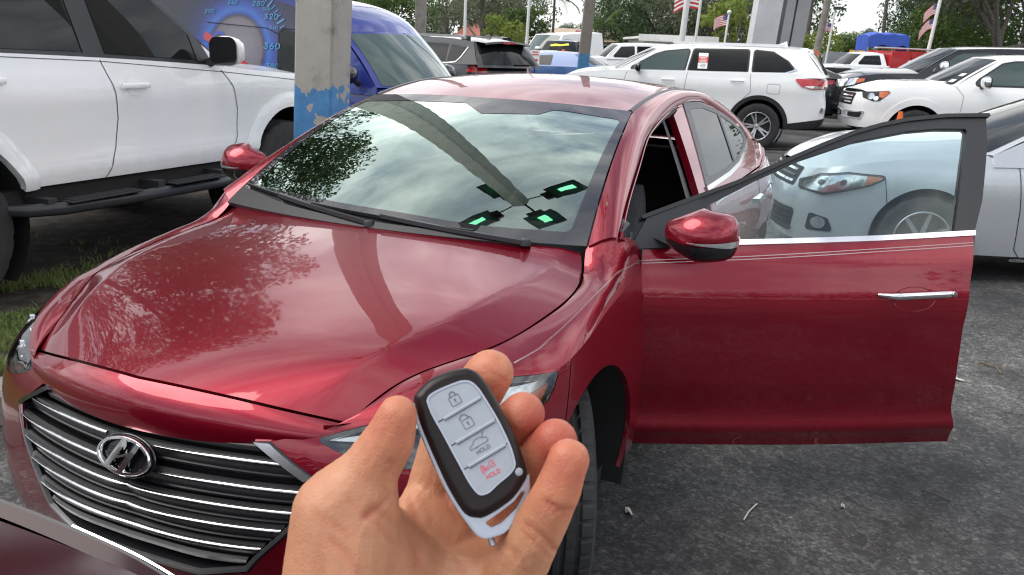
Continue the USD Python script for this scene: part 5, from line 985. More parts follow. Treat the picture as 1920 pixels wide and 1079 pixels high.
for sd in (1, -1):
    st = part(A.t, 'side_step', tube([(x-sh_, sd*y, z) for x, y, z in [(-.40, .80, .50), (-.55, 1.00, .49), (-.75, 1.06, .485), (-1.5, 1.06, .49), (-2.10, 1.06, .50), (-2.26, 1.0, .505), (-2.36, .8, .51)]], .036, 14), SATIN, 60)
    for x0, x1 in ((-.78, -1.26), (-1.55, -2.08)):
        part(st, 'step_pad', slab(sbox(x1-sh_, sd*1.06-.055, x0-sh_, sd*1.06+.05), .012, .004).apply_translation((0, 0, .528)), PLASTIC, 30)
        for r_ in range(4): part(st, 'pad_rib', bx(x1-sh_+.02, x0-sh_-.02, sd*1.06-.045+.025*r_, sd*1.06-.035+.025*r_, .540, .546), PLASTIC, 30)
    for x in (-.72, -1.32, -2.15): part(st, 'step_bracket', bx(x-sh_-.03, x-sh_+.03, min(sd*.86, sd*1.05), max(sd*.86, sd*1.05), .48, .56), DARKM)
part(A.t, 'sill', bx(-2.45-sh_, -.35-sh_, -.90, .90, .50, .60), DARK)
part(A.t, 'headlamp', [patch(rpoly([(.60, .95), (.60, 1.08), (.30, 1.09), (.36, .96)], .02), A.bx_, .04, off=.006, out=(0, 1, 0)), ], LAMPW); part(A.t, 'headlamp', flipy(patch(rpoly([(.60, .95), (.60, 1.08), (.30, 1.09), (.36, .96)], .02), A.bx_, .04, off=.006, out=(0, 1, 0))), LAMPW)
# ---------------------------------------------------------------- white crossover, parked behind
B = Car('white_crossover', 'white three row crossover with a red and white price sheet in its rear window', 'car', (-14.256, -3.948, .013), 280, WHITE,
        dict(fo=.98, ro=-3.93, hw=.955, zb=.36, wb=2.78, wr=.385, ar=.44, az=.40, tw=.24, rr=.245, belt=[(1, 1.02), (.5, 1.14), (0, 1.20), (-.6, 1.24), (-2, 1.27), (-3.4, 1.29), (-4.1, 1.28)], arc=.045, rc=.8,
             ky=[(.3, .93), (.42, .965), (.6, .975), (.85, .985), (1.0, 1.0), (1.12, .99), (1.22, .965), (1.35, .92)], rx=[(.3, .22), (.5, .02), (.75, .0), (1.0, .04), (1.15, .02), (1.3, .10)]))
B.shell(.06, clad=.07); B.cap(.9, -.75, lambda x: .07*np.clip((.9-x)/.6, 0, 1), 'bonnet', ridge=.012)
B.green((-.25, 1.19), (-1.0, 1.62), (-3.46, 1.665), (-3.80, 1.24), .905, .67, .055, bow=(.28, .16), rbow=.14, win=[([(-.52, 1.235), (-.60, 1.29), (-.96, 1.50), (-1.12, 1.555), (-1.53, 1.605), (-1.47, 1.255)], TINTG), ([(-1.55, 1.26), (-1.62, 1.61), (-2.53, 1.63), (-2.53, 1.285)], TINT), ([(-2.63, 1.29), (-2.64, 1.628), (-2.94, 1.605), (-3.17, 1.48), (-3.29, 1.345), (-3.15, 1.30)], TINT)], lo=lambda x: float(B.zt(x))-.06)
B.both('window_chrome', LineString([(-.48, 1.215), (-1.4, 1.238), (-2.5, 1.262), (-3.15, 1.28), (-3.34, 1.345), (-3.21, 1.49), (-2.96, 1.632)]).buffer(.011), B.gf, CHROME, .012, .006)
B.gap([(-1.54, 1.23), (-1.51, 1.0), (-1.50, .42)]); B.gap([(-2.60, 1.25), (-2.62, .95), (-2.50, .83)]); B.gap([(-.50, 1.20), (-.42, .95), (-.45, .42)])
B.handle(-1.22, 1.10); B.handle(-2.39, 1.13); B.mirrors(-.72, 1.25, GLOSSB, .95)
B.gap(list(rpoly([(-2.89, .94), (-2.89, 1.10), (-3.10, 1.10), (-3.10, .94)], .03).exterior.coords), w=.005, sides=(1,), name='fuel_flap_gap')
tl = rpoly([(-3.31, 1.20), (-3.45, 1.08), (-3.62, 1.04), (-3.90, 1.05), (-3.92, 1.17), (-3.75, 1.21)], .02); B.both('tail_lamp', tl, B.bx_, LAMPRED, .014, .02); B.both('tail_lamp_clear', rpoly([(-3.47, 1.085), (-3.64, 1.055), (-3.88, 1.06), (-3.88, 1.09), (-3.66, 1.095)], .005), B.bx_, LAMPW, .019)
B.both('bumper_lamp', rpoly([(-3.78, .66), (-3.88, .64), (-3.88, .72), (-3.80, .74)], .01), B.bx_, LAMPW, .012, .01)
B.both('lower_cladding', Polygon([(-.45, .36), (-2.30, .36), (-2.30, .43), (-.45, .43)]), B.bx_, PLASTIC, .010, .02); B.both('rear_cladding', Polygon([(-3.24, .36), (-3.90, .40), (-3.92, .56), (-3.65, .52), (-3.24, .45)]), B.bx_, PLASTIC, .012, .02)
B.both('roof_rail', LineString([(-1.25, 1.68), (-3.1, 1.69)]).buffer(.022), lambda q: np.column_stack([q[:, 0], np.full(len(q), .60), q[:, 1]+.045]), WHITE, 0, .05)
part(B.t, 'spoiler', loft([[(-3.25, y, 1.735-.06*(y/.6)**2) for y in np.linspace(-.62, .62, 11)], [(-3.52, y, 1.715-.05*(y/.6)**2) for y in np.linspace(-.60, .60, 11)], [(-3.54, y, 1.685-.05*(y/.6)**2) for y in np.linspace(-.60, .60, 11)], [(-3.36, y, 1.64-.05*(y/.6)**2) for y in np.linspace(-.62, .62, 11)]]), WHITE, 30)
part(B.t, 'roof_fin', trimesh.convex.convex_hull(np.array([(-2.95, -.03, 1.73), (-2.95, .03, 1.73), (-3.18, -.02, 1.73), (-3.18, .02, 1.73), (-3.16, 0, 1.82)])), WHITE)
sk = part(B.t, 'price_sheet', patch(sbox(-1.86, 1.30, -1.70, 1.56), B.gf, .05, off=.011, out=(0, 1, 0)), PAPERW); part(sk, 'red_panel', patch(sbox(-1.865, 1.40, -1.70, 1.50), B.gf, .05, off=.014, out=(0, 1, 0)), PAPERR)
for k in range(4): part(sk, 'print_line', patch(sbox(-1.84, 1.405+.024*k, -1.73+.02*(k % 2), 1.414+.024*k), B.gf, .04, off=.017, out=(0, 1, 0)), PAPERW)
for k in range(3): part(sk, 'print_line', patch(sbox(-1.83, 1.325+.022*k, -1.75+.02*(k % 2), 1.331+.022*k), B.gf, .04, off=.014, out=(0, 1, 0)), TRIMG)
B.wheels(spokes=5, sw=.032, double=True, n=80)
# ---------------------------------------------------------------- pale silver sedan beyond the open door
C_ = Car('silver_sedan', 'pale silver sedan nosing in beyond the open door, amber edged headlamp', 'car', (-5.81, 1.43, -.03), 288, SILVER,
         dict(fo=.95, ro=-3.85, hw=.91, zb=.22, wb=2.775, wr=.33, ar=.375, az=.34, tw=.22, rr=.215, belt=[(.95, .76), (.75, .82), (.5, .87), (.2, .91), (-.1, .93), (-.4, .95), (-1, .965), (-2.5, .99), (-3.4, 1.0), (-3.9, .95)], arc=.05,
              ky=[(.16, .90), (.3, .955), (.5, .985), (.7, 1.0), (.8, .99), (.88, .965), (.96, .91), (1.05, .86)], fx=[(.16, -.06), (.3, .0), (.5, .02), (.62, .0), (.72, -.06), (.82, -.14), (1.0, -.3)]))
C_.shell(.05); C_.cap(.93, -.62, lambda x: .135*np.clip((.95-x)/.55, 0, 1)**.8+.02*np.clip((-.1-x)/.6, 0, 1), 'bonnet', ridge=.008)
C_.green((-.42, .97), (-1.28, 1.37), (-2.75, 1.37), (-3.45, 1.02), .835, .60, .06, bow=(.30, .14), ws=TINT, win=[([(-.82, 1.02), (-1.30, 1.26), (-1.55, 1.325), (-1.75, 1.33), (-1.72, 1.03)], TINT), ([(-1.82, 1.03), (-1.84, 1.33), (-2.4, 1.31), (-2.75, 1.18), (-2.8, 1.06)], TINT)], lo=lambda x: float(C_.zt(x))-.06)
hl = rpoly([(.86, .635), (.88, .69), (.80, .755), (.62, .79), (.36, .785), (.32, .772), (.42, .715), (.60, .655), (.72, .62)], .012)
hb_ = C_.both('headlamp', hl, C_.bx_, LAMPW, .003, .0, .03); C_.both('headlamp_rim', hl.buffer(.006).difference(hl.buffer(-.010)), C_.bx_, DARKM, .010, .008, .03); C_.both('headlamp_amber', hl.intersection(sbox(.2, .6, .47, .9)), C_.bx_, AMBER, .007, 0, .03)
for x, z, r in ((.76, .70, .045), (.62, .715, .05)): C_.both('headlamp_bowl', Point(x, z).buffer(r), C_.bx_, LAMPW, .010, .006, .02); C_.both('headlamp_bulb', Point(x, z).buffer(r*.45), C_.bx_, DARKM, .016, .006, .02)
C_.both('headlamp_lens', hl.buffer(-.004), C_.bx_, LENS, .024, 0, .03)
for k in range(3): part(C_.t, 'grille_bar', patch(sbox(-.46+.03*k, .665+.040*k-.008, .46-.03*k, .665+.04*k+.008), C_.by_, .05, off=.012, flange=.02, out=(1, 0, 0)), CHROME if k != 1 else DARKM)
part(C_.t, 'grille', patch(rpoly([(-.50, .635), (.50, .635), (.46, .775), (-.46, .775)], .02), C_.by_, .05, off=.004, out=(1, 0, 0)), DARK); part(C_.t, 'bumper_intake', patch(rpoly([(-.52, .28), (.52, .28), (.60, .47), (-.60, .47)], .03), C_.by_, .05, off=.004, out=(1, 0, 0)), DARK)
for k in range(4): part(C_.t, 'intake_slat', patch(sbox(-.55, .30+.045*k, .55, .315+.045*k), C_.by_, .06, off=.010, flange=.01, out=(1, 0, 0)), PLASTIC)
C_.both('fog_lamp_recess', rpoly([(.62, .34), (.80, .33), (.78, .47), (.66, .44)], .02), C_.bx_, PLASTIC, .005); C_.both('fog_lamp', Point(.72, .40).buffer(.045), C_.bx_, LAMPW, .012, .005, .02)
C_.gap([(.33, .765), (.30, .66), (.28, .58)], w=.005); C_.gap([(-.42, .955), (-.60, .89), (-.64, .60), (-.66, .30), (-.72, .22), (-1.72, .22), (-1.75, .95)]); C_.both('sill_chrome', LineString([(-.66, .215), (-2.0, .225)]).buffer(.012), C_.bx_, CHROME, .010, .01)
C_.handle(-1.55, .83); C_.mirrors(-.84, .97, SILVER, .9); C_.wheels(spokes=7, sw=.035, n=80)
part(C_.t, 'wiper', tube([C_.wsf([u, .03])[0]+[0, 0, .02] for u in np.linspace(.8, -.1, 8)], .010), PLASTIC)
# ---------------------------------------------------------------- white pickup at the back right
D = Car('white_pickup', 'white off-road pickup facing left with amber cornered headlamp and chrome mirror', 'pickup', (-15.27, 1.147, .005), 288, WHITE,
        dict(fo=.98, ro=-4.2, hw=.945, zb=.46, wb=3.2, wr=.40, ar=.475, az=.40, tw=.26, rr=.23, belt=[(1, 1.02), (.7, 1.09), (.3, 1.15), (-.1, 1.18), (-.7, 1.20), (-2, 1.22), (-4.3, 1.24)], arc=.03, fc=.8,
             ky=[(.4, .94), (.55, .97), (.75, .985), (.9, 1.0), (1.05, .99), (1.15, .965), (1.25, .92)], fx=[(.4, -.04), (.6, .0), (.85, 0), (1.0, -.04), (1.1, -.10), (1.3, -.3)]))
D.shell(.06, clad=.105); D.cap(.85, -.80, lambda x: .085*np.clip((.9-x)/.6, 0, 1), 'bonnet', ridge=.014)
D.green((-.55, 1.21), (-1.28, 1.66), (-3.4, 1.70), (-3.75, 1.24), .885, .67, .05, bow=(.24, .14), ws=TINT, win=[([(-.86, 1.235), (-.94, 1.32), (-1.30, 1.57), (-1.50, 1.61), (-1.95, 1.625), (-1.95, 1.25)], TINTG), ([(-2.07, 1.255), (-2.07, 1.63), (-2.85, 1.635), (-3.0, 1.27)], TINT)], lo=lambda x: float(D.zt(x))-.06)
hl = rpoly([(.86, .955), (.90, 1.05), (.52, 1.085), (.47, 1.06), (.62, .91), (.72, .905)], .012); D.both('headlamp', hl, D.bx_, DARKM, .004, 0, .03); D.both('headlamp_amber', rpoly([(.66, 1.06), (.53, 1.075), (.485, 1.058), (.58, .965), (.64, .98)], .01), D.bx_, AMBER, .010, .006, .03); D.both('headlamp_bowl', Point(.76, .985).buffer(.05), D.bx_, LAMPW, .010, .006, .02); D.both('headlamp_bowl', Point(.68, .955).buffer(.035), D.bx_, CHROME, .012, .006, .02)
D.both('fog_lamp_surround', rpoly([(.84, .60), (.98, .60), (.98, .72), (.80, .74)], .02), D.bx_, CHROME, .012, .02); D.both('fog_lamp', rpoly([(.86, .62), (.96, .625), (.96, .70), (.83, .715)], .015), D.bx_, DARK, .018, .006)
part(D.t, 'grille', patch(rpoly([(-.46, .82), (.46, .82), (.50, 1.02), (-.50, 1.02)], .03), D.by_, .06, off=.004, out=(1, 0, 0)), DARK)
for k in range(3): part(D.t, 'grille_bar', patch(sbox(-.43, .855+.05*k, .43, .875+.05*k), D.by_, .06, off=.012, flange=.02, out=(1, 0, 0)), CHROME)
D.gap([(-.56, 1.20), (-.69, 1.05), (-.67, .75), (-.70, .48)]); D.gap([(-2.0, 1.21), (-2.02, .48)]); D.handle(-1.8, 1.08); D.mirrors(-.98, 1.24, CHROME, 1.15); D.wheels(spokes=6, sw=.05, n=72)
part(D.t, 'wiper', tube([D.wsf([u, .03])[0]+[0, 0, .02] for u in np.linspace(.9, 0, 8)], .012), PLASTIC)
for k in range(2): part(D.t, 'windshield_sticker', patch(sbox(.74+.0*k, .10+.22*k, .86, .20+.22*k), D.wsf, .06, off=.012, out=(1, 0, 0)), PAPERW)
# ---------------------------------------------------------------- black vehicles between them
def simple_car(name, label, cat, pos, head, pt, S, gr, win, crown=.06, group=None, lights=True, wh=dict(spokes=5, sw=.05, n=48), hl=None, tlp=None, mir=None, ws=TINT, doors=(), bow=(.24, .14), hood=True, rcap=None, sides=(1, -1)):
    c = Car(name, label, cat, pos, head, pt, S, group); c.shell(.10)
    if hood: c.cap(S['fo']-.08, gr[0][0]-.2, lambda x: crown*np.clip((S['fo']-x)/.6, 0, 1), 'bonnet')
    c.green(*gr, S['yb'], S['yt'], .05, win=win, ws=ws, lo=lambda x: float(c.zt(x))-.06, bow=bow)
    if rcap: c.cap(gr[3][0]+.25, S['ro']+.05, lambda x: rcap, 'boot_lid')
    if hl is not None: c.both('headlamp', rpoly(hl, .02), c.bx_, LAMPW, .006, .01)
    if tlp is not None: c.both('tail_lamp', rpoly(tlp, .02), c.bx_, LAMPRED, .008, .01)
    for d in doors: c.gap(d)
    if mir: c.mirrors(*mir)
    c.wheels(**wh); return c
TR = dict(fo=1.0, ro=-4.7, hw=1.0, zb=.50, wb=3.7, wr=.41, ar=.48, az=.41, tw=.27, yb=.93, yt=.72, belt=[(1, 1.12), (.5, 1.24), (0, 1.30), (-.8, 1.33), (-3, 1.36), (-4.7, 1.36)], arc=.03, fc=.75, ky=[(.4, .95), (.8, .99), (1.0, 1.0), (1.2, .98), (1.4, .93)], fx=[(.4, -.02), (.7, .02), (1.0, .0), (1.2, -.10), (1.4, -.3)])
E_ = simple_car('black_truck', 'tall glossy black pickup truck with chrome mirror between the two white vehicles', 'pickup', (-20.1, .35, 0), 288, BLACK, TR, [(-.70, 1.34), (-1.50, 1.86), (-3.75, 1.90), (-4.0, 1.38)],
    [([(-1.0, 1.38), (-1.45, 1.72), (-1.62, 1.78), (-2.25, 1.80), (-2.25, 1.40)], TINTG), ([(-2.4, 1.40), (-2.4, 1.80), (-3.4, 1.81), (-3.55, 1.42)], TINT)], .10, hl=[(.92, .98), (.95, 1.14), (.55, 1.2), (.62, 1.05)], mir=(-1.15, 1.42, CHROME, 1.5))
E_.both('headlamp_amber', rpoly([(.60, 1.08), (.60, 1.17), (.42, 1.19), (.44, 1.12)], .02), E_.bx_, AMBER, .012, .006); part(E_.t, 'grille', patch(rpoly([(-.6, .75), (.6, .75), (.7, 1.12), (-.7, 1.12)], .05), E_.by_, .08, off=.006, out=(1, 0, 0)), DARKM)
for k in range(4): part(E_.t, 'grille_bar', patch(sbox(-.6, .80+.08*k, .6, .82+.08*k), E_.by_, .08, off=.014, flange=.02, out=(1, 0, 0)), CHROME)
part(E_.t, 'bumper_trim', patch(sbox(-.85, .60, .85, .64), E_.by_, .08, off=.02, flange=.03, out=(1, 0, 0)), CHROME)
F_S = dict(fo=.95, ro=-3.9, hw=.92, zb=.34, wb=2.75, wr=.36, ar=.42, az=.36, tw=.23, yb=.86, yt=.64, belt=[(.95, .98), (.5, 1.08), (0, 1.13), (-.8, 1.17), (-3, 1.2), (-3.9, 1.2)], arc=.04)
F_ = simple_car('black_car', 'black car squeezed between the black truck and white pickup, bonnet showing', 'car', (-18.06, 1.3, 0), 288, BLACK, F_S, [(-.40, 1.16), (-1.15, 1.58), (-3.0, 1.62), (-3.6, 1.22)], [([(-.7, 1.2), (-1.15, 1.46), (-1.4, 1.52), (-1.9, 1.54), (-1.9, 1.22)], TINT)], .09, hl=[(.80, .80), (.84, .92), (.40, 1.0), (.5, .88)], mir=(-.75, 1.2, BLACK, 1.0))
for k in range(2): part(F_.t, 'windshield_sticker', patch(sbox(.70, .10+.2*k, .82, .18+.2*k), F_.wsf, .06, off=.012, out=(1, 0, 0)), PAPERW)
G_ = simple_car('dark_hatchback', 'black car tail on behind the crossover with red and clear lamps', 'car', (-19.0, -3.95, 0), 288, BLACK, dict(F_S, yb=.86, yt=.66), [(-.40, 1.16), (-1.1, 1.40), (-3.1, 1.38), (-3.7, 1.16)], [([(-.7, 1.19), (-1.15, 1.34), (-2.0, 1.36), (-2.0, 1.19)], TINT)], .07, tlp=[(-3.3, 1.02), (-3.85, 1.0), (-3.85, 1.10), (-3.4, 1.12)])
G_.both('reversing_lamp', rpoly([(-3.5, .97), (-3.85, .95), (-3.85, 1.0), (-3.5, 1.02)], .01), G_.bx_, LAMPW, .010)
# black pickup bed seen from behind, further off
PB = thing('black_pickup_bed', 'black pickup truck seen tail first beyond the crossover, red tail lamp lit by day', 'pickup', at(1578, 25), math.degrees(math.atan2(C_F[1], C_F[0]))+55)
part(PB, 'bed', bx(-1.2, 1.3, -.92, .92, .55, 1.34, .04), BLACK, 30); part(PB, 'tailgate', bx(-1.24, -1.20, -.80, .80, .70, 1.30), GLOSSB, 30); part(PB, 'cab', trimesh.convex.convex_hull(np.array([(1.3, y, .6) for y in (-.92, .92)]+[(3.2, y, .6) for y in (-.92, .92)]+[(1.35, y, 1.3) for y in (-.9, .9)]+[(1.6, y, 1.40) for y in (-.75, .75)]+[(3.3, y, 1.25) for y in (-.8, .8)])), BLACK, 30)
for s_ in (-1, 1):
    part(PB, 'tail_lamp', bx(-1.25, -1.10, s_*.865-.06, s_*.865+.06, .95, 1.28), LAMPRED)
    for x_ in (-.2, 2.6): part(PB, 'wheel', xf(tyre_mesh(.39, .25, .24, False, 40), SGN((x_, s_*.80, .39))), RUBBER)
part(PB, 'bumper', bx(-1.38, -1.22, -.9, .9, .52, .68, .03), CHROME)
# ---------------------------------------------------------------- dark wagon behind, tail to the viewer
H_S = dict(fo=.95, ro=-4.05, hw=.98, zb=.38, wb=2.9, wr=.39, ar=.45, az=.40, tw=.25, yb=.93, yt=.70, belt=[(.95, 1.0), (0, 1.08), (-1, 1.12), (-2.6, 1.15), (-3.3, 1.2), (-4.1, 1.22)], arc=.05)
H = simple_car('black_wagon', 'black sport utility wagon with silver roof rails and red high brake lamp', 'car', (-17.83, -10.53, 0), 246.9, BLACK, H_S, [(-.35, 1.12), (-1.10, 1.66), (-3.62, 1.62), (-4.02, 1.10)],
    [([(-.75, 1.16), (-1.2, 1.50), (-1.5, 1.56), (-1.9, 1.57), (-1.9, 1.17)], TINT), ([(-2.0, 1.17), (-2.0, 1.57), (-2.8, 1.56), (-2.85, 1.18)], TINT), ([(-2.95, 1.18), (-2.93, 1.55), (-3.42, 1.50), (-3.25, 1.22)], TINT)], .08, tlp=[(-3.6, 1.0), (-4.0, .98), (-4.0, 1.12), (-3.8, 1.14)])
H.both('window_chrome', LineString([(-3.52, 1.50), (-3.38, 1.30), (-3.25, 1.19), (-2.95, 1.155), (-1.5, 1.14)]).buffer(.012), H.gf, CHROME, .012, .006)
H.both('roof_rail', LineString([(-1.2, 1.745), (-3.0, 1.735), (-3.25, 1.70)]).buffer(.028), lambda q: np.column_stack([q[:, 0], np.full(len(q), .64), q[:, 1]]), ALLOY, 0, .05); H.both('roof_rail_foot', sbox(-3.35, 1.665, -3.10, 1.735), lambda q: np.column_stack([q[:, 0], np.full(len(q), .63), q[:, 1]]), SATIN, .005, .06)
sp_ = part(H.t, 'spoiler', loft([[(-3.45, y, 1.705-.05*(y/.66)**2) for y in np.linspace(-.68, .68, 11)], [(-3.92, y, 1.655-.05*(y/.66)**2) for y in np.linspace(-.66, .66, 11)], [(-3.95, y, 1.615-.05*(y/.66)**2) for y in np.linspace(-.66, .66, 11)], [(-3.6, y, 1.60-.05*(y/.66)**2) for y in np.linspace(-.68, .68, 11)]]), BLUE if False else BLACK, 30)
part(sp_, 'brake_lamp', bx(-3.965, -3.93, -.17, .17, 1.60, 1.635), LAMPRED); part(H.t, 'roof_fin', trimesh.convex.convex_hull(np.array([(-3.05, -.05, 1.72), (-3.05, .05, 1.72), (-3.35, -.03, 1.70), (-3.35, .03, 1.70), (-3.32, 0, 1.80), (-3.25, 0, 1.80)])), BLACK)
part(H.t, 'rear_wiper', tube([H.rwf([u, .14])[0]+np.array([-.03, 0, 0]) for u in np.linspace(-.05, -.6, 6)], .014), PLASTIC)
# ---------------------------------------------------------------- blue van with a printed instrument dial on its side
V = Car('blue_van', 'blue van wrapped with a printed speedometer dial, behind the concrete light pole', 'van', (-7.14, -3.58, 0), 90, BLUE,
        dict(fo=.85, ro=-3.9, hw=.93, zb=.3, wb=2.9, wr=.34, ar=.40, az=.34, tw=.22, belt=[(.85, .88), (.3, 1.0), (-.2, 1.05), (-1, 1.08), (-3.9, 1.1)], rc=.5))
V.shell(.08); V.cap(.77, -.45, lambda x: .12*np.clip((.85-x)/.6, 0, 1), 'bonnet')
V.green((-.25, 1.08), (-.74, 1.64), (-3.75, 2.05), (-3.88, 1.1), .925, .80, .06, extra=[(-.74, 1.64), (-.86, 1.76), (-1.02, 1.87), (-1.25, 1.95), (-1.6, 2.0), (-2.3, 2.04), (-3.75, 2.06)], ws=TINTG, bow=(.30, .16), lo=lambda x: float(V.zt(x))-.06,
        win=[([(-.60, 1.13), (-.72, 1.34), (-.86, 1.50), (-.98, 1.56), (-1.20, 1.58), (-1.20, 1.15)], TINT), ([(-1.30, 1.16), (-1.30, 1.60), (-1.50, 1.63), (-1.54, 1.60), (-1.54, 1.20), (-1.50, 1.16)], TINT)])
V.mirrors(-.50, 1.16, GLOSSB, 1.2); V.wheels(spokes=5, n=40); V.both('side_step_bar', LineString([(-.8, .36), (-2.2, .36)]).buffer(.03), V.bx_, PLASTIC, .01, .02)
part(V.t, 'aerial', tube([(-1.15, -.35, 1.97), (-1.40, -.36, 2.14)], .012, 6), PLASTIC); part(V.t, 'aerial_base', trimesh.convex.convex_hull(np.array([(-1.10, -.38, 1.93), (-1.10, -.32, 1.93), (-1.20, -.38, 1.95), (-1.20, -.32, 1.95), (-1.16, -.35, 1.99)])), PLASTIC)
P_NAVY = plain('print_navy', (.008, .010, .045), .25, coat=.8); P_BLUE = plain('print_blue', (.015, .055, .42), .25, coat=.8); P_SKY = plain('print_sky_blue', (.05, .20, .62), .25, coat=.8); P_CYAN = plain('print_cyan', (.06, .24, .42), .3, coat=.6); P_RED = plain('print_red', (.42, .02, .03), .3, coat=.8)
dc = (-2.16, 1.40)
VW = Polygon([(-3.8, 1.07), (-1.56, 1.07), (-1.56, 1.66), (-1.30, 1.66), (-1.30, 1.88), (-1.6, 1.955), (-2.3, 1.995), (-3.7, 2.01)])
P_DIAL = look('print_dial', {'tc': ('texture_coordinate', {}), 'mp': ('mapping', dict(mapping_type='point', location=(-dc[0], 0, -dc[1]), scale=(1, 0, 1))), 'ln': ('vector_math', dict(math_type='length')), 's': ('separate_xyz', {}), 'n': ('noise_texture', dict(scale=3.0, detail=3.0)),
    'r': ('rgb_ramp', dict(ramp=[(0, (.20, .19, .22)), (.22, (.17, .16, .19)), (.36, (.13, .11, .14)), (.385, (.05, .04, .06)), (.40, (.02, .03, .10)), (.425, (.015, .06, .34)), (.46, (.02, .11, .42)), (.52, (.012, .055, .30)), (.62, (.007, .016, .11)), (.80, (.006, .008, .035)), (1, (.006, .007, .018))])),
    'p': ('principled_bsdf', dict(roughness=.3, coat_weight=.6))}, [('tc.object', 'mp.vector'), ('mp.vector', 'ln.vector1'), ('ln.value', 'r.fac'), ('r.color', 'p.base_color')])
def vprint(name, poly, mat, k, parent=None):
    poly = poly.intersection(VW)
    if poly.is_empty: return None
    return part(parent or V.t, name, flipy(patch(poly, V.gf, .06, off=.002+.0012*k, out=(0, 1, 0))), mat, 60)
def circ(r, c=dc, sy=1.0): return saff.scale(Point(*c).buffer(r, quad_segs=24), 1.0, sy)
vp = vprint('printed_wrap', VW, P_DIAL, 0)
nd = Polygon([(-2.62, 1.60), (-2.40, 1.50), (-1.85, 1.18), (-1.80, 1.13), (-1.90, 1.15), (-2.45, 1.42), (-2.66, 1.52)]); vprint('dial_needle', nd, P_RED, 6, vp); vprint('dial_hub', circ(.10, (-2.42, 1.51)), P_BLUE, 7, vp); vprint('dial_hub', circ(.07, (-2.42, 1.51)), P_NAVY, 8, vp)
def vtext(t, x, z, h):
    m = meshkit.text_mesh(t, h, .001, True); v = m.vertices.copy(); w = v[:, 0].max(); X = x+(v[:, 0]-w/2)*1.35+.10*v[:, 1]; Z = z-h/2+v[:, 1]; m.vertices = np.column_stack([X, -(V.gy(Z)+.011+v[:, 2]), Z]); part(vp, 'dial_number', m, P_CYAN, False)
for t, x, z, h in (('200', -2.58, 1.83, .042), ('280', -1.88, 1.925, .05), ('300', -1.76, 1.865, .032), ('320', -1.69, 1.785, .058), ('340', -1.645, 1.665, .034), ('360', -1.66, 1.465, .066), ('240', -2.25, 1.93, .04), ('380', -1.645, 1.25, .05)): vtext(t, x, z, h)
for k in range(22):
    a = math.radians(8+5.2*k); r0, r1 = (.66, .73) if k % 4 else (.64, .75); vprint('dial_tick', LineString([(dc[0]+r0*math.cos(a), dc[1]+r0*math.sin(a)), (dc[0]+r1*math.cos(a), dc[1]+r1*math.sin(a))]).buffer(.006 if k % 4 else .011, cap_style=2), P_CYAN, 6, vp)
V.both('door_gap', LineString([(-1.56, 1.08), (-1.57, 1.62), (-1.50, 1.66), (-.9, 1.63)]).buffer(.004), V.gf, SEAM, .012); V.both('door_gap', LineString([(-1.58, 1.60), (-1.75, 1.66), (-2.6, 1.70)]).buffer(.004), V.gf, SEAM, .013)
# ---------------------------------------------------------------- far vehicles
def far(name, label, cat, px, d, rel, pt, S, gr, win, **k): return simple_car(name, label, cat, tuple(at(px, d)), math.degrees(YAW)+rel, pt, S, gr, win, wh=dict(spokes=5, sw=.06, n=32, tread=False), **k)
VAN = dict(fo=1.0, ro=-4.6, hw=1.0, zb=.4, wb=3.6, wr=.37, ar=.42, az=.37, tw=.25, yb=.98, yt=.86, belt=[(1, 1.0), (.5, 1.15), (0, 1.25), (-1, 1.3), (-4.6, 1.3)], arc=.02, rc=.5)
far('white_van', 'white high roofed cargo van parked across the road', 'van', 1005, 46, 140, WHITE, VAN, [(-.3, 1.28), (-1.05, 2.2), (-4.45, 2.4), (-4.58, 1.32)], [([(-.7, 1.34), (-1.0, 1.80), (-1.2, 1.95), (-1.7, 1.95), (-1.7, 1.34)], TINT)], hl=[(.85, .85), (.9, 1.05), (.5, 1.12), (.55, .95)], mir=(-.7, 1.4, GLOSSB, 1.3), ws=TINTG)
TRB = far('dark_truck', 'dark heavy pickup facing the viewer beside the white van, yellow writing on its windshield', 'pickup', 1042, 43, 166, BLACK, TR, [(-.70, 1.34), (-1.35, 1.86), (-3.4, 1.88), (-3.7, 1.38)], [([(-1.0, 1.38), (-1.4, 1.72), (-2.2, 1.78), (-2.2, 1.40)], TINT)], hl=[(.85, .98), (.95, 1.15), (.55, 1.2), (.62, 1.05)], mir=(-1.1, 1.42, CHROME, 1.4))
part(TRB.t, 'grille', patch(rpoly([(-.6, .85), (.6, .85), (.68, 1.15), (-.68, 1.15)], .05), TRB.by_, .1, off=.008, out=(1, 0, 0)), DARKM); part(TRB.t, 'windshield_writing', patch(rpoly([(-.6, .60), (-.3, .72), (.1, .66), (.5, .80), (.55, .62), (.0, .52), (-.5, .50)], .02), TRB.wsf, .1, off=.02, out=(1, 0, 0)), plain('yellow_print', (.75, .70, .06), .6))
TA = dict(fo=.95, ro=-4.1, hw=1.0, zb=.42, wb=3.0, wr=.39, ar=.45, az=.39, tw=.26, yb=.95, yt=.76, belt=[(.95, 1.02), (.5, 1.15), (0, 1.22), (-1, 1.26), (-4.1, 1.28)], arc=.03, rc=.6)
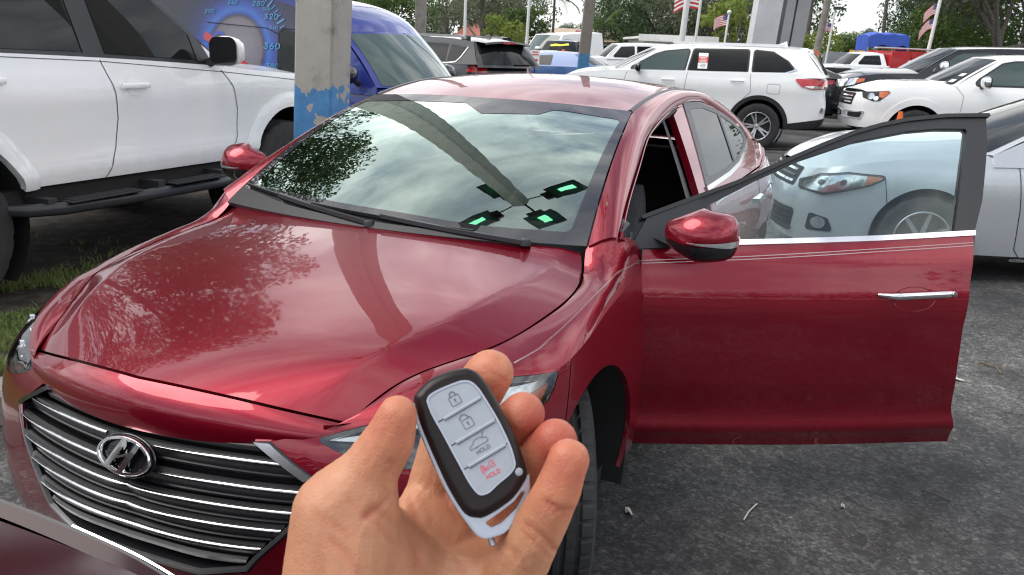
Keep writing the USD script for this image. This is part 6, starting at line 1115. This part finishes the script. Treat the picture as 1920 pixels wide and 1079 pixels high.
far('white_wagon', 'white full size sport utility wagon in profile behind the square pole', 'car', 1105, 39, 98, WHITE, TA, [(-.55, 1.24), (-1.15, 1.80), (-3.85, 1.84), (-4.05, 1.28)], [([(-.85, 1.29), (-1.2, 1.68), (-1.75, 1.72), (-1.75, 1.29)], TINT), ([(-1.9, 1.29), (-1.9, 1.72), (-2.6, 1.73), (-2.6, 1.30)], TINT), ([(-2.8, 1.31), (-2.8, 1.73), (-3.7, 1.72), (-3.8, 1.33)], TINT)], hl=[(.6, .85), (.85, 1.0), (.6, 1.08), (.4, .9)])
far('white_minivan', 'white minivan just showing over the crossover bonnet', 'car', 1180, 46, 100, WHITE, TA, [(-.45, 1.2), (-1.15, 1.72), (-3.8, 1.74), (-4.05, 1.25)], [([(-.8, 1.26), (-1.2, 1.62), (-2.2, 1.64), (-2.2, 1.27)], TINT)])
far('blue_sedan', 'blue sedan glimpsed below the small white banner sign', 'car', 968, 33, 62, STEELB, dict(F_S, yb=.82, yt=.6, belt=[(.95, .75), (0, .88), (-3, .95), (-3.9, .95)]), [(-.4, .92), (-1.2, 1.36), (-2.6, 1.36), (-3.4, 1.0)], [([(-.8, .98), (-1.25, 1.26), (-1.8, 1.3), (-1.8, 1.0)], TINT)], rcap=.05)
far('silver_sedan_far', 'silver sedan nose beside the white van, mostly hidden by the banner sign', 'car', 990, 36, 150, SILVER, dict(F_S, yb=.82, yt=.6, belt=[(.95, .75), (0, .88), (-3, .95), (-3.9, .95)]), [(-.4, .92), (-1.2, 1.36), (-2.6, 1.36), (-3.4, 1.0)], [([(-.8, .98), (-1.25, 1.26), (-1.8, 1.3), (-1.8, 1.0)], TINT)], hl=[(.7, .62), (.85, .72), (.4, .78), (.5, .65)])
UT = far('utility_truck', 'red bodied utility truck with a white cab beyond the black truck', 'truck', 1556, 38, 98, WHITE, TR, [(-.50, 1.34), (-1.05, 1.80), (-1.95, 1.82), (-2.05, 1.38)], [([(-.8, 1.40), (-1.12, 1.70), (-1.75, 1.74), (-1.80, 1.40)], TINT)])
part(UT.t, 'utility_body', bx(-4.75, -2.15, -1.02, 1.02, 1.0, 1.98, .05), TRUCKRED, 30)
for k in range(3): part(UT.t, 'locker_door', bx(-4.65+.86*k, -3.90+.86*k, 1.025, 1.045, 1.10, 1.88), TRUCKRED, 30)
ld = thing('ladder', 'pale ladder lying on top of the red utility truck', 'ladder', at(1652, 37.6, 0)); XR = np.array([*C_R[:2], 0])/np.linalg.norm(C_R[:2])
for s_ in (0, .38): part(ld, 'rail', tube([XR*-.2+[0, 0, 2.08]+np.array([-XR[1], XR[0], 0])*s_, XR*2.4+[0, 0, 2.06]+np.array([-XR[1], XR[0], 0])*s_], .035, 6), ALLOY)
for k in range(11): part(ld, 'rung', tube([XR*(-.1+.22*k)+[0, 0, 2.08], XR*(-.1+.22*k)+[0, 0, 2.08]+np.array([-XR[1], XR[0], 0])*.38], .016, 5), ALLOY)
cn = thing('blue_canopy', 'bright blue open sided canopy over the red utility truck', 'canopy', at(1650, 46), math.degrees(math.atan2(XR[1], XR[0])))
BCL = plain('canopy_cloth', (.035, .085, .42), .6, var=.15, vs=2)
def can(q): q = np.atleast_2d(q); u, v = q[:, 0], q[:, 1]; return np.stack([u*1.02, v*.8, 2.92-.12*np.abs(u)**6-.10*v*v+.02*np.sin(u*9)], 1)
part(cn, 'canopy_top', patch(sbox(-1, -1, 1, 1), can, .14, out=(0, 0, 1)), BCL, 60)
for s_ in (-1, 1):
    part(cn, 'canopy_valance', loft([np.array([can([u, s_])[0]+[0, s_*.01, dz*(1+.12*math.sin(7*u))] for u in np.linspace(-1, 1, 24)]) for dz in (0, -.25, -.56)]), BCL, 60)
    part(cn, 'canopy_valance', loft([np.array([can([s_, v])[0]+[s_*.01, 0, dz] for v in np.linspace(-1, 1, 10)]) for dz in (0, -.35, -.75)]), BCL, 60)
    for s2 in (-1, 1): part(cn, 'post', tube([(s_*1.0, s2*.78, 0), (s_*1.0, s2*.78, 2.8)], .03), ALLOY)
bt = thing('box_truck', 'grey box truck seen beside the green bushes', 'truck', at(1590, 52)); part(bt, 'box', bx(-.9, .9, -1.3, 1.3, .6, 1.95, .05), GREYP, 30); part(bt, 'door_frame', xf(bx(-.65, .65, -.02, .02, .7, 1.85), SGN((0, 0, 0))@FC@rot(-90, (1, 0, 0))@SGN((0, -1.35, 0))), SILVER)
for x_ in (-.7, .7):
    for y_ in (-1, 1): part(bt, 'wheel', xf(tyre_mesh(.42, .25, .25, False, 32), SGN((x_, y_*1.1, .42))), RUBBER)
yt = thing('yellow_truck', 'yellow truck body glimpsed above the white utility cab', 'truck', at(1632, 55)); part(yt, 'box', bx(-1.0, .9, -1.2, 1.2, .6, 2.12, .06), plain('truck_yellow', (.65, .36, .03), .4, var=.1), 30); part(yt, 'cab', bx(-.9, .8, 1.2, 2.2, .6, 1.9, .2), BLUE, 30)
for x_ in (-.8, .7):
    for y_ in (-.8, 1.5): part(yt, 'wheel', xf(tyre_mesh(.42, .25, .25, False, 32), SGN((x_, y_, .42))), RUBBER)
dr2 = thing('orange_drum', 'orange traffic drum top behind the crossover spoiler', 'traffic drum', at(1512, 27)); part(dr2, 'drum', lathe([(.001, 1.78), (.33, 1.78), (.35, 1.70), (.38, .4), (.42, .05), (.42, 0)], 28), ORANGE, 30); part(dr2, 'band', lathe([(.362, 1.35), (.372, 1.15)], 28), PAPERW)
# ================================================================ the hand with the key fob, held up before the camera
def hm_(x, y, d): return CAM+C_R*x*.001+C_U*y*.001+C_F*d*.001       # millimetres right, up, away in the hand's own frame
J = {'i0': (-8.8, -33.6, 357.0, 9.4), 'i1': (-14.2, -42.5, 362.0, 10.2), 'i2': (-26.0, -60.7, 376.0, 11.0), 'i3': (-34.5, -87.0, 380.0, 10.2), 'm0': (4.1, -48.1, 347.0, 8.3), 'm1': (-1.7, -55.9, 358.0, 9.4), 'm2': (-16.6, -75.4, 378.0, 11.1), 'm3': (-24.5, -97.0, 380.0, 11.1), 'r0': (16.2, -56.8, 338.0, 8.1), 'r1': (10.6, -65.8, 348.0, 9.2), 'r2': (-2.2, -84.7, 370.0, 10.6), 'r3': (-13.6, -112.1, 386.0, 12.2), 'p0': (20.0, -60.9, 322.0, 7.4), 'p1': (15.7, -73.0, 323.0, 8.5), 'p2': (8.3, -89.6, 330.0, 9.7), 'p3': (-3.0, -114.3, 345.0, 12.5), 't0': (-40.8, -45.6, 325.0, 7.0), 't1': (-44.1, -54.9, 327.0, 9.2), 't2': (-52.6, -68.2, 330.0, 11.0), 't3': (-63.8, -82.8, 332.0, 16.7), 't4': (-62.6, -107.8, 334.0, 21.9), 'c0': (-32.0, -112.5, 352.0, 12.0), 'c1': (-43.5, -95.9, 357.0, 7.1), 'h0': (-12.1, -133.5, 345.0, 18.2), 'w0': (-56.6, -149.7, 345.0, 19.2), 'w1': (-26.5, -151.0, 348.0, 19.4), 'w2': (-20.5, -172.4, 350.0, 19.5), 'w3': (-57.1, -171.4, 348.0, 20.4), 'e0': (-21.8, -296.6, 372.0, 25.1), 'e1': (-65.4, -296.6, 372.0, 26.2)}
MMF = np.vstack([C_R, C_U, C_F])*.001
def sph(c, r, k=20):
    m = m3.Manifold.sphere(r, k); return m.translate(list(map(float, c)))
def chain(names):
    out = []
    for a, b in zip(names, names[1:]): out.append(m3.Manifold.batch_hull([sph(J[a][:3], J[a][3]), sph(J[b][:3], J[b][3])]))
    return out
def hullof(names): return m3.Manifold.batch_hull([sph(J[a][:3], J[a][3]) for a in names])
bodies = chain(['i0', 'i1', 'i2', 'i3'])+chain(['m0', 'm1', 'm2', 'm3'])+chain(['r0', 'r1', 'r2', 'r3'])+chain(['p0', 'p1', 'p2', 'p3'])+chain(['t0', 't1', 't2', 't3', 't4'])
bodies += [hullof(['i3', 'm3', 'c0', 'w0', 'w1']), hullof(['m3', 'r3', 'c0', 'w1']), hullof(['r3', 'p3', 'h0', 'w1', 'c0']), hullof(['t2', 't3', 't4', 'w0']), hullof(['t3', 't4', 'c0', 'w0']), hullof(['t3', 'c1', 'c0']), hullof(['c1', 'i3', 'm3', 'c0']), hullof(['p3', 'h0', 'w1', 'w2']), hullof(['w0', 'w1', 'w2', 'w3']), hullof(['w2', 'w3', 'e0', 'e1'])]
hand_m = m3.Manifold.batch_boolean(bodies, m3.OpType.Add).refine_to_length(1.5)
mm_ = hand_m.to_mesh(); hand = trimesh.Trimesh(mm_.vert_properties[:, :3], mm_.tri_verts, process=True)
trimesh.smoothing.filter_taubin(hand, lamb=.5, nu=.52, iterations=60)
V = hand.vertices.copy(); N = hand.vertex_normals.copy()
# creases of the palm and joints, pressed in; pads swell a little between them
CR = [([(-50.7, -80.6), (-47.9, -82.2), (-45.2, -85.3), (-42.8, -89.6)], 1.0, 0.55), ([(-62.8, -87.5), (-57.3, -92.4), (-53.0, -99.2)], 1.4, 0.3), ([(-68.7, -78.6), (-62.8, -81.6), (-57.3, -86.5)], 1.2, 0.25), ([(-10.8, -30.3), (-6.9, -32.7), (-2.4, -35.8)], 0.6, 0.25), ([(7.9, -87.5), (12.2, -91.2), (17.3, -95.1)], 0.5, 0.4), ([(-51.6, -80.2), (-47.9, -78.2), (-43.6, -74.3)], 1.1, 0.9), ([(-49.5, -77.8), (-42.2, -82.9), (-36.9, -90.4), (-34.2, -102.2)], 1.6, 0.7), ([(-57.3, -73.9), (-54.2, -76.7), (-50.7, -79.4)], 0.8, 0.25), ([(12.2, -74.3), (18.1, -77.4), (24.7, -78.6)], 0.9, 0.8), ([(11.8, -75.9), (17.7, -79.4), (23.6, -80.6)], 0.6, 0.4), ([(4.9, -83.7), (10.8, -87.5), (15.7, -94.7)], 1.0, 0.9), ([(3.5, -86.1), (8.8, -90.4), (13.7, -97.1)], 0.7, 0.5), ([(-5.9, -92.0), (1.0, -94.7), (4.9, -102.2)], 1.2, 0.5), ([(-43.2, -61.0), (-40.8, -63.3), (-38.9, -65.7)], 0.8, 0.35), ([(-44.2, -64.1), (-41.6, -66.1), (-40.0, -68.8)], 0.7, 0.3), ([(-31.4, -92.4), (-23.6, -98.3), (-17.7, -105.9)], 1.6, 0.5), ([(-25.5, -85.5), (-21.6, -92.4), (-15.7, -96.3)], 1.5, 0.5)]
face = np.clip(-N[:, 2]*1.6, 0, 1)
ruddy = np.zeros(len(V))
for pts, w, dep in CR:
    L2 = smoothline(pts, 26); A_, B_ = L2[:-1], L2[1:]
    d = np.full(len(V), 1e9)
    for a, b in zip(A_, B_):
        ab = b-a; t = np.clip(((V[:, :2]-a)@ab)/(ab@ab+1e-9), 0, 1); d = np.minimum(d, np.linalg.norm(V[:, :2]-a-t[:, None]*ab, axis=1))
    g = np.exp(-(d/w)**2)*face; V -= N*(g*dep*1.25)[:, None]; ruddy += .28*g
nz = meshkit.fbm(V*.09, 4, 3)-.5; V += N*(nz*.9)[:, None]; V += N*((meshkit.fbm(V*.55, 3, 8)-.5)*.34)[:, None]
for a, k, r in (('i0', .8, 11), ('m0', .9, 11), ('r0', .9, 11), ('p0', .8, 11), ('t0', .75, 13), ('p1', .35, 12), ('t3', .12, 22), ('h0', .25, 20), ('m3', .3, 16)): ruddy += k*np.exp(-(np.linalg.norm(V-np.array(J[a][:3]), axis=1)/r/1.15)**2)
ruddy = np.clip(ruddy+(meshkit.fbm(V*.05, 3, 5)-.5)*.5, 0, 1)
W3 = CAM+V@MMF
SKIN = look('skin', {'at': ('attribute', dict(attribute='ruddy')), 'tc': ('texture_coordinate', {}), 'g': ('geometry', {}), 'n': ('noise_texture', dict(scale=170.0, detail=6.0, roughness=.65)), 'n2': ('noise_texture', dict(scale=38.0, detail=4.0)),
    'r': ('rgb_ramp', dict(ramp=[(0, (.44, .215, .125)), (.5, (.42, .165, .095)), (1, (.35, .088, .058))])), 'mot': ('rgb_ramp', dict(ramp=[(.3, (.90, .86, .84)), (.7, (1.06, 1.05, 1.04))])), 'mx': ('mix_color', dict(blend_type='multiply', fac=1.0, use_clamp=False)),
    'v': ('voronoi_texture', dict(scale=620.0, feature='distance_to_edge')), 'hm': ('math', dict(math_type='multiply_add', value2=.5)), 'b': ('bump', dict(strength=.36, distance=.001)),
    'rg': ('map_range', dict(from_min=.3, from_max=.7, to_min=.42, to_max=.58)), 'p': ('principled_bsdf', dict(subsurface_weight=.18, subsurface_scale=.004, subsurface_radius=(1, .35, .2), specular_ior_level=.38))},
    [('at.fac', 'r.fac'), ('g.position', 'n.vector'), ('g.position', 'n2.vector'), ('n2.fac', 'mot.fac'), ('r.color', 'mx.a'), ('mot.color', 'mx.b'), ('mx.result', 'p.base_color'), ('g.position', 'v.vector'), ('v.distance', 'hm.value1'), ('n.fac', 'hm.value3'), ('hm.value', 'b.height'), ('b.normal', 'p.normal'), ('n.fac', 'rg.value'), ('rg.result', 'p.roughness')])
person = thing('person', 'bare hand of the person filming, thumb and curled fingers gripping a car key fob', 'person')
hp_ = usdkit.mesh(stage, '/World/person/hand', trimesh.Trimesh(W3, hand.faces, process=False), SKIN, smooth=True)
UsdGeom.PrimvarsAPI(hp_).CreatePrimvar('ruddy', Sdf.ValueTypeNames.FloatArray, 'vertex').Set(Vt.FloatArray.FromNumpy(ruddy.astype(np.float32)))
# -- key fob
fx_, fy_ = np.array([.961, .275, 0]), np.array([-.321, .947, 0]); yw, pt_ = math.radians(13), math.radians(10)
FX = fx_*math.cos(yw)+np.array([0, 0, math.sin(yw)]); FY = fy_*math.cos(pt_)+np.array([0, 0, math.sin(pt_)]); FY -= FX*(FX@FY); FY /= np.linalg.norm(FY); FX /= np.linalg.norm(FX); FZ = np.cross(FX, FY); FZ *= -np.sign(FZ[2])
FO = np.array([(882-960)/FPX*333, (539.5-853)/FPX*333, 333.])
def fob(m):          # fob millimetres (x right, y up, z towards the viewer) -> world
    v = np.asarray(m.vertices); P = FO+v[:, :1]*FX+v[:, 1:2]*FY+v[:, 2:3]*FZ; return trimesh.Trimesh(CAM+P@MMF, m.faces if np.linalg.det(np.vstack([FX, FY, FZ])) < 0 else m.faces[:, ::-1], process=False)
F_BLK = plain('fob_black', (.012, .008, .008), .30, var=.15, vs=300, bump=.05, bs=2500, bd=.0002, specular_ior_level=.25); F_SIL = plain('fob_silver', (.30, .33, .375), .5, var=.05, vs=200); F_CHR = plain('fob_satin_chrome', (.40, .42, .47), .32, metal=.85); F_INK = plain('fob_ink', (.10, .105, .12), .6); F_RED = plain('fob_red_ink', (.55, .05, .09), .6)
ft = thing('key_fob', 'black smart key fob with four silver buttons gripped between thumb and fingers', 'key fob')
BODY = rpoly([(-13.8, 26.6), (-6.6, 30.6), (1.9, 31.6), (8.2, 30.9), (11.7, 28.0), (14.0, 21.7), (16.8, 8.3), (18.2, -2.6), (18.2, -10.9), (17.4, -14.0), (9.4, -19.9), (-2.8, -22.8), (-7.1, -21.0), (-8.8, -18.8), (-11.5, -8.6), (-13.3, 4.5), (-14.4, 17.3)], 2.5)
BODY = Polygon(smoothline(np.vstack([np.asarray(BODY.exterior.coords)]), 120))
fb = part(ft, 'body', fob(mv(slab(BODY, 10.5, 3.6, 9), 0, 0, -6.0)), F_BLK, 50)
side = Polygon(smoothline([(-14.9, 24), (-15.1, 17.3), (-14.1, 4.5), (-12.3, -8.6), (-9.7, -19.2), (-8.0, -24.0), (-6.2, -28.2), (-3.0, -30.2), (2.2, -30.4), (7.5, -28.0), (12.5, -24.2), (17.0, -18.5), (18.6, -13.0), (17.6, -13.6), (9.4, -19.4), (-2.8, -22.2), (-7.0, -19.5), (-8.4, -17.5), (-10.8, -8.0), (-12.6, 5), (-13.6, 17.3), (-14.0, 24)], 90)).buffer(0)
hole = rpoly([(-2.6, -24.6), (2.5, -23.2), (10.0, -20.8), (14.8, -17.6), (15.2, -18.8), (10.2, -23.4), (3.2, -26.6), (-.6, -26.9)], .7)
fr_ = part(ft, 'chrome_frame', fob(extr(side.difference(hole), 5.2, -4.6)), F_CHR, 30)
part(fr_, 'frame_bevel', fob(extr(side.buffer(-.5).difference(hole.buffer(.5)), .7, .6)), F_CHR, 30)
PAN = Polygon(smoothline([(-9.6, 22.8), (-8.6, 24.2), (-2.3, 25.6), (3.7, 26.0), (6.6, 25.2), (8.6, 22.8), (10.9, 15.3), (13.0, 5.5), (13.9, -3.6), (13.6, -8.0), (11.7, -10.1), (5.7, -12.6), (.4, -14.6), (-1.2, -14.4), (-3.0, -11.5), (-5.2, -2.0), (-7.6, 10.1), (-9.4, 19.1), (-9.6, 22.8)], 110)).buffer(0)
part(ft, 'button_rim', fob(extr(PAN.buffer(.55).difference(PAN.buffer(-.25)), 1.0, 4.1)), F_CHR, 40)
cuts = [[(-12, 13.6), (14, 19.6)], [(-12, 3.7), (16, 10.1)], [(-10, -5.6), (17, .4)]]
cells = PAN.buffer(-.3)
for c_ in cuts: cells = cells.difference(LineString(c_).buffer(.22))
cells = sorted(cells.geoms, key=lambda g: -g.centroid.y)
btns = []
for g in cells[:4]: btns.append(part(ft, 'button', fob(extr(g, .9, 4.0)), F_SIL, 30))
for k, (p, q) in enumerate((((-5.6, 15.08), (8.9, 18.42)), ((-3.9, 5.55), (11.2, 9.0)), ((-2.2, -3.85), (12.2, -.65)))):
    part(btns[k], 'button_ridge', fob(mv(slab(LineString([p, q]).buffer(.62), 1.0, .45, 4), 0, 0, 4.6)), F_SIL, 50)
    part(btns[k], 'ridge_shadow_line', fob(extr(LineString([np.array(p)+[.1, -.75], np.array(q)+[.0, -.75]]).buffer(.16), .12, 4.9)), F_INK, False)
def icon(k, geom, mat=F_INK, name='icon'):
    c = [(-.1, 20.6), (1.9, 11.3), (3.7, 1.9), (4.4, -7.2)][k]; g = saff.translate(saff.rotate(saff.scale(geom, .88, .88, origin=(0, 0)), 12, origin=(0, 0)), *c); part(btns[k], name, fob(extr(g, .10, 4.9)), mat, False)
ob_ = lambda poly, w=.32: poly.buffer(w/2).difference(poly.buffer(-w/2))
lockb = sbox(-1.9, -2.0, 1.9, 1.3).buffer(.3)
keyh = Point(0, -.1).buffer(.45).union(LineString([(0, -.1), (0, -1.2)]).buffer(.2))
icon(0, ob_(lockb)); icon(0, LineString([(-1.2, 1.4), (-1.2, 2.4), (-.8, 3.1), (0, 3.4), (.8, 3.1), (1.2, 2.4), (1.2, 1.4)]).buffer(.24)); icon(0, keyh)
icon(1, ob_(lockb)); icon(1, LineString([(1.2, 1.4), (1.1, 2.6), (.3, 3.5), (-.9, 3.7), (-2.0, 3.1), (-2.4, 2.3)]).buffer(.24)); icon(1, keyh)
carp = Polygon(smoothline([(-4.2, .2), (-3.9, 1.4), (-2.4, 1.9), (-1.2, 3.0), (1.2, 3.2), (2.6, 2.4), (3.9, 1.9), (4.1, .6), (3.4, .2)], 30)).buffer(0)
icon(2, ob_(carp, .30)); icon(2, LineString([(2.5, 2.6), (3.2, 4.2), (4.0, 4.4)]).buffer(.16)); icon(2, LineString([(-2.6, .3), (-1.6, -.1), (-.6, .3)]).buffer(.15))
def ftext(k, t, h, dx, dy, mat):
    m = meshkit.text_mesh(t, h, .10, True); w = m.vertices[:, 0].max(); m.apply_translation((dx-w/2, dy, 0)); c = [(-.1, 20.6), (1.9, 11.3), (3.7, 1.9), (4.4, -7.2)][k]; m.apply_transform(rot(12, (0, 0, 1))); m.apply_translation((c[0], c[1], 4.9)); part(btns[k], 'lettering', fob(m), mat, False)
ftext(2, 'HOLD', 1.5, .3, -2.4, F_INK); ftext(3, 'HOLD', 1.5, .3, -2.7, F_RED)
SCH = lambda g: saff.translate(saff.scale(g, .86, .86, origin=(0, 0)), 0, .8)
horn = Polygon([(-1.6, .5), (-.6, .5), (.4, 1.3), (2.0, 2.4), (3.2, 2.2), (3.4, -.2), (2.4, -.6), (.6, -.2), (-.5, -.4), (-1.6, -.2)])
icon(3, SCH(ob_(horn, .34)), F_RED); icon(3, SCH(LineString([(.6, .4), (3.0, 1.1)]).buffer(.15)), F_RED)
for r_ in (2.2, 3.0, 3.8): a_ = np.radians(np.linspace(138, 205, 12)); icon(3, SCH(LineString(np.column_stack([.2+r_*np.cos(a_), .2+r_*np.sin(a_)])).buffer(.2)), F_RED)
part(ft, 'indicator_dot', fob(mv(lathe([(.001, .4), (1.1, .3), (1.5, .0), (1.5, -1.6)], 24), 14.4, -11.3, 4.45)), F_SIL, 50)
part(ft, 'key_ring_pin', fob(mv(xf(lathe([(.001, 2), (1.2, 2), (1.2, -4), (.001, -4)], 20), rot(78, (1, 0, 0))), -1.5, -31.5, -3.5)), F_CHR, 40)
# ================================================================ a second dark red car, nose just in the frame
MK = simple_car('maroon_car', 'dark maroon car corner with black trimmed lamp at the very bottom edge', 'car', (2.205, .17, 0), 180, MAROON, dict(fo=.92, ro=-3.8, hw=.93, zb=.25, wb=2.75, wr=.33, ar=.38, az=.33, tw=.22, yb=.84, yt=.62, belt=[(.95, .745), (.6, .79), (.2, .86), (-.4, .93), (-3, 1.0), (-3.8, .98)], arc=.04,
    ky=[(.2, .93), (.35, .97), (.5, 1.0), (.65, .995), (.75, .965), (.9, .93)], fx=[(.2, -.06), (.4, .01), (.58, .02), (.70, -.015), (.76, -.05), (.9, -.12)]), [(-.42, .97), (-1.25, 1.38), (-2.7, 1.38), (-3.4, 1.0)], [([(-.8, 1.02), (-1.28, 1.28), (-1.8, 1.32), (-1.8, 1.03)], TINT)], .10, mir=(-.8, 1.0, MAROON, .9))
lm = rpoly([(-.34, .700), (-.44, .728), (-.62, .725), (-.74, .70), (-.72, .64), (-.52, .62), (-.36, .66)], .012)
part(MK.t, 'headlamp', patch(lm, MK.by_, .02, off=.008, flange=.02, out=(1, 0, 0)), GLOSSB, 50); part(MK.t, 'headlamp', flipy(patch(lm, MK.by_, .02, off=.008, flange=.02, out=(1, 0, 0))), GLOSSB, 50)
part(MK.t, 'bonnet_trim', patch(LineString([(-.80, .722), (-.6, .738), (-.3, .742), (.3, .742), (.6, .738), (.80, .722)]).buffer(.005), MK.by_, .03, off=.006, flange=.01, out=(1, 0, 0)), PLASTIC, 50)
for a, b in (((-.38, .690), (-.60, .705)), ((-.40, .665), (-.62, .672)), ((-.2, .725), (-.70, .716))): part(MK.t, 'lamp_chrome_line', patch(LineString([a, b]).buffer(.003), MK.by_, .02, off=.016, flange=.004, out=(1, 0, 0)), CHROME)
part(MK.t, 'lamp_lens', patch(Point(-.50, .692).buffer(.026), MK.by_, .012, off=.014, flange=.008, out=(1, 0, 0)), plain('blue_lens', (.03, .09, .30), .08, coat=1.0), 50)
